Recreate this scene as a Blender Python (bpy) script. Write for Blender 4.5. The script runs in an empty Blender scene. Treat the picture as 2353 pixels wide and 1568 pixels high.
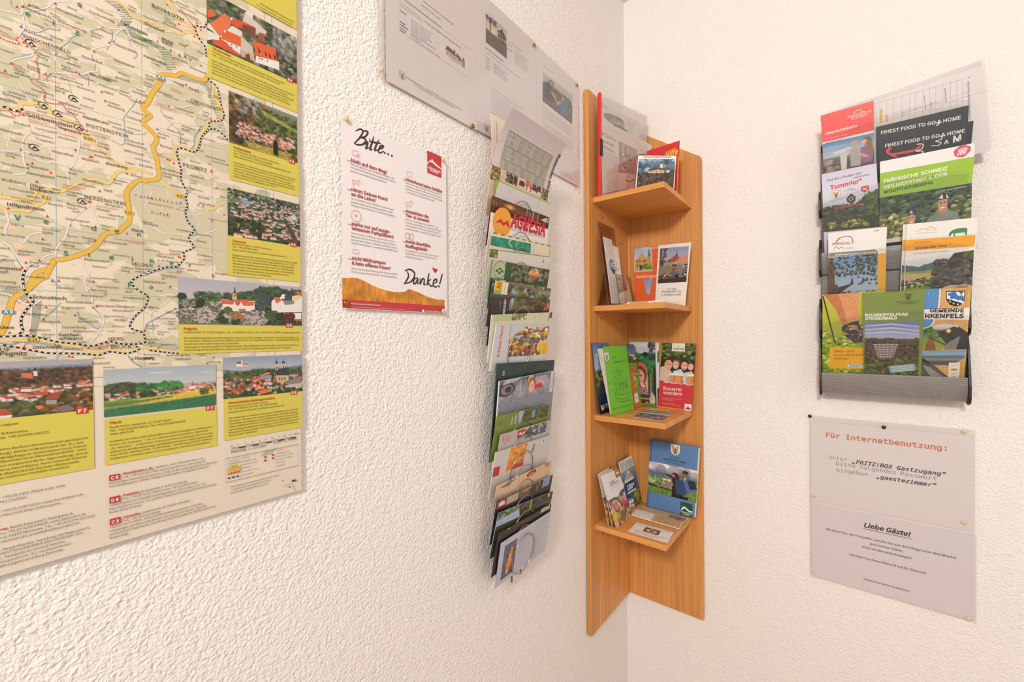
import bpy, math, random
import numpy as np
from mathutils import Vector, Matrix
R = math.radians
scene = bpy.context.scene
COL = scene.collection

# ---------------------------------------------------------------- camera
# fitted to the photograph (frame taken as 2353 x 1568)
FPX, YAW, PITCH, ROLL, CY0, CX0 = 965.33, .6731, -.00412, -.00725, 777.4237, 1176.5
CAMP = np.array([.6073, -1.40, 0.0])
def _rot(yaw, pitch, roll):
    c, s = math.cos, math.sin
    fw = np.array([-s(yaw)*c(pitch), c(yaw)*c(pitch), s(pitch)])
    r0 = np.array([c(yaw), s(yaw), 0.0]); u0 = np.cross(r0, fw)
    r = c(roll)*r0 + s(roll)*u0; u = np.cross(r, fw)
    return np.stack([r, u, -fw], 1)
CM = _rot(YAW, PITCH, ROLL)
cam_d = bpy.data.cameras.new('camera'); cam = bpy.data.objects.new('camera', cam_d); COL.objects.link(cam)
cam.matrix_world = Matrix.Translation(Vector(CAMP)) @ Matrix([list(r) for r in CM]).to_4x4()
cam_d.sensor_width = 36.0; cam_d.lens = FPX/2353*36; cam_d.shift_y = -(784-CY0)/2353; cam_d.clip_start = .02
scene.camera = cam

# ---------------------------------------------------------------- light and exposure
scene.view_settings.view_transform = 'Standard'; scene.view_settings.look = 'None'
scene.view_settings.exposure = -0.19; scene.view_settings.gamma = 1.0; scene.view_settings.use_curve_mapping = False
scene.cycles.use_denoising = True
scene.cycles.max_bounces = 8; scene.cycles.transparent_max_bounces = 16
W = bpy.data.worlds.new('room_light'); scene.world = W; W.use_nodes = True
bg = W.node_tree.nodes['Background']; bg.inputs[0].default_value = (1.0, .985, .975, 1); bg.inputs[1].default_value = .60
def area(name, loc, target, size, power, col=(1, 1, 1), size_y=None):
    l = bpy.data.lights.new(name, 'AREA'); l.energy = power; l.color = col; l.size = size
    if size_y: l.shape = 'RECTANGLE'; l.size_y = size_y
    o = bpy.data.objects.new(name, l); COL.objects.link(o); o.location = loc
    o.rotation_euler = (Vector(target)-Vector(loc)).to_track_quat('-Z', 'Y').to_euler(); return o
area('ceiling_lamp', (.9, -2.85, 1.04), (.25, -.1, .05), .34, 56.0, (1, .985, .96))
area('window_daylight', (2.9, -1.6, .5), (0, -.7, -.05), 1.3, 10.0, (.98, .99, 1), 1.6)

# ---------------------------------------------------------------- helpers: camera rays
def ray(px, py): return CM @ np.array([px-CX0, CY0-py, -FPX])
def hit(p, P0, n):
    d = ray(*p); n = np.asarray(n, float)
    return CAMP + d*(((np.asarray(P0, float)-CAMP) @ n)/(d @ n))
def onx(px, py, x): return hit((px, py), (x, 0, 0), (1, 0, 0))
def ony(px, py, y): return hit((px, py), (0, y, 0), (0, 1, 0))
def onz(px, py, z): return hit((px, py), (0, 0, z), (0, 0, 1))

def lin(c):
    """sRGB hex or 0..1 triple(s) -> linear"""
    if isinstance(c, str):
        c = c.lstrip('#'); c = [int(c[i:i+2], 16)/255 for i in (0, 2, 4)]
    c = np.asarray(c, float)
    return np.where(c <= .04045, c/12.92, ((c+.055)/1.055)**2.4)
def srgb(h):
    h = h.lstrip('#'); return np.array([int(h[i:i+2], 16)/255 for i in (0, 2, 4)])

# ---------------------------------------------------------------- materials
MATS = {}
def newmat(name):
    m = bpy.data.materials.new(name); m.use_nodes = True; MATS[name] = m
    return m, m.node_tree, m.node_tree.nodes['Principled BSDF']
def node(t, kind, **kw):
    n = t.nodes.new(kind)
    for k, v in kw.items():
        if k in n.inputs: n.inputs[k].default_value = v
        else: setattr(n, k, v)
    return n
def ramp(t, stops):
    r = t.nodes.new('ShaderNodeValToRGB'); e = r.color_ramp.elements
    while len(e) < len(stops): e.new(.5)
    for x, (p, c) in zip(e, stops): x.position = p; x.color = (*c, 1)
    return r
def plain(name, col, rough=.5, metal=0.0, spec=.5):
    m, t, b = newmat(name)
    b.inputs['Base Color'].default_value = (*lin(col), 1); b.inputs['Roughness'].default_value = rough
    b.inputs['Metallic'].default_value = metal; b.inputs['Specular IOR Level'].default_value = spec
    n = node(t, 'ShaderNodeTexNoise', Scale=40.0); mp = node(t, 'ShaderNodeMapRange')
    mp.inputs[3].default_value = max(0, rough-.05); mp.inputs[4].default_value = min(1, rough+.05)
    t.links.new(n.outputs['Fac'], mp.inputs[0]); t.links.new(mp.outputs[0], b.inputs['Roughness'])
    return m
def print_mat(name, rough, spec, ink=.97):
    """printed paper: the printed colours are stored per corner, a faint fibre noise breaks them up"""
    m, t, b = newmat(name)
    a = node(t, 'ShaderNodeVertexColor', layer_name='Col')
    co = node(t, 'ShaderNodeTexCoord'); n = node(t, 'ShaderNodeTexNoise', Scale=900.0, Detail=2.0)
    t.links.new(co.outputs['Object'], n.inputs['Vector'])
    mp = node(t, 'ShaderNodeMapRange'); mp.inputs[3].default_value = ink-.03; mp.inputs[4].default_value = ink+.03
    t.links.new(n.outputs['Fac'], mp.inputs[0])
    mx = node(t, 'ShaderNodeMixRGB', blend_type='MULTIPLY'); mx.inputs[0].default_value = 1
    t.links.new(a.outputs['Color'], mx.inputs[1]); t.links.new(mp.outputs[0], mx.inputs[2])
    t.links.new(mx.outputs[0], b.inputs['Base Color'])
    b.inputs['Roughness'].default_value = rough; b.inputs['Specular IOR Level'].default_value = spec
    return m
print_mat('paper_matte', .7, .25); print_mat('paper_gloss', .38, .4); print_mat('map_print', .6, .3, .86)

def stucco(name, col, scale, dist):
    m, t, b = newmat(name); co = node(t, 'ShaderNodeTexCoord')
    b.inputs['Base Color'].default_value = (*lin(col), 1); b.inputs['Roughness'].default_value = .85
    b.inputs['Specular IOR Level'].default_value = .2
    n1 = node(t, 'ShaderNodeTexNoise', Scale=scale, Detail=2.5, Roughness=.5, Distortion=.35)
    n2 = node(t, 'ShaderNodeTexNoise', Scale=scale*.3, Detail=1.0)
    w = node(t, 'ShaderNodeMixRGB'); w.inputs[0].default_value = .012
    v = node(t, 'ShaderNodeTexVoronoi', Scale=scale*.75, feature='SMOOTH_F1'); v.inputs['Smoothness'].default_value = .6
    for n in (n1, n2): t.links.new(co.outputs['Object'], n.inputs['Vector'])
    t.links.new(co.outputs['Object'], w.inputs[1]); t.links.new(n2.outputs['Color'], w.inputs[2]); t.links.new(w.outputs[0], v.inputs['Vector'])
    a = node(t, 'ShaderNodeMath', operation='MULTIPLY_ADD'); a.inputs[1].default_value = -.55
    t.links.new(v.outputs['Distance'], a.inputs[0]); t.links.new(n1.outputs['Fac'], a.inputs[2])
    a2 = node(t, 'ShaderNodeMath', operation='MULTIPLY_ADD'); a2.inputs[1].default_value = .6
    t.links.new(n2.outputs['Fac'], a2.inputs[0]); t.links.new(a.outputs[0], a2.inputs[2])
    bp = node(t, 'ShaderNodeBump'); bp.inputs['Strength'].default_value = 1; bp.inputs['Distance'].default_value = dist
    t.links.new(a2.outputs[0], bp.inputs['Height']); t.links.new(bp.outputs[0], b.inputs['Normal'])
    return m
stucco('wall_stucco', '#f4ece5', 255.0, .0022)

def beech(name, axis):
    """steamed beech: long fine streaks along AXIS, glued staves of differing tone, short dark flecks"""
    m, t, b = newmat(name); co = node(t, 'ShaderNodeTexCoord')
    def mapped(sc):
        mp = node(t, 'ShaderNodeMapping'); mp.inputs['Scale'].default_value = sc
        t.links.new(co.outputs['Object'], mp.inputs[0]); return mp
    long_ = [260.0]*3; long_[axis] = 3.0
    stave = [17.0]*3; stave[axis] = .4
    fleck = [330.0]*3; fleck[axis] = 95.0
    n1 = node(t, 'ShaderNodeTexNoise', Scale=1.0, Detail=3.0); t.links.new(mapped(long_).outputs[0], n1.inputs['Vector'])
    v = node(t, 'ShaderNodeTexVoronoi', Scale=1.0); v.inputs['Randomness'].default_value = .8
    t.links.new(mapped(stave).outputs[0], v.inputs['Vector'])
    n2 = node(t, 'ShaderNodeTexNoise', Scale=1.0, Detail=1.0); t.links.new(mapped(fleck).outputs[0], n2.inputs['Vector'])
    r1 = ramp(t, [(.3, lin('#c98544')), (.5, lin('#d9954f')), (.72, lin('#e2a25b'))])
    t.links.new(n1.outputs['Fac'], r1.inputs[0])
    mr = node(t, 'ShaderNodeMapRange'); mr.inputs[3].default_value = .86; mr.inputs[4].default_value = 1.08
    sp = node(t, 'ShaderNodeSeparateColor'); t.links.new(v.outputs['Color'], sp.inputs[0]); t.links.new(sp.outputs[0], mr.inputs[0])
    mx = node(t, 'ShaderNodeMixRGB', blend_type='MULTIPLY'); mx.inputs[0].default_value = 1
    t.links.new(r1.outputs[0], mx.inputs[1]); t.links.new(mr.outputs[0], mx.inputs[2])
    r2 = ramp(t, [(.68, (1, 1, 1)), (.74, (.62, .5, .4))]); t.links.new(n2.outputs['Fac'], r2.inputs[0])
    m2 = node(t, 'ShaderNodeMixRGB', blend_type='MULTIPLY'); m2.inputs[0].default_value = .6
    t.links.new(mx.outputs[0], m2.inputs[1]); t.links.new(r2.outputs[0], m2.inputs[2])
    t.links.new(m2.outputs[0], b.inputs['Base Color'])
    b.inputs['Roughness'].default_value = .42; b.inputs['Specular IOR Level'].default_value = .35
    return m
beech('beech_upright', 2); beech('beech_shelf', 0)

def clear(name, tint, gloss, rough=.08, dens=.0):
    m, t, b = newmat(name); t.nodes.remove(b); out = t.nodes['Material Output']
    tr = node(t, 'ShaderNodeBsdfTransparent', Color=(*tint, 1)); gl = node(t, 'ShaderNodeBsdfGlossy', Roughness=rough)
    lw = node(t, 'ShaderNodeLayerWeight', Blend=.35); mr = node(t, 'ShaderNodeMapRange')
    mr.inputs[3].default_value = gloss; mr.inputs[4].default_value = min(1, gloss*5)
    t.links.new(lw.outputs['Fresnel'], mr.inputs[0])
    mx = node(t, 'ShaderNodeMixShader'); t.links.new(mr.outputs[0], mx.inputs[0])
    t.links.new(tr.outputs[0], mx.inputs[1])
    if dens:                                             # milky film: a share of diffuse white
        df = node(t, 'ShaderNodeBsdfDiffuse', Color=(.85, .82, .8, 1))
        m1 = node(t, 'ShaderNodeMixShader'); m1.inputs[0].default_value = dens
        t.links.new(tr.outputs[0], m1.inputs[1]); t.links.new(df.outputs[0], m1.inputs[2])
        t.links.new(m1.outputs[0], mx.inputs[1])
    t.links.new(gl.outputs[0], mx.inputs[2]); t.links.new(mx.outputs[0], out.inputs[0])
    return m
clear('sleeve_film', (.97, .965, .965), .035, .12)
clear('milky_film', (.93, .92, .91), .03, .25, .30)
clear('acrylic', (.97, .97, .96), .03, .03)
clear('smoke_acrylic', (.86, .80, .75), .05, .03)
plain('acrylic_edge', '#5a4a40', .25); plain('steel_wire', '#a9a49c', .28, 1.0)
plain('grey_plastic', '#8f8882', .4); plain('black_plastic', '#221d1a', .45); plain('red_plastic', '#e03434', .35)
plain('brass_tack', '#b07a2c', .25, 1.0); plain('cream_tack', '#dcc39a', .35); plain('bronze_tack', '#5a4228', .3, 1.0)
plain('hole_dark', '#3a2417', .8); plain('floor_oak', '#b89a86', .5); plain('ceiling_paint', '#efe8de', .9)
def land():
    m, t, b = newmat('map_land'); co = node(t, 'ShaderNodeTexCoord')
    mp = node(t, 'ShaderNodeMapping'); mp.inputs['Scale'].default_value = (1, .7, 1.25)
    t.links.new(co.outputs['Object'], mp.inputs[0])
    n = node(t, 'ShaderNodeTexNoise', Scale=42.0, Detail=4.0, Roughness=.55, Distortion=.5); t.links.new(mp.outputs[0], n.inputs['Vector'])
    n2 = node(t, 'ShaderNodeTexNoise', Scale=9.0, Detail=2.0); t.links.new(co.outputs['Object'], n2.inputs['Vector'])
    ad = node(t, 'ShaderNodeMath', operation='MULTIPLY_ADD'); ad.inputs[1].default_value = .55
    t.links.new(n2.outputs['Fac'], ad.inputs[0]); t.links.new(n.outputs['Fac'], ad.inputs[2])
    r = ramp(t, [(.765, lin('#ecdcc2')*.86), (.785, lin('#d3caa8')*.86)]); t.links.new(ad.outputs[0], r.inputs[0])
    t.links.new(r.outputs[0], b.inputs['Base Color']); b.inputs['Roughness'].default_value = .5; b.inputs['Specular IOR Level'].default_value = .3
land()

# ---------------------------------------------------------------- mesh helpers
def link(name, verts, faces, mats, mi=None, cols=None, parent=None, smooth=False):
    me = bpy.data.meshes.new(name); me.from_pydata([tuple(map(float, v)) for v in verts], [], faces)
    for m in mats: me.materials.append(MATS[m])
    if mi is not None: me.polygons.foreach_set('material_index', mi)
    if cols is not None:
        a = me.color_attributes.new('Col', 'FLOAT_COLOR', 'POINT')
        c = np.ones((len(verts), 4), np.float32); c[:, :3] = cols; a.data.foreach_set('color', c.ravel())
    if smooth: me.polygons.foreach_set('use_smooth', [True]*len(me.polygons))
    me.update(); o = bpy.data.objects.new(name, me); COL.objects.link(o)
    if parent is not None: o.parent = parent
    return o
def tag(o, label, cat=None, group=None, kind=None):
    o['label'] = label
    if cat: o['category'] = cat
    if group: o['group'] = group
    if kind: o['kind'] = kind
    return o
def empty(name, loc=(0, 0, 0)):
    o = bpy.data.objects.new(name, None); o.empty_display_size = .02; COL.objects.link(o); o.location = loc; return o
def under(o, parent):
    """parent O without moving it (the parent is only ever translated)"""
    o.parent = parent; o.matrix_parent_inverse = Matrix.Translation(-parent.location); return o
def prism(pts, vec):
    """closed extrusion of a planar loop PTS along VEC -> verts, faces"""
    n = len(pts); a = [np.asarray(p, float) for p in pts]; vec = np.asarray(vec, float)
    v = a+[p+vec for p in a]
    f = [tuple(range(n))[::-1], tuple(range(n, 2*n))]+[(i, (i+1) % n, n+(i+1) % n, n+i) for i in range(n)]
    return v, f
def box(x0, y0, z0, x1, y1, z1): return prism([(x0, y0, z0), (x1, y0, z0), (x1, y1, z0), (x0, y1, z0)], (0, 0, z1-z0))
def tube(path, r, seg=10, closed=False):
    P = [Vector(p) for p in path]; n = len(P); V = []; Fc = []
    prev = None
    for i, p in enumerate(P):
        a = P[(i-1) % n] if (closed or i) else p; b = P[(i+1) % n] if (closed or i < n-1) else p
        d = (b-a).normalized()
        if prev is None: u = d.orthogonal().normalized()
        else: u = (prev-d*prev.dot(d)).normalized()
        prev = u; w = d.cross(u)
        V += [p+(u*math.cos(k*2*math.pi/seg)+w*math.sin(k*2*math.pi/seg))*r for k in range(seg)]
    for i in range(n if closed else n-1):
        for k in range(seg):
            a = i*seg+k; b = i*seg+(k+1) % seg; j = ((i+1) % n)*seg
            Fc.append((a, b, j+(k+1) % seg, j+k))
    if not closed: Fc += [tuple(range(seg))[::-1], tuple(range((n-1)*seg, n*seg))]
    return V, Fc
def join(*parts):
    V, Fc = [], []
    for v, f in parts:
        o = len(V); V += list(v); Fc += [tuple(i+o for i in q) for q in f]
    return V, Fc
def catmull(pts, k=6, closed=False):
    P = [np.asarray(p, float) for p in pts]; n = len(P); out = []
    for i in range(n if closed else n-1):
        g = lambda j: P[j % n] if closed else P[min(max(j, 0), n-1)]
        a, b, c, d = g(i-1), g(i), g(i+1), g(i+2)
        for q in range(k):
            t = q/k; out.append(.5*((2*b)+(c-a)*t+(2*a-5*b+4*c-d)*t*t+(3*b-a-3*c+d)*t**3))
    if not closed: out.append(P[-1])
    return out

# ---------------------------------------------------------------- lettering
import os
def font(fn):
    try: return bpy.data.fonts.load(os.path.join(bpy.utils.system_resource('DATAFILES'), 'fonts', fn))
    except Exception: return None
FONTS = {'sans': font('Noto Sans CJK Regular.woff2'), 'inter': font('Inter.woff2'), 'mono': font('DejaVuSansMono.woff2'), 'serif': None}
_tc = {}
def textmesh(s, f='sans', bold=0.0, shear=0.0, res=2):
    bold = bold*.5 if f == 'sans' else bold
    key = (s, f, bold, shear, res)
    if key in _tc: return _tc[key]
    cu = bpy.data.curves.new('t', 'FONT'); cu.body = s; cu.resolution_u = res; cu.offset = bold; cu.shear = shear
    if FONTS.get(f): cu.font = FONTS[f]
    ob = bpy.data.objects.new('t', cu); me = ob.to_mesh()
    n = len(me.vertices); v = np.zeros(n*3); me.vertices.foreach_get('co', v); v = v.reshape(-1, 3)[:, :2].copy()
    fc = [tuple(p.vertices) for p in me.polygons]
    ob.to_mesh_clear(); bpy.data.objects.remove(ob); bpy.data.curves.remove(cu)
    _tc[key] = (v, fc); return _tc[key]

# ---------------------------------------------------------------- painted photographs (numpy, in the picture's own 0..1 frame)
class Img:
    def __init__(s, nx, ny, seed=1):
        s.w, s.h = 2*nx, 2*ny; s.A = np.ones((s.h, s.w, 3)); s.g = np.random.default_rng(seed)
        s.X, s.Y = np.meshgrid((np.arange(s.w)+.5)/s.w, (np.arange(s.h)+.5)/s.h)
    def nz(s, k, ky=None):
        ky = ky or max(2, int(k*s.h/s.w)); k = max(2, int(k)); a = s.g.random((ky+2, k+2))
        x, y = s.X*k, s.Y*ky; i, j = x.astype(int), y.astype(int); u, v = x-i, y-j; u, v = u*u*(3-2*u), v*v*(3-2*v)
        return (a[j, i]*(1-u)+a[j, i+1]*u)*(1-v)+(a[j+1, i]*(1-u)+a[j+1, i+1]*u)*v
    def grad(s, st, y0=0, y1=1):
        ys = [p for p, _ in st]; cs = np.array([srgb(c) for _, c in st]); m = (s.Y >= y0) & (s.Y <= y1)
        for c in range(3): s.A[..., c] = np.where(m, np.interp(s.Y, ys, cs[:, c]), s.A[..., c])
        return s
    def mask(s, pts):
        P = np.asarray(pts, float); m = np.zeros((s.h, s.w), bool); n = len(P)
        for i in range(n):
            (x0, y0), (x1, y1) = P[i], P[(i+1) % n]
            if y0 == y1: continue
            c = ((y0 > s.Y) != (y1 > s.Y)) & (s.X < (x1-x0)*(s.Y-y0)/(y1-y0)+x0); m ^= c
        return m
    def put(s, m, col, n=0.0, k=30):
        c = srgb(col) if isinstance(col, str) else np.asarray(col)
        t = np.broadcast_to(c, s.A.shape)
        if n: t = t*(1+n*(s.nz(k)+s.nz(k*2.7)-1))[..., None]
        s.A[m] = np.clip(t[m], 0, 1); return s
    def poly(s, pts, col, n=0.0, k=30): return s.put(s.mask(pts), col, n, k)
    def ell(s, x, y, rx, ry, col, n=0.0, k=30): return s.put(((s.X-x)/rx)**2+((s.Y-y)/ry)**2 < 1, col, n, k)
    def ridge(s, pts, col, n=.3, k=40, rough=.0):
        p = np.array(pts, float); y = np.interp(s.X, p[:, 0], p[:, 1])
        if rough: y = y+rough*(s.nz(26, 2)+s.nz(60, 2)-1)
        return s.put(s.Y > y, col, n, k)
    def blobs(s, x0, y0, x1, y1, n, r, cols, asp=1.0):
        ys = np.sort(s.g.uniform(y0, y1, n)); ar = s.w/s.h
        for y in ys:
            x = s.g.uniform(x0, x1); q = r*s.g.uniform(.6, 1.3); c = srgb(cols[s.g.integers(len(cols))])*s.g.uniform(.8, 1.15)
            i0, i1 = int(max(0, (x-q)*s.w)), int(min(s.w, (x+q)*s.w+1)); rr = q*ar*asp
            j0, j1 = int(max(0, (y-rr)*s.h)), int(min(s.h, (y+rr)*s.h+1))
            if i1 <= i0 or j1 <= j0: continue
            X, Y = s.X[j0:j1, i0:i1], s.Y[j0:j1, i0:i1]; d = ((X-x)/q)**2+((Y-y)/rr)**2
            m = d < s.g.uniform(.6, 1.1, X.shape); sh = (1.12-.45*np.clip((Y-y)/rr+.3, 0, 1))[..., None]
            s.A[j0:j1, i0:i1] = np.where(m[..., None], np.clip(c*sh, 0, 1), s.A[j0:j1, i0:i1])
        return s
    def houses(s, x0, y0, x1, y1, n, r, roofs=('#d9663f', '#c9553a', '#b5523f', '#e07a4e', '#8a4a3c'), walls=('#f0e6dc', '#e6d8c8', '#dfd2c6')):
        ar = s.w/s.h
        for y in np.sort(s.g.uniform(y0, y1, n)):
            x = s.g.uniform(x0, x1); q = r*s.g.uniform(.6, 1.25)*(.75+.5*(y-y0)/(y1-y0+1e-6)); h = q*ar*.62
            wl = walls[s.g.integers(len(walls))]; rf = srgb(roofs[s.g.integers(len(roofs))])*s.g.uniform(.85, 1.1); k = s.g.uniform(.2, .5)*(1 if s.g.random() > .5 else -1)
            s.poly([(x-q, y), (x+q, y), (x+q, y+h*.9), (x-q, y+h*.9)], wl)
            s.poly([(x-q*1.1, y), (x-q*1.1+abs(k)*q, y-h*.8), (x+q*.8, y-h*.8), (x+q*1.12, y)], np.clip(rf, 0, 1))
            if q*s.w > 5: s.poly([(x-q*.2, y+h*.25), (x+q*.1, y+h*.25), (x+q*.1, y+h*.6), (x-q*.2, y+h*.6)], '#5a5550')
            if k > .1: s.poly([(x-q, y), (x-q*.62, y-h*.75), (x-q*.25, y)], wl)
        return s
    def face(s, x, y, r, skin='#e0a488', hair='#5a3a28', asp=1.25):
        ar = s.w/s.h; ry = r*ar*asp
        s.ell(x, y-ry*.25, r*1.12, ry*1.0, hair); s.ell(x, y+ry*.1, r*.9, ry*.92, skin)
        s.ell(x-r*.35, y-ry*.02, r*.13, ry*.07, '#4a3428'); s.ell(x+r*.35, y-ry*.02, r*.13, ry*.07, '#4a3428')
        s.ell(x+r*.02, y+ry*.25, r*.12, ry*.1, '#c88a70'); s.ell(x, y+ry*.5, r*.4, ry*.13, '#f4e4dc'); s.ell(x, y+ry*.58, r*.36, ry*.06, '#b5604f')
        return s
    def mott(s, n=.15, k=40):
        s.A = np.clip(s.A*(1+n*(s.nz(k)+s.nz(k*2.3)-1))[..., None], 0, 1); return s
    def out(s): return s.A.reshape(s.h//2, 2, s.w//2, 2, 3).mean((1, 3))

# ---------------------------------------------------------------- a sheet of printed paper
EPS = 5e-5
class Sheet:
    """a flat (or gently bent) printed sheet lying in a plane of the room; everything printed on it is laid out in the sheet's own s,t metres.
    Points may be given as photograph pixels, which are carried onto the sheet's plane along the view ray."""
    def __init__(s, O, U, N, bend=None):
        s.O = np.asarray(O, float); s.U = np.asarray(U, float); s.U = s.U/np.linalg.norm(s.U); s.N = np.asarray(N, float); s.N = s.N/np.linalg.norm(s.N)
        s.V = np.cross(s.N, s.U); s.bend = bend; s.ops = []; s.layer = 0; s.c = (0, 0, 1, 1); s.mats = []; s.q = None
    def crop(s, x0, y0, kx, ky=None): s.c = (x0, y0, kx, ky or kx); s.q = None; return s
    def quad(s, tl, tr, br, bl):
        """switch to 0..1 coordinates over a quad given in the present coordinates"""
        s.q = None; s.q = [s.T(p) for p in (tl, tr, br, bl)]; return s
    def st(s, P): d = np.asarray(P, float)-s.O; return np.array([d @ s.U, d @ s.V])
    def T(s, p):
        if isinstance(p, np.ndarray): return p
        if s.q is not None:
            u, v = p; a, b, c, d = s.q
            return (a*(1-u)+b*u)*(1-v)+(d*(1-u)+c*u)*v
        return s.st(hit((s.c[0]+p[0]*s.c[2], s.c[1]+p[1]*s.c[3]), s.O, s.N))
    def add(s, v, f, col, layer=None, mat=0, wt=1):
        if layer is None: s.layer += 1; layer = s.layer
        v = np.asarray(v, float).reshape(-1, 2)
        c = lin(col) if isinstance(col, str) else np.asarray(col)
        x, y = v[:, 0], v[:, 1]; g = []                      # every printed face looks out of the sheet
        for q in f:
            q = tuple(q); i = np.array(q); j = np.roll(i, -1)
            g.append(q if np.sum(x[i]*y[j]-x[j]*y[i]) >= 0 else q[::-1])
        f = g; s.ops.append((v, f, np.broadcast_to(c, (len(v), 3)), layer, mat, wt)); return s
    def poly(s, pts, col, layer=None, mat=0):
        v = [s.T(p) for p in pts]; return s.add(v, [tuple(range(len(v)))], col, layer, mat)
    def curve(s, pts, col, k=6, layer=None): return s.add(catmull([s.T(p) for p in pts], k, True), [tuple(range(k*len(pts)))], col, layer)
    def rect(s, x0, y0, x1, y1, col, layer=None): return s.poly([(x0, y0), (x1, y0), (x1, y1), (x0, y1)], col, layer)
    def ell(s, c, p, q, col, layer=None, n=22):
        """ellipse: centre, a point at the right end, a point at the top"""
        c, p, q = s.T(c), s.T(p), s.T(q)
        v = [c+(p-c)*math.cos(a)+(q-c)*math.sin(a) for a in np.arange(n)*2*math.pi/n]; return s.add(v, [tuple(range(n))], col, layer)
    def disc(s, c, r, col, layer=None, n=18):
        c = s.T(c); return s.add([c+r*np.array([math.cos(a), math.sin(a)]) for a in np.arange(n)*2*math.pi/n], [tuple(range(n))], col, layer)
    def stroke(s, pts, w, col, layer=None, smooth=0, closed=False, dash=None, taper=None):
        P = [s.T(p) for p in pts]
        if smooth: P = catmull(P, smooth, closed)
        P = np.array(P)
        if dash:
            L = np.r_[0, np.cumsum(np.linalg.norm(np.diff(P, axis=0), axis=1))]; on, off = dash; a = 0.0; V = []; Fc = []
            at = lambda d: np.array([np.interp(d, L, P[:, 0]), np.interp(d, L, P[:, 1])])
            while a < L[-1]:
                b = min(a+on, L[-1]); p, q = at(a), at(b); d = q-p; d = d/(np.linalg.norm(d)+1e-9); n = np.array([-d[1], d[0]])*w/2
                o = len(V); V += [p-n, q-n, q+n, p+n]; Fc.append((o, o+1, o+2, o+3)); a += on+off
            return s.add(V, Fc, col, layer)
        n = len(P); V = []
        for i in range(n):
            a = P[i-1] if (i or closed) else P[i]; b = P[(i+1) % n] if (i < n-1 or closed) else P[i]
            d = b-a; d = d/(np.linalg.norm(d)+1e-9); ww = w/2*(taper[min(int(i*len(taper)/n), len(taper)-1)] if taper else 1)
            V += [P[i]-np.array([-d[1], d[0]])*ww, P[i]+np.array([-d[1], d[0]])*ww]
        Fc = [(2*i, 2*((i+1) % n), 2*((i+1) % n)+1, 2*i+1) for i in range(n if closed else n-1)]
        return s.add(V, Fc, col, layer)
    def text(s, txt, p0, p1, col='#3a332c', f='sans', bold=0.0, shear=0.0, flat=True, hs=1.0, res=2, layer=None):
        a, b = s.T(p0), s.T(p1)
        if flat: b = np.array([b[0], a[1]])
        v, fc = textmesh(txt, f, bold, shear, res)
        if not len(v): return s
        x0, x1 = v[:, 0].min(), v[:, 0].max(); d = b-a; L = np.linalg.norm(d); d = d/L; k = L/(x1-x0); n = np.array([-d[1], d[0]])
        return s.add(a+np.outer((v[:, 0]-x0)*k, d)+np.outer(v[:, 1]*k*hs, n), fc, col, layer)
    def lines(s, data, **kw):
        """lines of 'x0 y0 x1|text' (horizontal) or 'x0 y0 x1 y1|text'"""
        s.layer += 1; ly = s.layer
        for l in data.strip().split('\n'):
            c, t = l.split('|', 1); c = [float(q) for q in c.split()]
            if len(c) == 3: s.text(t, (c[0], c[1]), (c[2], c[1]), layer=ly, **kw)
            else: s.text(t, (c[0], c[1]), (c[2], c[3]), layer=ly, flat=False, **kw)
        return s
    def greek(s, rows, col='#6b6058', h=.0011, seed=3, word=.009):
        """print too small to read in the photograph: rows of short uneven dashes"""
        g = random.Random(seed); s.layer += 1; V = []; Fc = []
        for (p, q) in rows:
            a, b = s.T(p), s.T(q); L = np.linalg.norm(b-a); d = (b-a)/L; n = np.array([-d[1], d[0]]); x = 0
            while x < L:
                w = min(word*g.uniform(.25, 1.2), L-x); i = 0
                while i < w:
                    k = g.uniform(.0007, .0014); hh = h*g.choice([.7, .7, .75, 1.0])
                    o = len(V); V += [a+d*(x+i), a+d*(x+min(i+k, w)), a+d*(x+min(i+k, w))+n*hh, a+d*(x+i)+n*hh]; Fc.append((o, o+1, o+2, o+3)); i += k+.0004
                x += w+h*.6
        return s.add(V, Fc, col, s.layer) if V else s
    def photo(s, q, fn, seed=1, step=.0011, clip=None, layer=None):
        """a printed photograph: FN paints an Img, emitted as a fine grid over the quad Q (tl,tr,br,bl)"""
        a, b, c, d = [s.T(p) for p in q]; L = lambda p, r: np.linalg.norm(p-r)
        nx = int(min(240, max(10, max(L(a, b), L(d, c))/step))); ny = int(min(240, max(10, max(L(a, d), L(b, c))/step)))
        im = Img(nx+1, ny+1, seed); fn(im); A = lin(im.out())
        u, v = np.meshgrid(np.linspace(0, 1, nx+1), np.linspace(0, 1, ny+1)); u, v = u[..., None], v[..., None]
        P = ((a*(1-u)+b*u)*(1-v)+(d*(1-u)+c*u)*v).reshape(-1, 2)
        mk = None
        if clip is not None:
            j = Img(nx, ny); mk = j.mask(clip).reshape(ny, 2, nx, 2).mean((1, 3)) > .5
        Fc = []
        for y in range(ny):
            o = y*(nx+1)
            for x in range(nx):
                if mk is None or mk[y, x]: Fc.append((o+x, o+nx+1+x, o+nx+2+x, o+x+1))
        return s.add(P, Fc, A.reshape(-1, 3), layer)
    def P3(s, st, off):
        st = np.asarray(st, float).reshape(-1, 2); off = np.broadcast_to(np.asarray(off, float), (len(st),))
        if s.bend is not None: off = off+s.bend(st[:, 0], st[:, 1])
        return s.O+np.outer(st[:, 0], s.U)+np.outer(st[:, 1], s.V)+np.outer(off, s.N)
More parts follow.
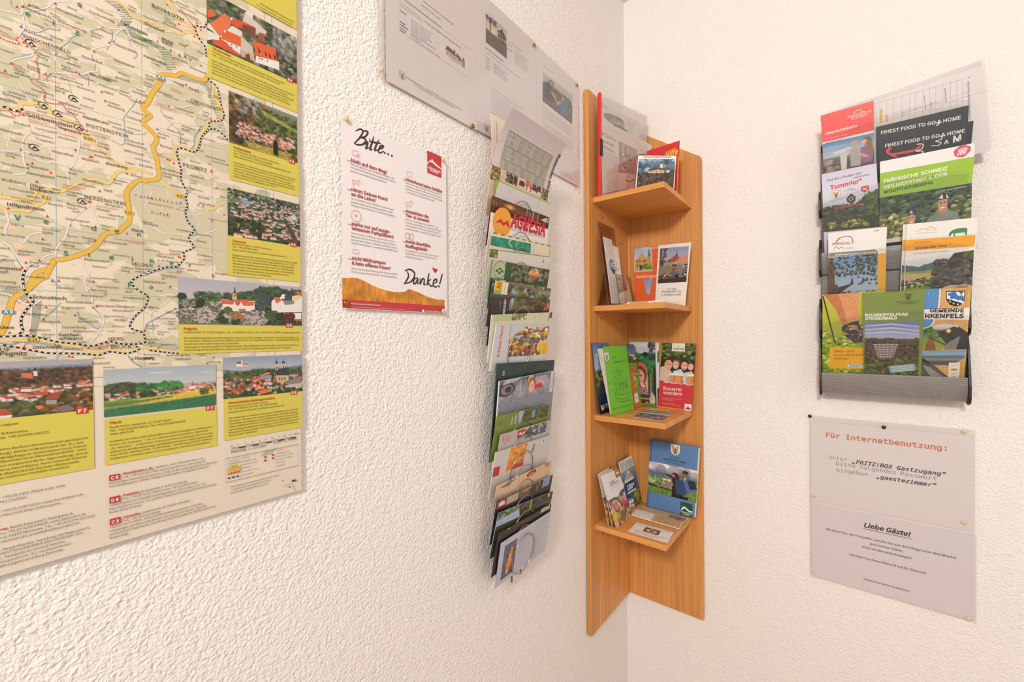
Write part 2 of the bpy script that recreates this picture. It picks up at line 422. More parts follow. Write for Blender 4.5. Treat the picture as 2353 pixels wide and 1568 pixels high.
    def body(s, outline, col, th=.0004, edge=None, back=None, mat=0, grid=14):
        """the paper itself: front face in the plane, thickness behind it"""
        v = np.array([s.T(p) for p in outline]); 
        if np.sum(v[:, 0]*np.roll(v[:, 1], -1)-v[:, 1]*np.roll(v[:, 0], -1)) < 0: v = v[::-1]
        s.out_ = v; n = len(v)
        s._body = (v, col, th, edge or col, back or col, mat, grid); return s
    def build(s, name, mat='paper_gloss', parent=None, extra=(), origin=None):
        V, Fc, Cc, Mi = [], [], [], []; n = 0
        def push(P, F, C, mi):
            nonlocal n
            V.append(P); Fc.extend([tuple(i+n for i in f) for f in F]); Cc.append(np.broadcast_to(C, (len(P), 3))); Mi.extend([mi]*len(F)); n += len(P)
        v, col, th, edge, back, bm, grid = s._body; k = len(v)
        if s.bend is not None and k == 4:
            u, w = np.meshgrid(np.linspace(0, 1, grid+1), np.linspace(0, 1, grid+1)); u, w = u[..., None], w[..., None]
            g = ((v[0]*(1-u)+v[1]*u)*(1-w)+(v[3]*(1-u)+v[2]*u)*w).reshape(-1, 2)
            q = [(y*(grid+1)+x, y*(grid+1)+x+1, (y+1)*(grid+1)+x+1, (y+1)*(grid+1)+x) for y in range(grid) for x in range(grid)]
            push(s.P3(g, 0), q, lin(col), bm); push(s.P3(g, -th), [f[::-1] for f in q], lin(back), 0)
            rim = [x for x in range(grid+1)]+[y*(grid+1)+grid for y in range(1, grid+1)]+[grid*(grid+1)+x for x in range(grid-1, -1, -1)]+[y*(grid+1) for y in range(grid-1, 0, -1)]
            e = g[rim]; m = len(rim)
            push(np.r_[s.P3(e, 0), s.P3(e, -th)], [(i, m+i, m+(i+1) % m, (i+1) % m) for i in range(m)], lin(edge), 0)
        else:
            push(s.P3(v, 0), [tuple(range(k))], lin(col), bm)
            push(s.P3(v, -th), [tuple(range(k))[::-1]], lin(back), 0)
            for i in range(k):
                e = np.array([v[i], v[(i+1) % k]]); push(np.r_[s.P3(e, 0), s.P3(e[::-1], -th)], [(0, 3, 2, 1)], lin(edge), 0)
        tot = sum(q[5] for q in s.ops); dl = min(1.5e-5, .0012/max(1, tot)); hgt = 0.0
        for (p, f, c, ly, mi, wt) in sorted(s.ops, key=lambda q: q[3]):
            hgt += dl
            if s.bend is not None:               # refine long faces so that they follow the bend
                p, f, c = refine(p, f, c)
            push(s.P3(p, hgt+np.arange(len(p))/len(p)*dl*(wt-.3)), f, c, mi); hgt += dl*(wt-1)
        V = np.concatenate(V); C = np.concatenate(Cc)
        org = V.mean(0) if origin is None else np.asarray(origin, float)
        if parent is not None: org = np.array(parent.location)
        o = link(name, V-org, Fc, [mat, *extra], Mi, C, parent=None)
        if parent is not None: o.parent = parent
        else: o.location = org
        return o
def refine(p, f, c, L=.012):
    p = np.asarray(p); out_p, out_f, out_c = list(p), [], list(c)
    for q in f:
        if len(q) == 4:
            P = p[list(q)]; a = max(np.linalg.norm(P[1]-P[0]), np.linalg.norm(P[2]-P[3])); b = max(np.linalg.norm(P[3]-P[0]), np.linalg.norm(P[2]-P[1]))
            na, nb = int(a/L)+1, int(b/L)+1
            if na*nb > 1:
                o = len(out_p); u, w = np.meshgrid(np.linspace(0, 1, na+1), np.linspace(0, 1, nb+1)); u, w = u[..., None], w[..., None]
                out_p += list(((P[0]*(1-u)+P[1]*u)*(1-w)+(P[3]*(1-u)+P[2]*u)*w).reshape(-1, 2)); out_c += [c[q[0]]]*((na+1)*(nb+1))
                out_f += [(o+y*(na+1)+x, o+y*(na+1)+x+1, o+(y+1)*(na+1)+x+1, o+(y+1)*(na+1)+x) for y in range(nb) for x in range(na)]; continue
        out_f.append(q)
    return np.array(out_p), out_f, np.array(out_c)
def wallL(off): return Sheet((off, 0, 0), (0, 1, 0), (1, 0, 0))
def wallR(off): return Sheet((0, -off, 0), (1, 0, 0), (0, -1, 0))
def tiltL(x0, z0, k, bend=None): return Sheet((x0, 0, z0), (0, 1, 0), (1, 0, -k), bend)
def tiltR(y0, z0, k, bend=None): return Sheet((0, y0, z0), (1, 0, 0), (0, -1, -k), bend)
def lean(bl, br, corner, H, right=False):
    """sheet standing on the shelf points BL,BR (3-D), leaning so that its upper corner lies on the view ray through pixel CORNER, H above the bottom"""
    bl, br = np.asarray(bl, float), np.asarray(br, float); U = (br-bl)/np.linalg.norm(br-bl); best = None; foot = br if right else bl
    nh = np.array([U[1], -U[0], 0.0])
    for a in np.arange(-12, 40, .25):
        N = nh*math.cos(R(a))+np.array([0, 0, 1])*math.sin(R(a)); e = abs(np.linalg.norm(hit(corner, bl, N)-foot)-H)
        if best is None or e < best[0]: best = (e, N, a)
    s = Sheet(bl, U, best[1]); s.info = (round(best[0], 4), best[2]); s.base_(br, H); return s
def upright(bl, br, H, ang=0.0):
    bl, br = np.asarray(bl, float), np.asarray(br, float); U = (br-bl)/np.linalg.norm(br-bl)
    s = Sheet(bl, U, np.array([U[1], -U[0], 0.0])*math.cos(R(ang))+np.array([0, 0, 1])*math.sin(R(ang))); s.info = None; s.base_(br, H); return s
def _base(s, br, H):
    w = np.linalg.norm(np.asarray(br)-s.O); s.R4 = [np.array(p) for p in ((0, H), (w, H), (w, 0), (0, 0))]; s.uvq()
def _uvq(s): s.q = list(s.R4); return s
Sheet.base_ = _base; Sheet.uvq = _uvq
def flatz(z): return Sheet((0, 0, z), (1, 0, 0), (0, 0, 1))
# ================================================================ the setting
ZF, ZC = -1.45, float(onx(1436, 13, 0)[2])
def struct(name, vf, mat):
    o = link(name, *vf, [mat]); o['kind'] = 'structure'; return o
struct('wall_left', box(-.12, -3.2, ZF-.1, 0, .12, ZC+.1), 'wall_stucco')
struct('wall_right', box(0, 0, ZF-.1, 3.4, .12, ZC+.1), 'wall_stucco')
struct('floor', box(0, -3.2, ZF-.1, 3.4, 0, ZF), 'floor_oak')
struct('ceiling', box(0, -3.2, ZC, 3.4, 0, ZC+.1), 'ceiling_paint')

# ================================================================ corner shelf
T, SW, SD, ST = .01685, .22734, .26869, .0156
ZS = [.3963, .07348, -.25197, -.57879]
ZTOP = [z+ST for z in ZS]
G = .002                                                   # gap to the rough wall
def bevel(o, w=.0012):
    m = o.modifiers.new('edge', 'BEVEL'); m.width = w; m.segments = 2; m.limit_method = 'ANGLE'; return o
shelf = empty('corner_shelf', (T, -T, -.888))
tag(shelf, 'tall beech corner shelf of two boards and four square shelves, filled with leaflets', 'shelf')
yl = float(onx(1358.5, 1300, T)[1]); zl = float(onx(1352.5, 204, T)[2]); zb = -.888
xr = float(ony(1615, 1200, -T)[0]); pa, pb = ony(1470, 305, -T), ony(1601, 356, -T)
pr = [(G, yl, zb), (G, 0-G, zb), (G, 0-G, zl), (G, yl, zl)]
o = bevel(link('left_board', *prism(pr, (T-G, 0, 0)), ['beech_upright'])); under(o, shelf)
k = (pb[2]-pa[2])/(pb[0]-pa[0]); zc = pa[2]+k*(T-pa[0]); ze = pb[2]+k*(xr-.008-pb[0])
pr = [(T, -G, zb), (xr, -G, zb), (xr, -G, ze-.012), (xr-.0025, -G, ze-.004), (xr-.009, -G, ze), (T, -G, zc)]
o = bevel(link('right_board', *prism(pr, (0, -(T-G), 0)), ['beech_upright'])); under(o, shelf)
for z in ZS:
    o = bevel(link('shelf_board', *box(T, -SD, z, SW, -T, z+ST), ['beech_shelf']), .0009); under(o, shelf)
for p in ((1385.4, 500), (1428, 523.6), (1381.8, 732), (1427, 738.5), (1385, 1225.5), (1425, 560)):
    c = onx(*p, T); v = []
    for a in range(14): v.append((T-.0004, c[1]+.0032*math.cos(a*2*math.pi/14), c[2]+.0032*math.sin(a*2*math.pi/14)))
    o = link('peg_hole', *prism(v, (.0007, 0, 0)), ['hole_dark']); under(o, shelf)

# ================================================================ wire leaflet rack on the left wall
KL = .20
wire = empty('wire_leaflet_rack', (.006, -.635, -.556))
tag(wire, 'narrow steel wire wall rack with a ladder of round loops holding sideways leaflets', 'leaflet rack')
for y, z in ((-.661, -.556), (-.628, -.552)):
    o = link('rod', *tube([(.012, y, z), (.012, y, .36)], .0022), ['steel_wire'], smooth=True); under(o, wire)
# ================================================================ grey plastic brochure rack on the right wall
RX0, RX1 = .5515, .8190; RZ = [-.106+.153*i for i in range(4)]; KR = .21
rack = empty('brochure_rack', (.685, -.006, -.16))
tag(rack, 'grey ribbed plastic wall rack with four stepped pockets and clear fronts', 'brochure rack')
o = bevel(link('back_plate', *box(RX0+.003, -.012, -.15, RX1-.003, -.003, .50), ['black_plastic'])); under(o, rack)
def ribbed(y0, z0, y1, z1, n, d, back):
    """extruded profile with N ribs from (y0,z0) up to (y1,z1), ribs standing D proud towards the room"""
    P = []
    for i in range(n):
        for f, h in ((0, 0), (.18, d), (.62, d), (.8, 0)):
            u = (i+f)/n; P.append((RX0+.005, y0+(y1-y0)*u-h-.004*math.sin(math.pi*u), z0+(z1-z0)*u))
    P.append((RX0+.005, y1, z1)); P += [(RX0+.005, y1+back, z1), (RX0+.005, y0+back, z0)]
    return prism(P, (RX1-RX0-.010, 0, 0))
for zb in RZ:
    o = link('ribbed_tray', *ribbed(-.050, zb-.046, -.060, zb+.008, 13, .0016, .0022), ['grey_plastic']); under(o, rack)
    o = link('tray_floor', *prism([(RX0+.005, -.0575, zb-.006), (RX0+.005, -.012, zb-.006), (RX0+.005, -.012, zb-.004), (RX0+.005, -.0575, zb-.004)], (RX1-RX0-.010, 0, 0)), ['grey_plastic']); under(o, rack)
    o = link('ribbed_back', *ribbed(-.026, zb, -.040, zb+.118, 26, .0012, .003), ['grey_plastic']); under(o, rack)
    pf = [(-.010, zb+.100), (-.036, zb+.104), (-.050, zb+.07), (-.060, zb+.03), (-.066, zb-.01), (-.066, zb-.036), (-.060, zb-.048), (-.048, zb-.053), (-.010, zb-.046)]
    if 0 < zb < .3: pf = [(-.010, zb+.04), (-.044, zb+.045), (-.060, zb+.02), (-.066, zb-.01), (-.066, zb-.036), (-.060, zb-.048), (-.048, zb-.053), (-.010, zb-.046)]
    if zb > .3: pf = [(-.010, zb+.010), (-.060, zb+.012), (-.066, zb-.01), (-.066, zb-.036), (-.060, zb-.048), (-.048, zb-.053), (-.010, zb-.046)]
    for x in (RX0, RX1-.0045):
        o = bevel(link('end_cap', *prism([(x, y, z) for y, z in pf], (.0045, 0, 0)), ['black_plastic']), .0008); under(o, rack)
    S = tiltR(-.0585, zb+.008, KR); n = 20; top = []
    for i in range(n+1):
        u = i/n; top.append((RX1-.008-(RX1-RX0-.016)*u, zb+.127+.030*(1-(2*u-.8)**2*.65)))
    loop = [(RX0+.008, -.0585, zb+.008), (RX1-.008, -.0585, zb+.008)]+[(x, -.0585-KR*(z-zb-.008), z) for x, z in top]
    v, f = prism(loop, (0, -.0016, -.0016*KR))
    o = link('clear_front', v, f, ['acrylic', 'acrylic_edge'], [0, 0]+[1]*(len(f)-2)); under(o, rack)
# ================================================================ the big wall map
M = wallL(.005)
C11, C12, C21, C22 = (0, 0, .14875), (330, 0, .15725), (0, 220, .14875), (330, 220, .15725)
C31, C32, C41, C42 = (0, 440, .14875), (330, 440, .15725), (0, 660, .14875), (330, 660, .15725)
B1, B2, B3, B4, B5 = (0, 880, .1467), (220, 880, .1467), (500, 880, .1721), (0, 1090, .1595), (230, 1030, .1467)
sr = (M.T((683, 200))[0]+M.T((693.5, 1110))[0])/2; tb = M.T((660, 1135.5))[1]
M.body([np.array(p) for p in ((-1.75, tb), (sr, tb), (sr, .62), (-1.75, .62))], '#eadbc6', .0006)
def R2(tl, br):
    a, b = M.T(tl), M.T(br); return [np.array(p) for p in ((a[0], a[1]), (b[0], a[1]), (b[0], b[1]), (a[0], b[1]))]
ml = M.T((612, 500))[0]; mb = M.T((225, 868))[1]
M.poly([np.array(p) for p in ((-1.75, mb), (ml, mb), (ml, .62), (-1.75, .62))], '#ecdcc2', mat=1)
for d in (0, .009): M.stroke([np.array((-1.75, mb-d)), np.array((ml+d, mb-d)), np.array((ml+d, .62))], .0005, '#6a6258')
L_ = M.layer
# woods, towns
for pts in ([(300, 428), (396, 421), (428, 455), (430, 500), (520, 525), (520, 596), (450, 566), (400, 548), (352, 560), (330, 520), (306, 470)],
            [(430, 490), (522, 500), (522, 560), (470, 590), (440, 560)], [(470, 330), (526, 335), (526, 395), (480, 380), (440, 350)],
            [(0, 600), (40, 612), (62, 640), (55, 690), (0, 700)], [(0, 330), (38, 322), (60, 345), (58, 372), (0, 372)],
            [(360, 195), (440, 205), (470, 240), (440, 262), (372, 250)], [(160, 150), (210, 145), (230, 170), (170, 180)]):
    M.curve(pts, '#d6caa8', 5, L_+1)
for x, y, r in ((440, 62, 9), (458, 70, 8), (415, 58, 7), (447, 105, 6), (350, 52, 6), (40, 706, 10), (20, 712, 8), (232, 793, 8), (262, 786, 7), (180, 60, 4), (226, 62, 3.5), (145, 98, 4), (162, 305, 5), (70, 330, 5),
                (405, 372, 9), (415, 395, 7), (50, 90, 5), (118, 398, 5), (22, 520, 5), (45, 565, 5), (92, 520, 4), (60, 590, 5), (300, 610, 4), (355, 630, 6), (420, 590, 6), (58, 799, 8), (36, 440, 4), (210, 365, 5), (320, 545, 4), (200, 420, 4), (250, 560, 4)):
    c = M.T((x, y)); M.add([c+np.array([math.cos(a)*r*1.3, math.sin(a)*r*.9])*.0006*(1+.25*math.sin(3*a+x)) for a in np.arange(14)*math.pi/7], [tuple(range(14))], '#f3cdb0', L_+2)
# grid of the map
def gline(pts, w=.0005): M.stroke(pts, w, '#9db2b4', L_+3)
for x0, y0, x1, y1 in ((126.5, 0, 131, 830), (324.5, 0, 331, 850), (485, 0, 489, 690), (46, 230, 47, 232)): gline([(x0, y0), (x1, y1)])
for (x0, y0), x1 in (((0, 37), 480), ((0, 193), 524), ((0, 350), 524), ((0, 508), 522), ((0, 663), 410), ((0, 822), 236)):
    a = M.T((x0, y0)); b = M.T((x1, y0)); gline([a-np.array((.3, 0)), np.array((b[0], a[1]))])
# small roads and streams wandering between the places
g = random.Random(11)
for i in range(60):
    p = np.array([g.uniform(-1.36, -1.15), g.uniform(-.13, .52)]); a = g.uniform(0, 6.3); P = [p]
    if i > 14: p = np.array([g.uniform(-1.45, ml-.02), g.uniform(-.08, .58)]); P = [p]
    for k in range(g.randint(5, 9)): a += g.gauss(0, .55); p = p+.013*np.array([math.cos(a), math.sin(a)]); P.append(p)
    P = [q for q in P if q[0] < ml-.004 and q[1] > mb+.004]
    if len(P) < 3: continue
    if i % 3: M.stroke(P, .0009, '#dcb9a8', L_+4, 5); M.stroke(P, .0006, '#f2e4d8', L_+5, 5)
    else: M.stroke(P, .0004, '#98a9b0', L_+4, 5)
def road(cr, pts, w, col, case=None, **k):
    M.crop(*cr)
    if case: M.stroke(pts, w*1.35, case, L_+6, 6)
    M.stroke(pts, w, col, L_+7, 6, **k)
def small(cr, pts): road(cr, pts, .0011, '#f2e2da', '#d9bcb2')
def river(cr, pts, w=.0006): M.crop(*cr); M.stroke(pts, w, '#96a8b4', L_+6, 6)
small(C11, [(0, 150), (180, 185), (330, 215), (350, 60), (340, 0)]); small(C11, [(400, 170), (650, 140), (760, 90), (820, 20), (850, 0)]); small(C11, [(820, 30), (1000, 20), (1130, 50), (1300, 190), (1500, 330), (1600, 400), (1750, 440), (1920, 430)])
small(C11, [(1150, 30), (1300, 30), (1450, 90), (1700, 165), (1800, 180), (1960, 260)]); small(C11, [(350, 240), (370, 430), (300, 560), (470, 780), (490, 860), (250, 910), (180, 960)]); small(C11, [(840, 1120), (1000, 1130), (1250, 1150), (1380, 1110), (1500, 1100), (1480, 950), (1420, 790), (1500, 740), (1720, 680), (1790, 520), (1930, 420)])
small(C11, [(1930, 420), (2000, 560), (2060, 760)]); small(C21, [(430, 390), (450, 560), (360, 680), (350, 850), (370, 1030), (400, 1190), (200, 1220)]); small(C21, [(1200, 600), (1230, 720), (1200, 880), (1150, 1050), (1050, 1150), (1040, 1230), (1070, 1380)])
small(C21, [(0, 850), (200, 860), (330, 850), (500, 900), (600, 1000), (780, 1040)]); small(C21, [(480, 540), (600, 560), (850, 540), (1000, 520)]); small(C21, [(600, 800), (840, 780), (1000, 790), (1150, 810)]); small(C31, [(90, 300), (130, 460), (80, 600), (100, 690), (280, 710), (350, 790), (420, 720), (500, 660), (650, 640), (690, 720)])
small(C31, [(840, 160), (1000, 210), (1100, 160), (1400, 200), (1450, 330), (1500, 500), (1540, 560)]); small(C31, [(1390, 220), (1230, 330), (1080, 480), (1040, 600), (1000, 720), (870, 880), (850, 960), (700, 1000), (600, 1080), (400, 1160)])
small(C31, [(40, 770), (150, 850), (230, 960), (330, 1110), (380, 1170), (340, 1280), (330, 1500)]); small(C31, [(1280, 1000), (1300, 1180), (1380, 1260), (1300, 1370), (1350, 1546)]); small(C41, [(1350, 0), (1420, 100), (1430, 260), (1560, 420), (1600, 540), (1520, 700), (1400, 850)])
small(C41, [(0, 90), (180, 130), (350, 240), (460, 290), (480, 320), (470, 520), (440, 740)]); small(C41, [(2280, 150), (2220, 330), (2050, 420), (1980, 570), (2150, 680), (2240, 780)]); small(C12, [(0, 420), (160, 380), (250, 440), (420, 470), (700, 480)]); small(C22, [(90, 110), (280, 160), (450, 170), (620, 160), (700, 140)])
small(C32, [(0, 500), (150, 530), (300, 610), (620, 640), (700, 720), (850, 640), (1060, 560)]); small(C22, [(200, 480), (350, 490), (450, 700), (430, 760)]); small(C32, [(130, 0), (60, 130), (20, 210)])
river(C11, [(170, 0), (180, 80), (260, 160), (310, 210), (350, 260), (350, 480), (300, 560)]); river(C11, [(380, 430), (480, 480), (600, 500), (700, 460), (750, 440), (910, 470), (920, 420)]); river(C11, [(900, 770), (1060, 650), (1090, 600), (1200, 540), (1290, 545)]); river(C11, [(350, 850), (520, 830), (600, 760), (830, 850), (890, 800)])
river(C11, [(1410, 480), (1560, 440), (1620, 410), (1720, 460), (1730, 600), (1650, 770)]); river(C11, [(1980, 520), (2010, 650), (2060, 760), (2120, 850), (2060, 910)]); river(C11, [(0, 960), (150, 990), (200, 910), (300, 880), (480, 870)]); river(C11, [(1420, 820), (1430, 900), (1480, 960), (1460, 1090)]); river(C11, [(1370, 1330), (1360, 1180), (1300, 1160), (1000, 1140), (800, 1130), (720, 1210), (740, 1260), (600, 1220)])
river(C21, [(740, 250), (850, 290), (1050, 390), (1190, 410)], .0016); river(C21, [(1580, 620), (1750, 700), (1900, 760), (1930, 600), (1920, 440), (1920, 330), (2060, 150), (2120, 40)]); river(C21, [(1940, 570), (2050, 590), (2220, 600), (2250, 560)]); river(C22, [(240, 170), (280, 270), (400, 400), (500, 500), (540, 580), (530, 740)]); river(C22, [(620, 170), (700, 220), (800, 320), (900, 360), (990, 330)])
river(C22, [(850, 440), (760, 580), (740, 660), (740, 720), (680, 780), (520, 750)], .0014); river(C31, [(40, 770), (120, 820), (200, 930), (260, 1040), (330, 1160), (420, 1190), (600, 1060), (700, 990)]); river(C31, [(0, 1100), (80, 1040), (200, 1060), (290, 1080)]); river(C31, [(480, 1546), (600, 1420), (700, 1360), (800, 1350), (880, 1440), (950, 1470)])
river(C41, [(1200, 380), (1240, 480), (1380, 560), (1500, 640), (1600, 560), (1560, 440), (1480, 350), (1430, 220), (1420, 110), (1340, 0)], .0012); river(C41, [(660, 500), (800, 380), (900, 290), (940, 240)]); river(C41, [(0, 870), (200, 880), (350, 850), (600, 860), (800, 900)], .0012); river(C42, [(490, 310), (300, 400), (150, 480), (50, 540), (20, 640)], .0012); river(C32, [(480, 260), (560, 230), (660, 250), (600, 290), (500, 270)])
river(C32, [(650, 420), (740, 530), (770, 620), (700, 640)], .0014); river(C32, [(760, 800), (690, 850), (560, 900)], .0012); river(C32, [(540, 1040), (500, 1110), (280, 1140), (100, 1200), (0, 1230)], .0012); river(C41, [(1640, 960), (1500, 1000), (1350, 980), (1300, 950)]); river(C41, [(1980, 1060), (2060, 1160), (2200, 1240)], .0014)
for pts in ([(690, 345), (720, 350), (710, 400), (680, 410), (670, 370)], [(690, 450), (760, 530), (740, 540), (680, 470)]): M.crop(*C32); M.curve(pts, '#b3c2c6', 5, L_+6)
M.crop(*C22); M.curve([(560, 1070), (600, 1050), (615, 1100), (580, 1120)], '#b9c8cc', 5, L_+6)
# federal roads, motorway
PY, OR = '#ecd088', '#eab94c'
for cr, pts in ((C11, [(1770, 0), (1900, 80), (2000, 190), (2060, 260), (2240, 310), (2353, 340)]), (C12, [(310, 0), (400, 100), (470, 210), (520, 280), (600, 310), (760, 460), (760, 500), (880, 580)]), (C12, [(0, 290), (150, 340), (380, 450), (450, 470), (560, 500), (620, 460), (760, 480)]),
                (C21, [(0, 160), (190, 200), (310, 190), (330, 120), (460, 130), (560, 110), (700, 140), (760, 190), (740, 240), (850, 290), (1050, 390), (1160, 430), (1270, 540), (1340, 610), (1480, 770), (1620, 890), (1720, 1000), (1900, 1080), (2080, 1130), (2353, 1210)]),
                (C21, [(0, 1480), (20, 1560), (460, 1600), (560, 1480), (700, 1440), (920, 1480), (1150, 1380), (1350, 1300), (1500, 1290), (1680, 1350), (1800, 1200), (1900, 1170), (2100, 1200)]),
                (C22, [(480, 950), (450, 860), (440, 740), (560, 740), (740, 800), (790, 640), (880, 500), (940, 430), (950, 370), (1100, 360), (1150, 270), (1110, 140), (1000, 0)]), (C22, [(240, 1240), (330, 1320), (480, 1410), (560, 1463)]),
                (C41, [(0, 830), (250, 820), (500, 820), (700, 830), (950, 880), (1200, 920), (1400, 990), (1600, 990), (1740, 940), (1950, 1000), (2140, 950), (2353, 930)]), (C42, [(0, 880), (150, 890), (330, 930), (520, 960)]),
                (C31, [(0, 240), (130, 290), (300, 285), (440, 310), (520, 240), (650, 180), (690, 110)]), (C12, [(950, 1130), (1020, 1260), (1010, 1400), (1090, 1463)]), (C32, [(920, 260), (1040, 240), (1130, 180), (1180, 170)])):
    road(cr, pts, .0023, PY, '#d9b97e')
A9 = [(C12, [(940, 1100), (880, 1170), (720, 1130), (560, 1070), (470, 1110), (340, 1090), (250, 1100), (240, 1210), (150, 1330), (70, 1463), (20, 1560)]),
      (C21, [(2330, 0), (2290, 100), (2210, 160), (2240, 240), (2320, 310), (2230, 380), (2220, 440), (2353, 560)]), (C22, [(20, 430), (130, 540), (190, 620), (180, 680), (140, 770), (190, 920), (220, 1110), (230, 1160), (190, 1220), (60, 1240), (0, 1250)]),
      (C21, [(2353, 1300), (2150, 1310), (2060, 1360), (1980, 1450), (1950, 1560)]), (C31, [(1950, 0), (1960, 110), (1990, 250), (2000, 450), (1900, 560), (1820, 630), (1680, 640), (1600, 680), (1500, 820), (1380, 920), (1260, 970), (1060, 1030), (960, 1050), (860, 1060), (830, 1080), (770, 1180), (700, 1310), (600, 1370), (430, 1510), (370, 1546)]),
      (C31, [(770, 1190), (600, 1240), (530, 1300), (490, 1400), (400, 1520)]), (C41, [(470, 0), (380, 70), (230, 160), (190, 200), (150, 330), (100, 500), (50, 640), (0, 740)])]
for cr, p in A9: M.crop(*cr); M.stroke(p, .0045, '#b39b5c', L_+8, 6)
for cr, p in A9: M.crop(*cr); M.stroke(p, .0036, OR, L_+9, 6)
# border hatching
def hatch(cr, pts, w=.0105, lean_=.5, step=.0017, col='#5f7d62'):
    M.crop(*cr); P = np.array(catmull([M.T(p) for p in pts], 8)); L = np.r_[0, np.cumsum(np.linalg.norm(np.diff(P, axis=0), axis=1))]
    V, F = [], []
    for d in np.arange(0, L[-1], step):
        c = np.array([np.interp(d, L, P[:, 0]), np.interp(d, L, P[:, 1])]); u = np.array([math.cos(lean_), math.sin(lean_)])*w/2; n = np.array([-u[1], u[0]])/np.linalg.norm(u)*.0002
        o = len(V); V += [c-u-n, c+u-n, c+u+n, c-u+n]; F.append((o, o+1, o+2, o+3))
    M.add(V, F, col, L_+5)
hatch(C11, [(1720, 20), (1850, 120), (1920, 200), (1960, 300), (1900, 400), (1950, 470), (2090, 560), (2300, 640)]); hatch(C12, [(0, 570), (150, 650), (280, 720), (340, 800), (370, 900), (420, 1030)]); hatch(C12, [(520, 1110), (700, 1160), (860, 1200), (960, 1240), (990, 1400)], lean_=.9); hatch(C22, [(990, 0), (1020, 100), (1080, 250), (1130, 420), (1200, 600)], .007)
hatch(C41, [(40, 60), (250, 110), (380, 200)], lean_=.8); hatch(C41, [(560, 270), (540, 420), (530, 560), (490, 740), (460, 860)], lean_=.8); hatch(C41, [(700, 860), (900, 900), (1150, 930), (1400, 950), (1600, 930), (1800, 900)], .008, .8, .0016, '#6a8680'); hatch(C42, [(60, 830), (250, 880), (500, 920)], .009, .8); hatch(C32, [(640, -60), (700, 0)], .008, .8)
hatch(C32, [(1660, 0), (1800, 40), (1830, 90)], .009, .9)
# railways, castle-road dots
def rail(cr, pts): M.crop(*cr); M.stroke(pts, .0017, '#2e2a28', L_+10, 6); M.stroke(pts, .0012, '#efe4d6', L_+11, 6, dash=(.0018, .0022))
for cr, pts in ((C12, [(920, 330), (880, 400), (760, 380), (770, 480), (840, 610), (900, 690), (915, 830)]), (C12, [(950, 1120), (960, 1180), (1070, 1270), (1120, 1463)]), (C22, [(1105, 0), (1150, 200), (1180, 300), (1110, 370), (970, 380), (950, 490), (850, 600), (820, 720), (740, 820), (560, 770), (490, 800), (510, 950), (550, 1100), (545, 1220), (600, 1340), (640, 1400), (620, 1463)]), (C22, [(950, 490), (1050, 490), (1150, 560), (1230, 640)]),
                (C32, [(640, 0), (620, 100), (640, 210), (610, 300), (650, 450), (740, 560), (660, 680), (730, 820), (590, 890), (590, 990), (470, 1100), (330, 1110), (150, 1160), (0, 1220)]), (C31, [(2340, 1225), (2200, 1290), (2050, 1370), (2040, 1440), (2150, 1546)]), (C41, [(2090, 0), (2150, 60), (2270, 130), (2280, 210), (2220, 330), (2100, 440), (2010, 580), (2050, 650), (2190, 700), (2240, 790), (2210, 870), (1900, 880), (1700, 840), (1550, 880), (1400, 910), (1200, 880), (900, 850), (650, 790), (450, 750), (220, 760), (0, 765)]),
                (C31, [(410, 1190), (350, 1320), (370, 1500)]), (C41, [(360, 0), (420, 120), (510, 220), (400, 360), (330, 480), (330, 600), (350, 680), (230, 760)]), (C41, [(0, 890), (250, 930), (500, 980), (750, 1020), (1050, 1025), (1300, 1030), (1530, 1050), (1700, 1000), (1950, 1025), (2150, 960), (2060, 900)]), (C42, [(60, 920), (280, 950), (510, 970)]), (C21, [(0, 180), (100, 180), (230, 240), (360, 205)])): rail(cr, pts)
for cr, pts in ((C11, [(0, 585), (120, 640), (310, 690), (250, 610), (300, 570), (400, 640)]), (C11, [(480, 730), (550, 800), (580, 890), (560, 960), (590, 1060), (600, 1220), (470, 1220), (520, 1290), (620, 1350), (690, 1420), (690, 1520)]), (C21, [(690, 0), (690, 80), (830, 130), (970, 140), (1020, 220), (1120, 280), (1200, 390), (1260, 470)]), (C21, [(0, 225), (150, 240), (220, 310), (330, 290), (420, 240)]),
                (C21, [(860, 450), (980, 510), (1150, 570), (1250, 600)]), (C12, [(380, 0), (510, 80), (600, 220), (720, 370)])): M.crop(*cr); M.stroke(pts, .0014, '#d9604a', L_+11, 6, dash=(.0008, .0009))
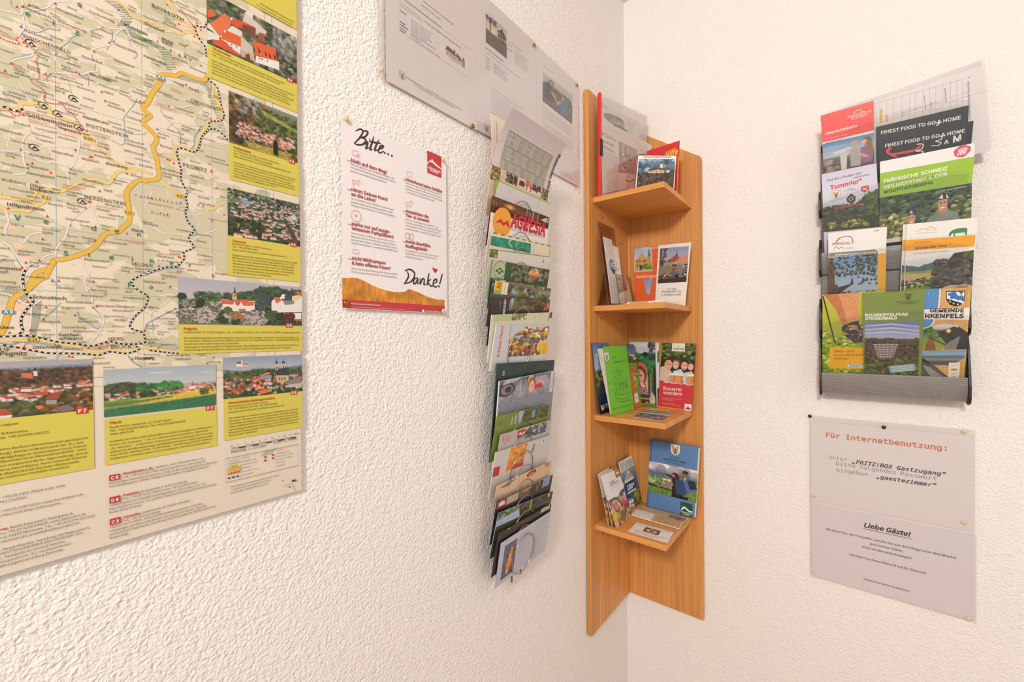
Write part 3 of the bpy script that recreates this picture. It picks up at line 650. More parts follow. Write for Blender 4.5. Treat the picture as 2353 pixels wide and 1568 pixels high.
# churches and castles
for cr, pts in ((C11, [(263, 105), (345, 105), (445, 82), (860, 58), (325, 412), (365, 655), (415, 715), (1690, 660), (1755, 640), (1450, 795), (175, 980), (80, 1095), (705, 1145), (1175, 1115), (1225, 1145), (1835, 150), (1570, 1425)]), (C12, [(340, 65), (515, 350), (775, 340), (835, 440), (725, 380), (740, 530), (630, 660), (435, 855), (840, 960), (205, 605), (620, 1235), (1315, 1275)]),
                (C21, [(1625, 80), (2165, 85), (2220, 105), (365, 295), (300, 250), (1340, 540), (325, 835), (1168, 838), (425, 1060), (500, 1045), (1390, 945), (1420, 945), (570, 1330), (1960, 1205), (1540, 1475), (785, 1190), (1660, 820), (1285, 510)]), (C22, [(365, 155), (200, 485), (815, 500), (980, 335), (960, 995), (350, 930), (380, 945), (440, 985), (1160, 300), (1060, 1350)]),
                (C31, [(1365, 160), (1395, 160), (1050, 185), (125, 265), (730, 385), (660, 740), (1960, 650), (1465, 750), (610, 1070), (400, 1100), (340, 1180), (310, 1205), (805, 1385), (905, 1385), (1450, 1395)]), (C32, [(800, 195), (870, 215), (510, 955), (535, 965), (225, 1090), (1175, 345), (285, 1275)]), (C41, [(425, 225), (1440, 315), (1490, 298), (670, 500), (465, 670), (145, 705), (375, 920), (845, 890), (910, 900), (1065, 1070), (1120, 1080), (1365, 945), (1540, 940), (1660, 865), (2235, 670), (2270, 135), (2245, 312), (2045, 1110), (710, 310), (1160, 435), (2155, 855)]), (C42, [(460, 315), (105, 860), (220, 885), (565, 995), (25, 295), (15, 640), (1022, 1030), (930, 1115)])):
    M.crop(*cr)
    for p in pts: c = M.T(p); M.add([c+np.array(q)*.0021 for q in ((-.5, -.45), (.5, -.45), (.35, .05), (.12, .1), (.12, .65), (-.12, .65), (-.12, .1), (-.35, .05))], [tuple(range(8))], '#cf4632', L_+12)
# camp sites
for cr, p in ((C11, (475, 665)), (C21, (1135, 45)), (C21, (672, 150)), (C21, (893, 280)), (C21, (1218, 495)), (C21, (530, 800)), (C31, (1270, 155))):
    M.crop(*cr); c = M.T(p); r = .0031; M.stroke([c+r*np.array([math.cos(a)*1.1, math.sin(a)*.9]) for a in np.linspace(.5, 5.9, 22)], .0006, '#3a2e26', L_+13)
    q = c+np.array([.0004, 0]); M.add([q+np.array(k)*r for k in ((-.7, -.5), (0, .55), (.75, -.5), (.3, -.5), (0, .05), (-.35, -.5))], [tuple(range(6))], '#3a2e26', L_+13)
LT = L_+14
def names(cr, data, col='#5d5247', **k): M.crop(*cr); M.layer = LT-1; M.lines(data, col=col, **k)
names(C11, '''355 125 795|Plankenfels
450 90 700|endorf
1030 115 1190|Streit
870 145 1285|Mengersdorf
1380 190 1765|Frankenhaag
1475 140 1745|Geislareuth
455 365 670|Löhlitz
885 335 1330|Wohnsgehaig
760 210 935|Altneu-
790 255 1015|wirtshaus
375 485 800|Nankendorf
780 570 965|Neusig
1110 665 1385|Volsbach
1560 475 1730|Plösen
1410 510 1610|Gallen-
1410 560 1550|bach
1775 700 2110|Glashütten
590 840 775|Hann-
600 890 740|berg
845 860 1080|Zeubach
1035 880 1190|Eichig
1265 880 1580|Reizendorf
1770 945 2075|Körzendorf
470 945 760|Langenloh
425 1025 640|Eichen-
425 1065 610|birkig
1030 980 1250|Weiher
950 1030 1120|Kirch-
950 1075 1140|ahorn
215 1085 400|Ober-
215 1135 460|ailsfeld
1530 1180 1810|Freiahorn
1780 1200 2000|gereuth
1825 1135 2010|Hinter-
1240 1195 1475|Christanz
940 1210 1280|Zauppenberg
1535 1320 1810|Poppendorf
1195 1350 1455|Brünnberg
850 1360 1090|Pfaffen-
850 1405 1000|berg
555 1270 710|Unter-
610 1320 750|ailsfeld
490 1390 830|Hungenberg
340 1435 600|Tüchers-
140 1430 400|Kohlstein
40 1460 430|Behringers-
130 640 270|Heroldsberg
0 765 230|Saugen-
0 410 180|esau
0 1130 290|einsdorf
1590 1425 1750|Adlitz
2100 1390 2260|Hinter-
2040 1420 2270|kleebach
1980 100 2120|Ober-
1980 150 2090|walz
1845 1410 2000|Vorder-
1845 1455 2030|kleebach
1280 1520 1470|Stelfing
2015 630 2290|Pittersdorf
760 1170 1010|Neumühle''')
names(C12, '''470 30 650|ersreuth
550 110 760|Görschnitz
505 165 800|Wendelhöfen
760 170 920|Stockig
300 265 420|Ober-
300 305 470|onsang
285 345 560|Meyernberg
0 240 200|Donndorf
510 645 620|Saas
260 660 0 0|x
450 860 635|Gesees
110 925 245|Creez
590 800 790|Destuben
680 995 910|Rödensdorf
780 760 900|Ober-
445 1215 585|Haag
25 1110 320|Muthmanns-
25 1150 150|reuth
10 1215 140|Moritz-
10 1255 120|reuth
210 1345 415|Weiglathal
295 1400 510|Hörlasreuth
660 1305 810|Groß
200 830 310|Pettendorf'''.replace('260 660 0 0|x\n', ''))
names(C21, '''0 60 265|mühle
500 75 620|feld
920 120 1240|Rackersberg
1040 210 1340|Weidmanns-
1030 260 1210|gesees
1240 155 1445|Hoßlach
1665 110 1870|Hohen-
1665 160 1920|mirsberg
1980 65 2180|Troskau
2040 255 2265|Bodendorf
1960 340 2175|Püttlach
545 185 720|Bösen-
570 240 720|birkig
0 305 215|tzdorf
215 430 465|Etzdorf
545 510 885|Sachsendorf
485 590 810|Stadelhofen
545 675 835|Tragweis
900 650 1180|Weidenloh
0 535 345|rtenreuth
170 700 450|Allersdorf
1665 410 1870|Mandlau
1745 500 2050|Prüllsbirkig
1965 500 2165|Kosbrunn
1510 740 1690|Elbers-
1510 785 1640|berg
1940 695 2220|Körbeldorf
1950 755 2260|Hollenberg
1910 855 2225|Willenreuth
2085 980 2320|Wallenberg
1240 815 1640|Kirchenbirkig
1450 930 1745|Kühlenfels
1260 985 1530|Waidach
1935 1040 2080|Lügen
2150 1080 2353|Neudorf
800 870 1130|Regenthal
460 920 830|Kleingesee
90 890 320|Leimers-
90 935 230|berg
10 1055 440|Geschwand
470 1110 750|Bärnfels
410 1205 830|Herzogwind
865 1250 1090|Leienfels
1065 1150 1320|Weiden-
1065 1205 1180|hüll
1270 1310 1590|Ottenberg
1745 1310 1975|Weiden-
1750 1355 1870|sees
2020 1240 2180|Bronn
15 1310 400|Wolfsberg
130 1450 530|Schossaritz
1030 1490 1280|Leupold-
1215 1380 1475|Höchstädt
1605 1475 1730|Hüll
805 1455 940|Neu-
805 1500 920|dorf
0 1170 180|dsdorf
905 380 1150|Hühnerloh''')
names(C22, '''455 180 725|Lindenhardt
620 90 810|Schwürz
860 240 970|Gotts-
860 290 940|feld
610 280 740|Arnolds-
300 305 430|Leups
550 450 770|Schnabel-
550 495 665|waid
350 510 580|Kaltenthal
210 560 380|Büchen-
210 610 320|bach
510 635 690|Langen-
510 685 630|reuth
240 740 415|Buchau
800 805 880|Zips
865 630 1040|Schönfeld
900 890 1190|Stemmenreuth
985 960 1235|Troschenreuth
675 960 830|Neuhof
240 1070 540|Lohesiedlung
285 1140 530|Nemschen-
285 1185 400|reuth
675 1175 890|Hainbronn
675 1240 800|Penzen-
675 1280 770|reuth
390 1320 570|Horlach
1080 620 1230|Prünst
670 1365 860|Weidlwang
1085 1360 1210|Gunzendorf''')
names(C31, '''415 85 610|Möchs
315 165 495|Almos
745 205 965|Münchs
1060 220 1340|Stierberg
1030 260 1220|Hetzen-
1115 320 1230|dorf
1025 60 1180|stein
1490 285 1710|Hunger
1620 215 1895|Mergners
1665 375 1920|Ottenhof
1525 400 1780|Eckenreuth
385 400 690|Wildenfels
165 520 370|Göring
655 595 930|Großen-
655 645 815|gsee
1015 435 1380|Reipertsgesee
1240 535 1420|Reuthof
1575 540 1720|Klaus-
1575 590 1680|berg
0 680 375|Vinterstein
1030 695 1190|Spies
1270 725 1455|Riegel-
1350 780 1470|stein
425 800 780|St. Helena
920 780 1270|Schermshöhe
965 840 1150|Ittling
1605 790 1960|Eichenstruth
645 890 930|Utzmanns-
645 925 780|bach
285 935 550|Hütten-
285 985 455|bach
1510 920 1670|Illafeld
1740 990 1995|Henneberg
1300 1065 1690|Hormersdorf
455 1110 780|Diepolds-
455 1165 600|dorf
1420 1170 1655|Wallsdorf
1875 1190 2060|Raiten-
1875 1240 2000|berg
2085 1200 2353|Rupprecht-
2085 1245 2230|stegen
885 1345 1225|Osternohe
410 1330 690|Kreuzbühl
1380 1345 1810|Steinensittenbach
1745 1405 1855|Treuf
1495 1485 1830|Hohenstein
0 1410 245|rsberg
0 1480 330|Großbell-
1930 1510 2080|Enzen-
0 890 150|dorf
0 1005 150|inter-
0 1070 210|dsberg
2210 480 2353|Bernh
0 355 65|en
0 565 50|ut''')
names(C32, '''795 90 960|Nasnitz
1115 90 1210|Ohrn
815 185 1030|Michelfeld
480 570 690|Fischstein
395 705 650|Mosenberg
780 635 985|Rauhenstein
775 735 910|Ranna
225 780 365|Hofen
375 875 580|Hammer-
375 915 530|schrott
200 960 440|Neuhaus
200 1020 510|a. d. Pegnitz
780 940 1000|Krottensee
615 1060 890|Finstermühle
480 1130 600|Engel-
480 1180 560|thal
640 1160 810|Bärnhof
255 1240 475|Häuslfeld
0 1330 320|Hartenstein
1045 1210 1225|Königste
0 485 210|ernheck
0 860 235|faffenhofen''')
names(C41, '''885 25 1140|Bondorf
1385 55 1645|Algersdorf
1255 145 1590|Morsbrunn
1930 85 2040|dorf
1890 175 2250|Artelshausen
1700 215 1960|Stöppach
1020 245 1420|Dietershofen
935 330 1300|Siegersdorf
1505 305 2080|Kirchensittenbach
1740 375 2060|Düsselbach
405 435 725|Rollhofen
1600 460 1905|Aspertshofen
1755 525 1960|Alfalter
625 550 930|Kersbach
1210 500 1360|Ober-
1210 545 1505|krumbach
960 635 1325|Leuzenberg
1135 700 1460|Kühnhofen
1730 620 1925|Kleedorf
1660 695 1785|Groß-
1890 715 2080|viehberg
470 680 770|Speikern
640 750 860|Obern-
640 795 780|dorf
1195 865 1345|Alten-
980 970 1280|sittenbach
365 1115 705|Rüblanden
1430 1115 1620|Weiher
1430 1200 1690|llenbach
1590 1255 1760|Arzberg
2300 320 2353|Vo''')
names(C42, '''65 310 215|Vorra
175 65 275|Groß
315 140 495|meinsfeld
330 385 500|Hirsch
205 470 460|Fischbrunn
45 575 230|Eschen-
45 615 165|bach
360 510 490|Hegen-
360 550 440|dorf
200 665 380|Hubmers-
200 700 290|berg
355 620 470|Bürtel
45 780 215|Hohen-
45 825 160|stadt
250 855 485|Pommels-
0 1000 235|Reckenberg
330 1010 550|Hartmanns-
460 1070 690|Stallbaum
85 1130 235|Arzlohe
605 1010 670|hof
800 1005 920|Haun-
940 1105 1120|Lichtenegg''')
names(C11, '''345 585 1085 585|WAISCHENFELD'''.replace('345 585 1085 585', '345 570 1085'), '#4a3c30')
names(C21, '1335 480 1970|POTTENSTEIN', '#4a3c30'); names(C12, '120 105 575|BAYREUTH', '#4a3c30'); names(C22, '685 85 1045|CREUSSEN\n575 1035 920|PEGNITZ', '#4a3c30')
names(C31, '1305 110 1930|BETZENSTEIN\n2025 1145 2353|VELDEN', '#4a3c30'); names(C41, '1675 825 1935|HERS-\n1715 955 2030|BRUCK\n0 1000 160|UF', '#4a3c30')
names(C21, '405 315 1110|Gößweinstein\n1280 340 1670|Haselbrunn\n1630 1060 1965|Wannberg\n460 1405 710|Ober-\n460 1455 810|trubach\n900 500 1380|Siegmannsbrunn', '#40362d', bold=.008)
names(C11, '1915 400 2265|Mistelgau\n1380 1160 1710|Ahorntal', '#40362d', bold=.008)
names(C12, '0 350 300|ckersdorf\n265 580 450|Mistel-\n265 620 410|bach\n0 830 320|Hummeltal', '#40362d', bold=.008)
names(C31, '110 220 680|Hiltpoltstein\n2035 615 2210|Plech\n0 1200 310|mmels-\n0 1260 120|orf', '#40362d', bold=.008)
names(C41, '500 175 1020|Schnaittach\n905 760 1250|Reichen-\n900 815 1270|schwand\n505 955 955|Ottensoos\n0 1060 415|Pegnitz\n0 645 210|chen\n2085 1120 2353|Happur', '#40362d', bold=.008)
names(C42, '0 1060 160|purg', '#40362d', bold=.008)
names(C31, '215 440 320|V\n670 500 750|e\n1085 550 1100|l\n1410 600 1480|d\n1770 645 1840|e\n2115 695 2170|n\n975 985 1050|s\n1355 1010 1395|t\n1685 1050 1755|e\n2030 1080 2050|i\n1975 1480 2035|F', '#2f7a55', bold=.01)
names(C32, '90 1045 145|n\n380 1080 435|e\n660 1105 690|r\n80 1425 135|o\n375 1420 405|r', '#2f7a55', bold=.01)
names(C11, '1195 95 1265|e\n385 235 465|e\n810 385 835|i\n1155 525 1225|z', '#2f7a55', bold=.01)
for i, (x, y, ch) in enumerate(((2080, 75, 'V'), (2160, 95, 'e'), (2225, 105, 'l'), (2265, 115, 'd'), (2330, 122, 'e'))): names(C31, '%d %d %d|%s' % (x, y, x+(10 if ch == 'l' else 32), ch), '#4a4038')
for x, y, ch in ((100, 115, 'n'), (165, 130, 's'), (225, 140, 't'), (285, 155, 'e'), (345, 165, 'i'), (400, 175, 'n'), (465, 185, 'e'), (530, 195, 'r')): names(C32, '%d %d %d|%s' % (x, y, x+(9 if ch == 'i' else 26), ch), '#4a4038')
for x, y, ch in ((115, 330, 'F'), (180, 340, 'o'), (235, 345, 'r'), (285, 355, 's'), (335, 365, 't')): names(C32, '%d %d %d|%s' % (x, y, x+28, ch), '#4a4038')
for x, y, ch in ((0, 590, 'm'), (85, 625, 'm'), (175, 680, 'm'), (275, 715, 'm'), (375, 750, 'e'), (450, 780, 'l'), (505, 815, 'g'), (585, 840, 'a'), (655, 875, 'u')): names(C12, '%d %d %d|%s' % (x, y, x+(8 if ch == 'l' else 38), ch), '#40382f')
names(C22, '970 1125 1010|6', '#e0764a', bold=.02); names(C32, '990 1255 1030|8\n975 450 1010|7', '#e0764a', bold=.02); names(C41, '1600 135 1655|F', '#e59a5a', bold=.02)
RD = dict(col='#d2604c')
names(C11, '680 305 1100|Naturkundlicher\n570 690 900|Fliegenfischer-\n570 730 770|zentrum\n0 495 130|Burg\n0 535 250|Schönstein\n200 1000 325|Burg\n200 1035 450|Rabeneck\n860 1140 1175|Sophienhöhle\n645 1165 780|Burg\n645 1215 915|Rabenstein\n0 1165 150|museum', **RD)
names(C12, '120 135 470|Eremitage und Neues Schloss\n660 265 840|Eremitage\n445 900 575|Kirchen-\n445 935 525|burg\n405 1295 530|Ursprung\n405 1325 570|Roter Main', **RD)
names(C21, '425 250 880|Spielzeugmuseum\n435 370 720|Basilika und\n435 405 870|Wallfahrtsmuseum\n1370 555 1700|Burg Pottenstein\n1380 600 1655|Erlebnismeile\n920 595 1180|Kletterwald\n1260 730 1410|Teufels-\n1260 765 1385|höhle\n965 1385 1320|Abenteuerpark\n965 1425 1235|Kletterwald\n740 40 1140|Fränkische Schweiz Museum', **RD)
names(C22, '160 100 340|Pferderondell\n160 130 470|und Bauernmuseum\n200 850 300|Ruine\n200 880 430|Böheimstein', **RD)
names(C31, '175 100 650|Motorradmuseum\n1485 235 1820|Heimatmuseum\n985 880 1265|Hormersdorf\n1755 740 2255|Fränkisches Wunderland\n1980 795 2205|Freizeitpark', **RD)
names(C32, '60 175 435|Wildgehege Hufeisen\n215 915 480|Burg Veldenstein\n945 405 1210|Schloss Hohenlohe\n340 1185 540|Petershöhle\n300 1260 495|Burg Hartenstein\n800 1000 990|Maximilians-\n800 1030 890|grotte', **RD)
names(C41, '715 350 845|Ruine\n715 390 1000|Rothenberg', **RD)
names(C41, '550 290 860|Rothen-Berg', '#6a5b40'); names(C21, '940 270 1140|Püttlach', '#6f9db0'); names(C41, '430 890 640|Pegnitz', '#6f9db0')
names(C31, '880 150 965|612\n1300 810 1380|635\n1350 1400 1430|623', '#4a4038'); names(C11, '665 375 745|502\n1170 355 1250|587\n1125 960 1200|521', '#4a4038'); names(C41, '590 340 670|627\n190 865 275|324', '#4a4038'); names(C42, '190 185 245|555', '#4a4038')
# road numbers
def R2h(tl, x1, h):
    a = M.T(tl); s1 = M.T((x1, tl[1]))[0]; t0 = M.T((tl[0], tl[1]+h))[1]; return [np.array(p) for p in ((a[0], a[1]), (s1, a[1]), (s1, t0), (a[0], t0))]
def shield(cr, tl, x1, h, txt, bgc, fg):
    M.crop(*cr); q = R2h(tl, x1, h); M.layer = LT; M.add(q, [(0, 1, 2, 3)], bgc, LT+1); w = q[1]-q[0]; h = q[0]-q[3]
    M.text(txt, q[3]+w*.14+h*.16, q[2]-w*.14+h*.16, fg, bold=.02, layer=LT+2)
shield(C12, (185, 1098), 312, 38, 'A 9', '#2f93bd', '#f2efe8'); shield(C41, (28, 357), 228, 56, 'A 9', '#2f93bd', '#f2efe8')
for cr, a, x, h, t in ((C21, (1275, 620), 1462, 42, 'B 470'), (C31, (632, 48), 765, 58, 'B 2'), (C31, (1912, 283), 2062, 55, 'E 51'), (C32, (468, 28), 592, 50, 'B 85'), (C22, (1048, 145), 1145, 44, 'B 85'), (C12, (1010, 1380), 1088, 40, 'B 2'), (C41, (408, 788), 602, 52, 'B 14')): shield(cr, a, x, h, t, '#ecc14a', '#3f3220')

# ---------------------------------------------------------------- photographs and yellow boxes pasted into the map's print
YE = '#dccb58'; PL = LT+3
NAT = ['#3c4a34', '#4c5a3c', '#5d6844', '#2f3a2c', '#6f7048']; AUT = ['#7a5230', '#5c4a30', '#8a6236', '#4a4230', '#6a6a3a', '#3a3c2c', '#96602e']
def box_(tl, br, col=YE): M.add(R2(tl, br), [(0, 1, 2, 3)], col, PL)
def pic(tl, br, fn, seed, step=.0011): M.c = (0, 0, 1, 1); M.photo(R2(tl, br), fn, seed, step, layer=PL+1)
M.c = (0, 0, 1, 1)
box_((474, -200), (681.5, 69)); box_((477, 95), (683, 259.5)); box_((525, 327), (687, 452)); box_((523, 541), (690, 648.5)); box_((410.5, 746), (694, 805.3)); box_((514, 917), (694.5, 982.6)); box_((240, 964), (498, 1024.5)); box_((-160, 940), (216.4, 1076))
def p_tuch(i):
    i.grad([(0, '#5c6450'), (1, '#4e5644')]); i.blobs(0, 0, 1, 1, 420, .035, ['#4c5840', '#5e6a4c', '#3a4234', '#7a7a5a', '#8a8068']); i.blobs(.62, .1, 1, .95, 220, .03, ['#2f362c', '#3c4434', '#54583e', '#6b6450', '#9a9488']); i.blobs(.7, .05, 1, .5, 60, .03, ['#8d8a84', '#a39c92', '#6f6a64'], 1.6)
pic((474.3, -23), (682, 193.6), p_tuch, 3)
def vp(cr, col, *pts): M.crop(*cr); M.add([M.T(p) for p in pts], [tuple(range(len(pts)))], col, PL+2); 
def vp3(cr, col, *pts): M.crop(*cr); M.add([M.T(p) for p in pts], [tuple(range(len(pts)))], col, PL+3)
OR1, OR2, OR3, WH = '#e0663c', '#d95a38', '#c4553a', '#e9ded2'
vp(C12, '#e2d8cc', (925, 400), (1130, 560), (1420, 690), (1440, 470), (1290, 380), (1180, 470), (950, 340), (930, 350))
vp(C12, '#d5cabd', (1480, 170), (1800, 470), (1740, 560), (1440, 330)); vp(C12, '#cdc0b4', (1420, 520), (1590, 690), (1620, 900), (1420, 810))
vp(C12, OR1, (930, 135), (1010, 155), (1055, 240), (930, 260)); vp(C12, '#e5754a', (965, 350), (1185, 195), (1280, 300), (1270, 370), (1110, 540)); vp(C12, OR2, (1285, 262), (1480, 330), (1620, 400), (1640, 480), (1330, 390), (1280, 350))
vp(C12, '#7a4a40', (1450, 355), (1640, 420), (1620, 540), (1420, 455)); vp(C12, OR1, (1150, 420), (1420, 545), (1420, 690), (1130, 570)); vp(C12, WH, (1130, 570), (1420, 690), (1410, 800), (1130, 600)); vp(C12, OR2, (1000, 585), (1160, 590), (1400, 810), (1380, 820), (1010, 640))
vp(C12, WH, (925, 440), (1100, 520), (1110, 590), (1000, 580), (925, 590)); vp(C12, OR1, (1590, 590), (1920, 715), (1950, 900), (1640, 810)); vp(C12, '#efe6dc', (1640, 820), (1975, 905), (1980, 1030), (1630, 910)); vp(C12, '#9a5a48', (1680, 475), (1760, 500), (1780, 640), (1660, 590)); vp(C12, WH, (1480, 190), (1530, 145), (1600, 210), (1590, 280)); vp(C12, '#e0a17c', (1430, 740), (1570, 780), (1620, 890), (1430, 830)); vp3(C12, '#6a5248', (1480, 800), (1540, 790), (1560, 880), (1490, 860))
for x, y in ((1660, 680), (1760, 730), (1820, 760), (1890, 770)): vp3(C12, '#3d2c2a', (x, y), (x+45, y+85), (x+22, y+100))
for x, y in ((1680, 845), (1710, 850), (1730, 858), (1800, 880), (1205, 610), (1275, 640), (1350, 670), (1280, 690)): vp3(C12, '#4a4548', (x, y), (x+12, y+4), (x+12, y+28), (x, y+24))
for x, y in ((1170, 440), (1270, 260)): vp3(C12, '#f0e6da', (x, y), (x+25, y+8), (x+25, y+40), (x, y+32))
def p_pott(i):
    i.grad([(0, '#8a8f86'), (.2, '#6d7358'), (.5, '#3f4634'), (1, '#6f6a3c')]); i.blobs(0, .05, .55, .62, 260, .03, AUT); i.blobs(.35, .1, 1, .6, 300, .022, ['#4a5236', '#5f6a3c', '#6f7440', '#7d7a42', '#343c2a']); i.blobs(.1, 0, .4, .35, 40, .03, ['#8d8a80', '#7b776e', '#a19c90'])
    i.poly([(.42, .13), (1, .3), (1, .36), (.5, .24)], '#96a04e', .2); i.blobs(0, .5, .25, .95, 90, .03, ['#4a3626', '#3a3226', '#6a4a2a']); i.houses(.12, .52, .95, .8, 130, .03, ('#c9755a', '#b5604c', '#d98a5e', '#8d5a4e', '#a34c3a')); i.houses(.5, .6, .95, .8, 60, .028, ('#e08a55', '#d97a4a', '#c96a48')); i.blobs(.1, .78, 1, .86, 60, .02, ['#3c402c', '#54583a']); i.poly([(.2, .86), (1, .84), (1, 1), (.3, 1)], '#b39a4c', .3, 60); i.blobs(.2, .84, 1, 1, 60, .02, ['#b8a050', '#8f8444', '#a68e48']); i.blobs(.88, .7, 1, 1, 40, .02, ['#59602e', '#3c4426']); i.poly([(.62, .7), (.655, .62), (.69, .7), (.69, .98), (.62, .95)], '#22281c', .3)
pic((525, 208), (683, 375.5), p_pott, 5)
def p_creu(i):
    i.grad([(0, '#5c6658'), (1, '#3f4636')]); i.mott(.3, 30); i.blobs(0, 0, 1, 1, 300, .025, ['#3c4632', '#4a5438', '#5c6440', '#2f362a']); i.houses(0, .02, 1, .3, 130, .014, ('#c0a59a', '#a88478', '#8f7a74', '#b59080')); i.houses(.05, .2, 1, .85, 230, .024, ('#cf6f4e', '#b55a45', '#d98058', '#7d6a6a', '#a88a80', '#8f5248')); i.blobs(0, .62, .5, 1, 90, .035, ['#2c3424', '#38402c', '#465034'])
    i.houses(.1, .8, 1, .98, 18, .04); i.poly([(.78, .55), (.84, .52), (.98, .9), (.9, .95)], '#5a4a48', .2); i.poly([(.17, .17), (.3, .2), (.28, .3), (.19, .26)], '#8aa0b8'); i.ell(.9, .35, .05, .06, '#c3cdd6'); i.poly([(.02, .2), (.16, .22), (.1, .3), (.02, .3)], '#6f8040')
pic((522.3, 431), (689, 567.4), p_creu, 7, .0009)
def p_pegn(i):
    i.grad([(0, '#b3aeb8'), (.5, '#c5bcc0'), (1, '#c9bcba')]); i.ridge([(0, .42), (.1, .5), (.22, .42), (.42, .28), (.6, .12), (.75, .03), (.88, .12), (1, .24)], '#46573f', .4, 70, .04); i.blobs(.12, .3, .75, .6, 200, .02, ['#3c4d36', '#506444', '#445a3c']); i.blobs(.6, .1, 1, .4, 160, .016, ['#3f4f3a', '#4d5f44']); i.ridge([(0, .62), (1, .66)], '#4b5540', .3)
    i.poly([(0, .9), (.62, .9), (.62, 1), (0, 1)], '#6d7f48', .3, 60)
pic((409.3, 636.5), (693, 748.7), p_pegn, 9)
def pc(*a): vp(C42, *a)
for cx, cy, cw, ch in ((1110, 180, 120, 150), (1195, 200, 150, 140), (1320, 205, 110, 150), (1430, 205, 190, 150), (1885, 155, 130, 190), (1970, 200, 230, 170), (2200, 140, 110, 230), (2005, 110, 60, 60)):
    pc('#efe4da', (cx-20, cy+60), (cx+cw*.25, cy-5), (cx+cw, cy), (cx+cw, cy+ch), (cx-20, cy+ch))
pc('#d9694a', (1110, 180), (1220, 180), (1240, 250), (1135, 250)); pc('#d9694a', (1215, 200), (1330, 195), (1310, 255), (1235, 255)); pc('#c9604a', (1325, 205), (1425, 205), (1390, 270), (1350, 270)); pc('#de6a48', (1425, 205), (1620, 215), (1600, 275), (1450, 275)); pc('#d9694a', (1890, 152), (1985, 155), (2010, 200), (1940, 240)); pc('#d8643f', (2200, 100), (2240, 70), (2300, 75), (2300, 110)); pc('#8b8a8c', (2030, 195), (2200, 200), (2195, 250), (2060, 262)); pc('#46505e', (1790, 165), (1880, 150), (1830, 245), (1800, 220)); pc('#4a4e5c', (2070, 110), (2170, 105), (2160, 165), (2050, 150))
pc('#c9604a', (1375, 320), (1480, 318), (1500, 350), (1400, 350)); pc('#d8643f', (1380, 180), (1520, 180), (1530, 215), (1380, 208)); pc('#ddb57a', (1300, 90), (1350, 90), (1365, 190), (1290, 185)); pc('#55565c', (1300, 90), (1318, 50), (1325, 0), (1332, 0), (1338, 50), (1355, 90)); vp3(C42, '#6a4a38', (1325, 100), (1340, 100), (1340, 140), (1325, 140)); pc('#efe2d6', (715, 200), (740, 195), (752, 275), (735, 280)); pc('#3b443a', (2000, 370), (2300, 365), (2300, 378), (2000, 382)); pc('#efe4da', (2050, 380), (2300, 378), (2300, 470), (2060, 470)); pc('#b06a4c', (2190, 472), (2300, 475), (2300, 510), (2190, 500)); pc('#e9d0a0', (2165, 130), (2290, 115), (2270, 190), (2165, 200))
def over(cr, tl, br, fn, seed, clip=None): M.crop(*cr); M.photo([M.T(tl), M.T((br[0], tl[1])), M.T(br), M.T((tl[0], br[1]))], fn, seed, .0011, clip, PL+4)
def scatter(cr, cx, cy, rx, ry, n, cols, seed, r=.0011):
    """foliage printed as clusters of small dabs over a photograph"""
    g = random.Random(seed); M.crop(*cr)
    by = {}
    for _ in range(n):
        a = g.uniform(0, 6.283); q = math.sqrt(g.random()); by.setdefault(g.randrange(len(cols)), []).append((cx+rx*q*math.cos(a), cy+ry*q*math.sin(a)))
    for k, pts in by.items():
        V, F = [], []
        for p in pts:
            c = M.T(p); s = r*g.uniform(.6, 1.5); o = len(V); ph = g.uniform(0, 1); V += [c+s*np.array([math.cos(ph+j*1.256), math.sin(ph+j*1.256)*g.uniform(.7, 1.1)]) for j in range(5)]; F.append(tuple(range(o, o+5)))
        M.add(V, F, cols[k], PL+4+(k % 2), wt=8)
BL = ['#cfb9b4', '#b9a8a4', '#8f8a80', '#6a6a5c', '#ddc9c4']
for x, y, rx, ry, n in ((640, 230, 130, 60, 90), (640, 400, 150, 100, 330), (900, 410, 190, 120, 380), (1040, 290, 110, 70, 150), (1480, 460, 110, 80, 110), (1640, 450, 190, 110, 380), (1260, 430, 90, 70, 90)): scatter(C42, x, y, rx, ry, n, BL if y > 240 else ['#6f7462', '#8f9080', '#55604c'], int(x), .0013)
for x, y, rx, ry, n, c in ((1230, 340, 50, 50, 60, ['#6f7c44', '#5c6a3a']), (1720, 200, 70, 150, 190, ['#39443e', '#4c584e', '#5d6a60']), (1700, 70, 25, 70, 40, ['#39443e', '#4c584e']), (820, 230, 40, 55, 50, ['#2c332a', '#384030']), (1370, 430, 90, 60, 80, ['#c98a4a', '#a8743e']), (1880, 420, 110, 70, 150, ['#5f7040', '#4c5c38']), (2110, 430, 90, 50, 120, ['#8a3f3c', '#6a3230']), (1990, 430, 70, 50, 70, ['#4a3a34', '#384030']), (1170, 490, 60, 40, 70, ['#2f3a28', '#3c4830']), (2050, 520, 250, 30, 120, ['#4c5440', '#3a4232', '#60644c']), (560, 130, 50, 40, 40, ['#2c342c', '#3a443a']), (1350, 500, 60, 40, 50, ['#2f3528', '#454a38'])): scatter(C42, x, y, rx, ry, n, c, int(x+y), .0014)
for x in (760, 930, 1290): vp3(C42, '#43362e', (x, 480), (x+20, 480), (x+14, 545), (x+2, 545))
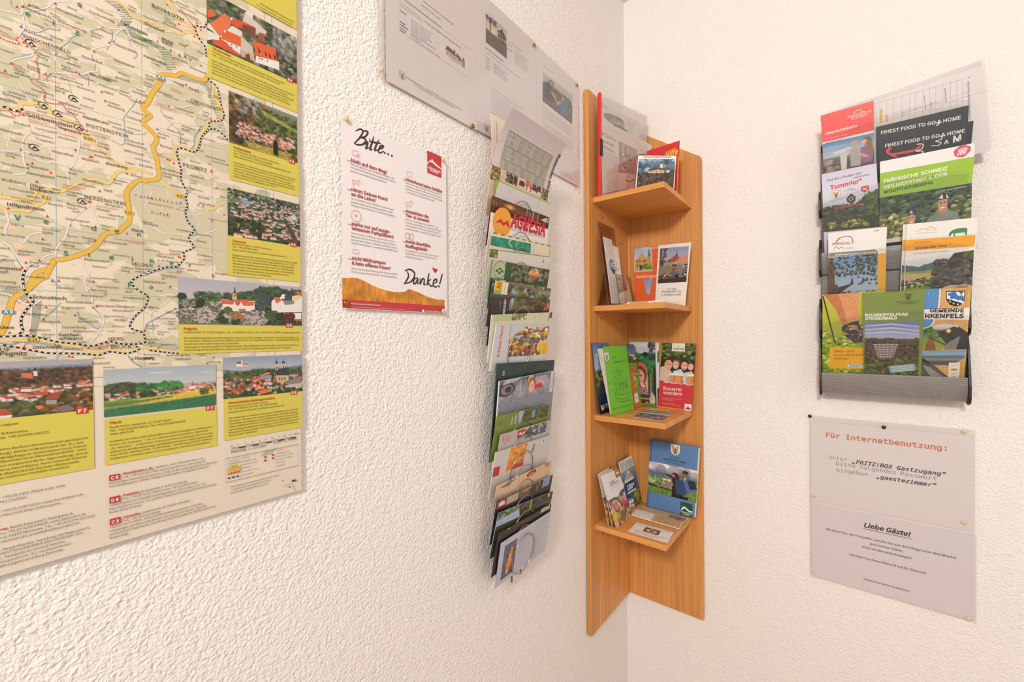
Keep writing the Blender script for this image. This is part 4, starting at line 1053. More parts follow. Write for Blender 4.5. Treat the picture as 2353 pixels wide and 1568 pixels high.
def p_betz(i):
    i.grad([(0, '#a9a3ac'), (.12, '#b5adb0'), (.13, '#6a5a4a'), (1, '#453f34')]); i.ridge([(0, .13), (.5, .12), (.75, .1), (1, .09)], '#8590a0', .1, 30, .02); i.ridge([(0, .16), (.25, .13), (.5, .17), (.8, .14), (1, .15)], '#5d4c3c', .4, 70, .02); i.blobs(0, .16, 1, .5, 420, .016, ['#5c4636', '#6f5440', '#4a4034', '#7d5c3c', '#3f3c30']); i.blobs(0, .45, 1, 1, 260, .02, ['#3c4430', '#4c4a34', '#6a5430', '#2e3228', '#7a5a34']); i.houses(.1, .42, 1, .66, 60, .028, ('#d9704c', '#c9604a', '#b5604c', '#7a5a50')); i.houses(.05, .62, .95, .95, 34, .05, ('#d8643f', '#a34c3a', '#8a4a40', '#6f6260', '#c4553a')); i.blobs(.6, .6, 1, 1, 90, .03, ['#5c4a30', '#80552e', '#3c402c', '#95652f']); i.blobs(.25, .75, .6, 1, 80, .03, ['#3f4a30', '#54583a', '#6a6438'])
pic((-120, 836), (213.5, 941.5), p_betz, 13)
vp(C41, '#d9704c', (330, 1330), (480, 1325), (510, 1385), (500, 1420), (320, 1390)); vp(C41, '#ded4c8', (510, 1295), (575, 1290), (580, 1370), (520, 1375)); vp(C41, '#3d434e', (500, 1300), (520, 1265), (538, 1235), (560, 1260), (582, 1295))
vp(B1, '#c4553a', (0, 415), (80, 405), (195, 490), (0, 505)); vp(B1, '#e9ded2', (0, 520), (180, 500), (180, 545), (0, 565)); vp(B1, '#c95a3e', (560, 140), (760, 135), (750, 185), (540, 190)); vp(B1, '#a8513c', (790, 160), (960, 140), (900, 260), (720, 270)); vp(B1, '#9aa2aa', (720, 275), (890, 268), (880, 330), (720, 335)); vp(B1, '#7d7270', (870, 385), (1060, 340), (1180, 415), (960, 460)); vp(B1, '#e07a4a', (545, 370), (640, 350), (690, 390), (600, 420)); vp(B1, '#d9704c', (340, 70), (500, 65), (500, 95), (320, 105)); vp(B1, '#eadfd4', (325, 105), (490, 95), (490, 140), (325, 140))
def p_plech(i):
    i.grad([(0, '#a9b4bc'), (.4, '#c2c6c4'), (.5, '#4c5a3a'), (1, '#3f7048')]); i.ridge([(0, .38), (.08, .3), (.2, .29), (.3, .36), (.4, .44), (.5, .48), (1, .47)], '#46503a', .4, 80, .02); i.blobs(0, .34, .34, .55, 160, .018, ['#4a5238', '#3c4430', '#5a5c40']); i.blobs(.28, .4, .5, .64, 110, .03, ['#3f6a3c', '#4c7a44', '#355c36']); i.blobs(.46, .38, .64, .54, 70, .03, ['#487a42', '#3c6a3a', '#558a4c']); i.houses(.02, .5, .4, .64, 34, .02); i.houses(.3, .52, 1, .64, 70, .026, ('#e07a50', '#d96c48', '#c96048')); i.houses(.68, .44, 1, .6, 80, .018, ('#e07a50', '#d96c48', '#c96048', '#b5564a')); i.blobs(.3, .56, .42, .7, 40, .025, ['#3c4a34', '#2f3c2a'])
    i.poly([(0, .66), (.3, .66), (1, .6), (1, .82), (0, .84)], '#8d9a4a', .15, 60); i.poly([(.2, .68), (1, .57), (1, .68), (.5, .74)], '#ddc24c', .12, 70); i.poly([(0, .70), (.3, .70), (.6, .66), (.5, .76), (0, .78)], '#5f8048', .15, 60); i.poly([(.2, .78), (.5, .71), (1, .66), (1, .72), (.4, .79)], '#d6b84a', .15, 70); i.poly([(0, .84), (.45, .79), (1, .72), (1, 1), (0, 1)], '#3f7450', .35, 110); i.blobs(.83, .56, .92, .7, 40, .012, ['#5a6a38', '#45542c']); i.blobs(0, .5, 1, .64, 40, .012, ['#3f5a38']); i.ell(.46, .13, .1, .02, '#d9cdc6'); i.ell(.9, .18, .07, .015, '#d9cdc6'); i.poly([(.76, .46), (.765, .36), (.77, .46), (.78, .5), (.75, .5)], '#4c4a50'); i.poly([(.72, .48), (.79, .48), (.79, .56), (.72, .56)], '#e9ddd2')
pic((237.6, 850.5), (496.5, 930.5), p_plech, 15)
def p_goe(i):
    i.grad([(0, '#8f9db0'), (.3, '#b0b6bc'), (1, '#8a8070')]); i.ridge([(0, .3), (.25, .36), (.4, .3), (.6, .34), (.8, .32), (1, .28)], '#6f8088', .15, 30, .03); i.ridge([(0, .42), (.3, .36), (.45, .33), (.62, .42), (1, .36)], '#4c5a40', .4, 60, .03); i.blobs(0, .36, 1, .55, 200, .018, ['#4a5838', '#5a6440', '#6f6a44', '#3c4832']); i.houses(0, .5, 1, .88, 120, .045, ('#d8643f', '#c9553a', '#8a6a60', '#d97a50', '#6a6670')); i.blobs(0, .6, 1, 1, 90, .025, ['#3c4830', '#54603a', '#6a6040']); i.poly([(0, .9), (1, .9), (1, 1), (0, 1)], '#4a6040', .3); i.houses(.05, .86, .6, .95, 7, .05); i.blobs(0, .88, 1, 1, 90, .022, ['#3c4a30', '#50603c', '#2f3c28'])
pic((512.3, 822), (694.5, 899), p_goe, 17)
vp(C42, '#3f4455', (1920, 1270), (1960, 1200), (2080, 1170), (2135, 1240), (2125, 1290), (1950, 1300)); vp(C42, '#cdb384', (1930, 1290), (2120, 1290), (2110, 1390), (1950, 1400)); vp(C42, '#d8bd8c', (1920, 1140), (1965, 1135), (1965, 1210), (1920, 1215)); vp(C42, '#d8bd8c', (2015, 1130), (2065, 1125), (2065, 1180), (2015, 1190))
for x in (1938, 2040): vp(C42, '#3c4254', (x-25, 1115), (x-20, 1095), (x-4, 1085), (x-2, 1040), (x+2, 1040), (x+4, 1085), (x+20, 1090), (x+25, 1112))
for x, y in ((1970, 1320), (2010, 1320), (2050, 1320), (1935, 1165), (2035, 1150)): vp3(C42, '#4a4048', (x, y), (x+14, y), (x+14, y+40), (x, y+40))
vp(C42, '#e9ddd2', (1350, 1120), (1420, 1090), (1425, 1075), (1438, 1075), (1440, 1110), (1530, 1115), (1530, 1145), (1440, 1160), (1350, 1165)); vp(C42, '#8a4a44', (1350, 1120), (1370, 1095), (1420, 1095), (1425, 1120)); vp(C42, '#d8643f', (1440, 1118), (1520, 1112), (1530, 1135), (1445, 1140)); vp(C42, '#e07a4a', (1690, 1290), (1820, 1240), (1860, 1260), (1720, 1310)); vp(C42, '#8f98a8', (1690, 1310), (1860, 1280), (1870, 1320), (1700, 1350)); vp(C42, '#c4b9ac', (2070, 1440), (2300, 1370), (2310, 1463), (2070, 1463)); vp(C42, '#8b8580', (2060, 1380), (2260, 1320), (2310, 1400), (2080, 1425)); vp(B3, '#e07a3c', (540, 110), (720, 72), (722, 115), (560, 160))
# red reference squares and captions
def ref(cr, tl, x1, hh, t): M.crop(*cr); q = R2h(tl, x1, hh); M.add(q, [(0, 1, 2, 3)], '#cf3e3c', PL+6); w, h = q[1]-q[0], q[0]-q[3]; M.text(t, q[3]+w*.16+h*.2, q[2]-w*.16+h*.2, '#f3ebe2', bold=.03, layer=PL+7)
for r_ in ((C12, (2090, 1123), 2178, 62, 'E 6'), (C22, (2115, 913), 2205, 68, 'F 6'), (C32, (2135, 740), 2228, 64, 'H 5'), (C42, (2075, 527), 2170, 65, 'G 6'), (B1, (1193, 395), 1382, 97, 'F 7'), (B2, (1720, 366), 1855, 74, 'F 7'), (B3, (972, 107), 1057, 55, 'E 6'), (B5, (137, 428), 312, 90, 'C 8'), (B5, (143, 774), 315, 98, 'D 6'), (B5, (147, 1114), 320, 98, 'C 3')): ref(*r_)
LT2 = PL+8; HD = dict(col='#cc4a2c', bold=.02)
def cap(cr, data, **k): M.crop(*cr); M.layer = LT2-1; M.lines(data, **{'col': '#463c22', **k})
cap(C12, '1000 720 1265|Tüchersfeld', **HD); cap(C22, '1310 770 1560|Pottenstein', **HD); cap(C32, '1290 735 1490|Creussen', **HD); cap(C42, '583 625 775|Pegnitz', **HD); cap(B2, '217 650 395|Plech', **HD); cap(B3, '140 285 762|Gössweinstein-Behringersmühle', **HD)
cap(C12, '''998 768 2055|Fränkische-Schweiz-Museum, OT Tüchersfeld, 91278 Pottenstein,
998 812 1980|Tel.: +49 (0)9242 1640, Fax: +49 (0)9242 1056, www.fsmt.de
998 895 2183|Das Fränkische-Schweiz-Museum gehört zu den sehenswertesten Museen
998 940 2120|Frankens. Untergebracht im Judenhof, der ehemaligen „unteren Burg“
998 985 2190|beherbergt es wertvolle Sammlungen zu Geologie und Archäologie,
998 1030 2115|Handwerk, Zunft, Kunst und Kunsthandwerk, Wohnen und Volksfrömmigkeit
998 1075 2130|Besonders beachtenswert ist die Synagoge aus dem 18. Jahrhundert''')
cap(C22, '''1310 810 1975|Forchheimer Straße 1, 91278 Pottenstein,
1310 855 1870|Tel.: +49 (0)9243 70841 und 70842
1310 895 2140|www.pottenstein.de, verkehrsbuero@pottenstein.de
1310 985 2215|Pottenstein - nationales Geotop, Zufluchtsort der hl. Elisabeth,
1310 1025 2195|romantisches Felsenstädtchen am Schnittpunkt von vier
1310 1070 2160|Tälern. Genießen Sie bei uns Ihre Freizeit. Sport, Kultur,
1310 1110 2200|Erholung - hier finden Sie einfach alles, was einen Urlaub
1310 1150 2210|noch erlebnisreicher macht. Einzigartig Die Pottensteiner
1310 1190 1920|Erlebnismeile: 14 Highlights auf 5 km!''')
cap(C32, '''1290 775 1865|Bahnhofstraße 11, 95473 Creussen,
1290 818 1660|Tel.: +49 (0)9270 9890
1290 860 2085|www.stadt-creussen.de, www.kruegemuseum.de
1293 940 2240|Krügemuseum mit zahlreichen wertvollen Exponaten aus der
1293 980 2195|Blütezeit der Creussener Steinzeugproduktion im 17. und
1295 1022 2195|18. Jahrhundert, Mittelalterlicher Stadtkern mit komplett
1295 1065 2190|erhaltener Stadtmauer und einer mehr als 1000 jährigen
1297 1108 2190|Geschichte. Naturbelassene Wanderwege im Rotmaintal,
1297 1152 2120|beschilderter Naturlehrpfad, Grünewald-Altar in der
1299 1195 1855|St.-Michael-Kirche zu Lindenhardt''')
cap(C42, '''585 672 2270|Hauptstraße 73, 91257 Pegnitz, Tel.: +49 (0)9241 72311, Fax: +49 (0)9241 7238811, www.pegnitz.de
590 758 2268|Der staatlich anerkannte Erholungsort Pegnitz mit 650-jähriger Geschichte ist das Eingangstor zur
590 800 2275|Fränkischen Schweiz und dem Veldensteiner Forst. Gut markierte Wander- und Radwege führen Sie
590 845 1395|durch eine herrliche fränkische Landschaft.
590 890 2260|Sehenswert: Zaußenmühle mit Pegnitzquelle, Wasserberg mit Karstwunder, Historisches Rathaus,
590 935 2150|Schloßberg mit Aussichtsturm, Kleiner Kulm (höchste Erhebung der Fränkischen Schweiz)''')
cap(B1, '''10 680 283|ungsort
22 812 440|Betzenstein,
0 880 762|ax: +49 (0)9244 985215
0 1062 1375|nton-Buchner-Heimatmuseum (geologische
0 1130 1300|lung), Kirche in Betzenstein (18. Jh.) und
0 1195 1375|Wildgehege im Veldensteiner Forst, Freizeit-
0 1255 1350|Überreste einer Meeresstrandhöhle - etwa
0 1320 1378|ein (vorgeschichtliche Jägersiedlung), diverse
0 1385 1365|nt zu besichtigen), Aussichtspunkt Schmid-
0 1450 1250|k (Deutschlands höchster Kletterwald),
0 1510 1075|er schönsten Freibäder Frankens)''')
cap(B2, '''217 715 1172|Markt Plech, Hauptstr. 15, 91287 Plech
217 770 1397|Tel.: +49 (0)9244 98520, Fax: +49 (0)9244 985218
217 820 597|www.plech.de
217 935 1835|Erstmals im Jahre 1266 urkundlich erwähnt. Evangelische Markgrafen-
220 990 1760|kirche „St. Susannae“ (18. Jh.) mit barockem Kanzelaltar, Pfarrkirche
222 1045 1835|„St. Sebastian“ in Bernheck, Historischer Brunnen (Bauzeit 1533 bis 1543),
222 1100 1835|zahlreiche Rundwanderwege mit Wanderleitsystem, KulturLandschafts-
222 1150 1835|weg, Nordic-Walking-Park: „Großer Berg“, Anziehungspunkt für Kletterer;
224 1205 1830|Wildgehege im Veldensteiner Forst, Freizeitpark „Fränkisches Wunderland“''')
cap(B3, '''140 328 668|Burgstraße 6, 91327 Gößweinstein
140 365 795|Tel.: +49 (0)9242 456, Fax: +49 (0)9242 1863
140 405 880|www.goessweinstein.de, info@goessweinstein.de
145 485 1078|Barockbasilika von Balthasar Neumann, Basilikakonzerte, Basilika-
145 525 1065|führungen, Klosterkirche, Burg Gößweinstein, Scheffel Denkmal,
145 563 1085|Fränkisches Spielzeugmuseum, Wallfahrtsmuseum (auch mit Führ-
145 600 1080|ungen), Balthasar-Neumann-Rundwanderweg, geologischer Rund-
147 640 1085|wanderweg, Nachtwächterrundgänge, schöne Aussichtspunkte im
147 678 1070|Wiesenttal, Museumsbahn nach Ebermannstadt, Kreativzentrum
147 716 518|Morschreuth, Hallenbad''')
M.layer = LT2
cap(B3, '178 940 638|Maßstab  1 : 175 000\n748 815 1045|1 cm = 1,75 km', col='#453c36'); cap(B3, '172 858 192|0\n272 835 284|1\n362 820 380|2\n455 805 472|3\n545 785 562|4\n632 767 648|5\n715 750 732|6\n800 732 816|7\n880 718 896|8\n960 702 976|9\n1010 693 1040|10\n1047 687 1085|km', col='#453c36')
for i in range(10):
    M.crop(*B3); a, b = M.T((180, 885)), M.T((1042, 712)); a = np.array((a[0], a[1])); b = np.array((b[0], a[1])); p, q = a+(b-a)*i/10, a+(b-a)*(i+1)/10
    M.stroke([p, q], .0016 if i % 2 else .0004, '#453c36', LT2)
    if not i % 2: M.stroke([p+np.array((0, .0016)), q+np.array((0, .0016))], .0004, '#453c36', LT2)
M.crop(*B3); q = R2((103, 1015), (1068, 1078)); a, b = M.T((103, 1015)), M.T((103, 1333)); s1 = M.T((1072, 900))[0]
M.stroke([np.array((a[0], a[1])), np.array((s1, a[1])), np.array((s1, b[1])), np.array((a[0], b[1]))], .0005, '#6a6058', LT2, closed=True)
for y, c, w, d in ((1045, '#b5aca0', .0006, None), (1080, '#b9b4ac', .001, None), (1128, '#e6cf9a', .003, None), (1178, '#e3b24e', .005, None), (1222, '#c9402e', .0018, (.0016, .0014)), (1276, '#2e2a28', .0016, (.003, .0016))):
    p, q = M.T((132, y)), M.T((303, y)); q = np.array((q[0], p[1])); M.stroke([p, q], w, c, LT2, dash=d)
p = R2h((168, 1106), 270, 34); M.add(p, [(0, 1, 2, 3)], '#d6c23c', LT2+1); M.text('E 72', p[3]+(p[1]-p[0])*.2+(p[0]-p[3])*.15, p[2]-(p[1]-p[0])*.2+(p[0]-p[3])*.15, '#453c22', layer=LT2+2)
q = R2((610, 928), (765, 925)); p = M.T((610, 965)); hatch(B3, [(612, 945), (762, 912)], .010, .8, .0018)
cap(B3, '''328 1010 420|Feldweg
328 1058 510|Befestigte Straße
328 1100 530|Fernverkehrsstraße
328 1145 435|Autobahn
328 1192 540|Burgenstraßen-Radweg
325 1238 478|Eisenbahnlinie
775 912 870|Naturpark
775 955 960|Schloß, Burg - Ruine
770 995 1005|Kirche, Kapelle - Denkmal
770 1035 995|Aussicht - Aussichtsturm
770 1078 895|Höhle - Caritas
765 1122 895|Campingplatz
168 1400 820|Herausgeber und verantwortlich für den Inhalt:
168 1440 705|Tourismuszentrale Fränkische Schweiz
168 1480 668|Kartographie: NeubertVerlag, Poing''', col='#5a5048')
for p in ((632, 990), (735, 962), (630, 1035), (735, 1005)): M.disc(p, .0014, '#cf3e3c', LT2)
M.ell((865, 1302), (872, 1301), (865, 1294), '#2e2622', LT2); M.ell((957, 1390), (965, 1388), (957, 1378), '#3a2e28', LT2); M.stroke([(985, 1310), (1045, 1300)], .0025, '#5a5048', LT2); M.stroke([(880, 1395), (920, 1360), (985, 1350), (1005, 1380), (1030, 1440)], .0006, '#b5a48c', LT2, 5)
RB = dict(col='#cc3f30', bold=.03)
cap(B5, '355 415 845|Neunkirchen a. Br.,\n357 757 618|Pretzfeld,\n360 1100 637|Schesslitz,', **RB)
cap(B5, '''875 312 1640|Rathaus, 91077 Neunkirchen a. Br.,
357 470 1645|Tel.: +49 (0) 9134 7050, www.neunkirchen-am-brand.de
137 570 1825|Ehemaliges barockes Amtshaus (1743), im Barockstil gehaltenes Rathaus
137 622 1700|mit Marktwappen (1444), Heilige Grabkapelle, Synagoge Ermreuth
632 695 1365|Hauptstraße 3, 91362 Pretzfeld,
360 812 1523|Tel.: +49 (0) 9194 734711 oder +49 (0) 9194 73470
143 918 1665|Judenfriedhof in Pretzfeld und Hagenbach, altes Schloss (16. Jh.),
143 972 1825|Barockpfarrkirche (18. Jh.), größtes Süßkirschenanbaugebiet Deutschlands,
143 1025 640|Ruine Dietrichstein
655 1022 1412|Hauptstraße 34, 96110 Scheßlitz,
362 1155 940|Tel.: +49 (0) 0542 94900
147 1260 1610|Pfarrkirche St. Kilian, barockes Elisabethen-Hospital mit Kirche,
147 1318 1670|ehemaliges Zunfthaus der Brauer mit reichem Fachwerk, Teile der
147 1370 1815|historischen Stadtmauer, Giechburg und Felsenkapelle (Wallfahrtskirche),
147 1425 435|Ruine Gügl''', col='#51453c')
cap(B4, '0 810 118|ees,', **RB)
cap(B4, '''0 355 935|: +49 (0) 9192 70924 oder 7090
0 415 385|mit Stadttor
0 550 1200|: +49 (0) 9190 92920, www.heroldsbach.de
0 612 878|chloss mit altem Schlosspark,
0 680 12|n
145 782 1055|Markt Kasendorf, Marktplatz 8,
0 872 1238|el.: +49 (0) 9228 999620, www.kasendorf.de
0 932 1375|z 4, 96197 Wonsees, Tel.: +49 (0) 9274 213 oder
0 990 1142|.wonsees.de, poststelle@kasendorf.de
0 1108 1295|, Aussichtsplatz Turmberg mit Magnusturm,
0 1160 1192|tem Panoramablick des nördlichen Jura
0 1222 930|), Tanzlinde im Ortsteil Peesten
0 1282 1025|anspareil (18. Jh.) mit Naturtheater
0 1342 908|ührungen) und Burg Zwernitz''', col='#51453c')
M.crop(*C12); M.lines('1690 62 2183|und Falkenhof, Burg Rabenstein\n1640 82 2160|für Familienausflüge, Gemeinden und\n1700 160 2150|Angelkarten für Fliegenfischer', col='#463c22')
o = M.build('wall_map', 'map_print', extra=('map_land',)); tag(o, 'large cream and green road map with village photos and yellow text boxes on left wall', 'map')
# ================================================================ pins
PINS = {}
def pin(name, P, N, label, mat, r=.0045):
    """drawing pin: flat domed head on a short shank"""
    N = Vector(N).normalized(); u = N.orthogonal().normalized(); w = N.cross(u); V, F = [], []; seg = 16
    rings = [(.55, .0), (.98, .0004), (1.0, .0009), (.92, .0015), (.62, .0021), (.25, .0024)]
    for q, h in rings: V += [N*h+(u*math.cos(a)+w*math.sin(a))*r*q for a in np.arange(seg)*2*math.pi/seg]
    for i in range(len(rings)-1):
        for k in range(seg): F.append((i*seg+k, i*seg+(k+1) % seg, (i+1)*seg+(k+1) % seg, (i+1)*seg+k))
    F += [tuple(range(seg))[::-1], tuple(range((len(rings)-1)*seg, len(rings)*seg))]
    o = link(name, V, F, [mat], smooth=True); o.location = P
    sh = tube([(0, 0, 0), -N*.0016], .0006, 6); q = link('shank', sh[0], sh[1], ['steel_wire']); q.parent = o
    tag(o, label, 'drawing pin', 'drawing pins')
def pinL(px, py, mat, label, off=.0068): pin('drawing_pin', onx(px, py, off), (1, 0, 0), label, mat)
def pinR(px, py, mat, label, off=.0068): pin('drawing_pin', ony(px, py, -off), (0, -1, 0), label, mat)
pinL(795, 272.5, 'cream_tack', 'cream drawing pin in the upper left corner of the please-and-thanks poster'); pinL(1018, 367, 'cream_tack', 'cream drawing pin beside the red square at the upper right of the please-and-thanks poster')
pinL(795.5, 697, 'brass_tack', 'brass drawing pin on the red strip at lower left of the please-and-thanks poster'); pinL(1018.5, 715.5, 'cream_tack', 'cream drawing pin in the lower right corner of the please-and-thanks poster')
pinL(876, 159.5, 'cream_tack', 'cream drawing pin in the clear punched margin of the left excursion sheet'); pinL(1086.5, 290, 'brass_tack', 'brass drawing pin at the bottom where left and middle excursion sheets meet')
pinL(1228, 104, 'brass_tack', 'brass drawing pin at the top where middle and right excursion sheets meet'); pinL(1326.5, 196, 'brass_tack', 'brass drawing pin in the upper right corner of the right excursion sheet'); pinL(1327.5, 433, 'cream_tack', 'cream drawing pin in the lower right corner of the right excursion sheet')
pinR(1861, 956.5, 'bronze_tack', 'dark bronze drawing pin in the upper left corner of the internet notice'); pinR(2031, 982, 'bronze_tack', 'dark bronze drawing pin at the middle of the top edge of the internet notice'); pinR(2215.5, 992, 'cream_tack', 'cream drawing pin in the upper right corner of the internet notice')
pinR(1870.5, 1139.5, 'cream_tack', 'cream drawing pin on the left edge between the two wall notices'); pinR(2215.5, 1201.5, 'cream_tack', 'cream drawing pin on the right edge between the two wall notices'); pinR(1870.5, 1314, 'cream_tack', 'cream drawing pin in the lower left corner of the dear-guests notice'); pinR(2226.5, 1422.5, 'cream_tack', 'cream drawing pin in the lower right corner of the dear-guests notice')

def sleeve(S, pts, name, parent, off=.0009, mat='sleeve_film', holes=()):
    """clear plastic film over a sheet; PTS in the sheet's present coordinates"""
    v = np.array([S.T(p) for p in pts])
    if np.sum(v[:, 0]*np.roll(v[:, 1], -1)-v[:, 1]*np.roll(v[:, 0], -1)) < 0: v = v[::-1]
    P = S.P3(v, off)-np.array(parent.location); n = len(P)
    o = link(name, np.r_[P, P-S.N*.00012], [tuple(range(n)), tuple(range(n, 2*n))[::-1]]+[(i, n+i, n+(i+1) % n, (i+1) % n) for i in range(n)], [mat]); o.parent = parent; return o

# ================================================================ please-and-thanks poster
BC = (770, 250, .3125)
S = wallL(.0042); S.crop(*BC)
a, b, c = S.T((42, 62)), S.T((822, 1508)), S.T((50, 1468))
x0, x1, y1, y0 = S.T((50, 800))[0], S.T((818, 800))[0], S.T((50, 62))[1], S.T((820, 1507))[1]
S.body([np.array(p) for p in ((x0, y0), (x1, y0), (x1, y1), (x0, y1))], '#efe6e4')
def rc(tl, br, col):
    a, b = S.T(tl), S.T(br); return S.add([(a[0], b[1]), (b[0], b[1]), (b[0], a[1]), (a[0], a[1])], [(0, 1, 2, 3)], col)
xl, xr_ = S.T((53, 1300))[0], S.T((805, 1400))[0]; yr1, yr0 = S.T((53, 1400))[1], S.T((53, 1465))[1]
def p_wood(i):
    i.A[:] = srgb('#c9822e'); v = i.nz(40, 3)*.5+i.nz(14, 2)*.5; i.A *= (.75+.5*v)[..., None]; i.A *= (1+.15*(i.nz(90, 6)-.5))[..., None]; i.A = np.clip(i.A, 0, 1)
wv = [(53, 1245), (130, 1243), (190, 1255), (300, 1310), (420, 1345), (510, 1345), (540, 1328), (600, 1345), (700, 1390), (805, 1408)]
top = [S.T(p) for p in wv]; ym = max(p[1] for p in top)
cl = [((p[0]-xl)/(xr_-xl), (ym-p[1])/(ym-yr1)) for p in catmull(top, 5)]+[(1, 1), (0, 1)]
S.photo([np.array(p) for p in ((xl, ym), (xr_, ym), (xr_, yr1), (xl, yr1))], p_wood, 4, .0009, cl)
S.add([(xl, yr0), (xr_, yr0), (xr_, yr1), (xl, yr1)], [(0, 1, 2, 3)], '#c03a40')
INK = '#3b3634'; RDP = '#a83a3c'
def brush(strokes, w=.0031):
    for st in strokes: S.stroke(st, w, INK, None, 6, taper=(.6, .9, 1.05, 1.1, .9, 1, .8, .6))
# "Bitte..." and "Danke!" are brush lettering: drawn as strokes
brush([[(150, 165), (185, 150), (205, 170), (180, 215), (140, 255)], [(195, 160), (240, 170), (222, 205), (185, 212)], [(185, 212), (228, 230), (205, 262), (165, 265), (138, 252)], [(222, 265), (240, 245), (235, 270), (225, 292), (250, 285)], [(285, 205), (270, 255), (255, 300), (275, 296)], [(322, 228), (302, 270), (290, 305), (308, 304)], [(250, 240), (300, 250), (335, 255)], [(305, 305), (345, 290), (355, 275), (335, 275), (318, 310), (330, 325), (358, 312)]])
S.disc((255, 228), .0014, INK)
for p in ((365, 325), (390, 335), (417, 347)): S.disc(p, .0019, INK)
brush([[(525, 1190), (540, 1230), (515, 1280), (508, 1288)], [(512, 1192), (550, 1182), (585, 1215), (560, 1270), (505, 1288)], [(608, 1245), (585, 1250), (575, 1280), (590, 1285), (608, 1250), (605, 1285), (618, 1280)], [(625, 1248), (625, 1290), (640, 1255), (655, 1255), (652, 1295), (665, 1288)], [(690, 1210), (675, 1300)], [(705, 1255), (682, 1275), (705, 1305), (718, 1300)], [(715, 1290), (745, 1275), (745, 1255), (725, 1265), (722, 1300), (740, 1312), (755, 1300)], [(788, 1215), (768, 1290)]])
S.disc((764, 1307), .002, INK)
S.curve([(735, 1208), (716, 1180), (720, 1168), (734, 1176), (745, 1178), (752, 1186)], '#cf3038', 5)
q = S.T((676, 307)); p = S.T((781, 508)); p2 = S.T((676, 470)); rx0, rx1, ry1, ry0 = q[0], p[0], q[1], p2[1]
S.add([(rx0, ry0), (rx1, ry0), (rx1, ry1), (rx0, ry1)], [(0, 1, 2, 3)], '#c4363c'); RL = S.layer
S.poly([(676, 398), (700, 376), (705, 385), (712, 366), (722, 388), (748, 412), (779, 440), (779, 447), (745, 425), (712, 395), (690, 392), (676, 412)], '#efe6e4')
S.lines('683 438 774|FRÄNKISCHE\n697 458 760|SCHWEIZ', col='#efe6e4', bold=.02)
S.lines('''88 380 378|...bleib auf dem Weg!
90 595 383|...nimm Deinen Hund
117 638 296|an die Leine!
93 850 404|...parke nur auf ausge-
120 890 428|wiesenen Parkplätzen!
96 1106 370|...nicht Wildcampen
121 1146 405|& kein offenes Feuer!
498 522 785|...hinterlasse keine Abfälle!
497 755 686|...respektiere die
517 793 691|Tier- & Umwelt!
496 980 700|...meide überfüllte
514 1018 676|Ausflugsziele!''', col=RDP, bold=.022)
S.lines('''113 412 432|Hiervon gibt es mehr als 4000 Kilometer, die
113 436 441|Dich durch faszinierende Landschaften und zu
113 462 378|grandiosen Aussichtspunkten führen.
117 665 432|So schützt Du unsere Wildtiere und die Land-
117 690 426|bewirtschaftung. Die Entsorgung des Hunde-
117 714 440|kotbeutels im Mülleimer ist selbstverständlich.
118 920 440|Parke niemals auf Wiesen, Äckern oder am Stra-
118 944 446|ßenrand. Das zerstört die Natur und das Wachs-
118 968 452|tum auf den Feldern. Außerdem behindert es die
118 992 458|Zufahrt für Rettungs- u. Landwirtschaftsfahrzeuge.
119 1180 458|Nutze mit Deinem Fahrzeug oder Zelt ausschließ-
119 1205 456|lich die ausgewiesenen Stell- und Campingplätze.
518 550 780|Nimm alles, was Du mitgebracht hast, wieder mit
518 572 778|nach Hause. Nutze die öffentlichen Toiletten und
518 594 786|sollte keine in der Umgebung sein, dann vergrabe
518 616 730|im Notfall Deine Hinterlassenschaften.
515 818 760|Kein Foto rechtfertigt einen „Fehltritt“ in ge-
515 840 776|schützte Landschaftsräume, weder zu Fuß, noch
515 862 780|mit der Drohne. Schone und respektiere die Tier-
515 885 776|und Pflanzenwelt. Verhalte Dich möglichst leise.
514 1046 755|Ist es irgendwo zu voll? Dann schau um die
514 1068 743|nächste Ecke, denn dort wartet schon die
514 1092 645|nächste Überraschung.''', col='#6a5f5c')
for pts in ([(120, 310), (165, 310), (172, 340), (150, 350), (125, 335)], [(150, 345), (165, 365), (178, 355), (170, 335)], [(122, 515), (135, 530), (165, 532), (180, 520), (175, 545), (170, 570), (163, 550), (135, 550), (130, 570), (128, 540)], [(526, 460), (564, 470), (560, 500), (532, 500)], [(522, 452), (566, 458)], [(520, 690), (545, 690), (560, 670), (572, 690), (556, 705), (552, 730), (545, 712), (528, 715), (524, 728)], [(124, 1035), (160, 1035), (180, 1060), (170, 1068), (126, 1062)]): S.stroke(pts, .0008, '#d99a94', None, 0, True)
for p, r in (((153, 790), .0088), ((531, 935), .0052), ((558, 942), .0052)): cc = S.T(p); S.stroke([cc+r*np.array([math.cos(k), math.sin(k)]) for k in np.arange(24)*math.pi/12], .0008, '#d08a86', closed=True)
S.lines('146 802 162|P', col='#c9706c'); S.lines('112 1438 330|Tourismuszentrale Fränkische Schweiz', col='#f0dcd8', bold=.015)
S.lines('112 1460 505|Oberes Tor 1, 91320 Ebermannstadt, Telefon +49 9191 861054, info@fraenkische-schweiz.com', col='#e8c4c0'); S.lines('655 1493 778|fraenkische-schweiz.com', col='#f0dcd8', bold=.01); rc((637, 1478), (651, 1497), '#efe6e4')
o = S.build('poster', 'paper_gloss'); tag(o, 'tall white laminated poster beginning Bitte and ending Danke with an orange wood strip', 'poster', 'posters on the left wall')

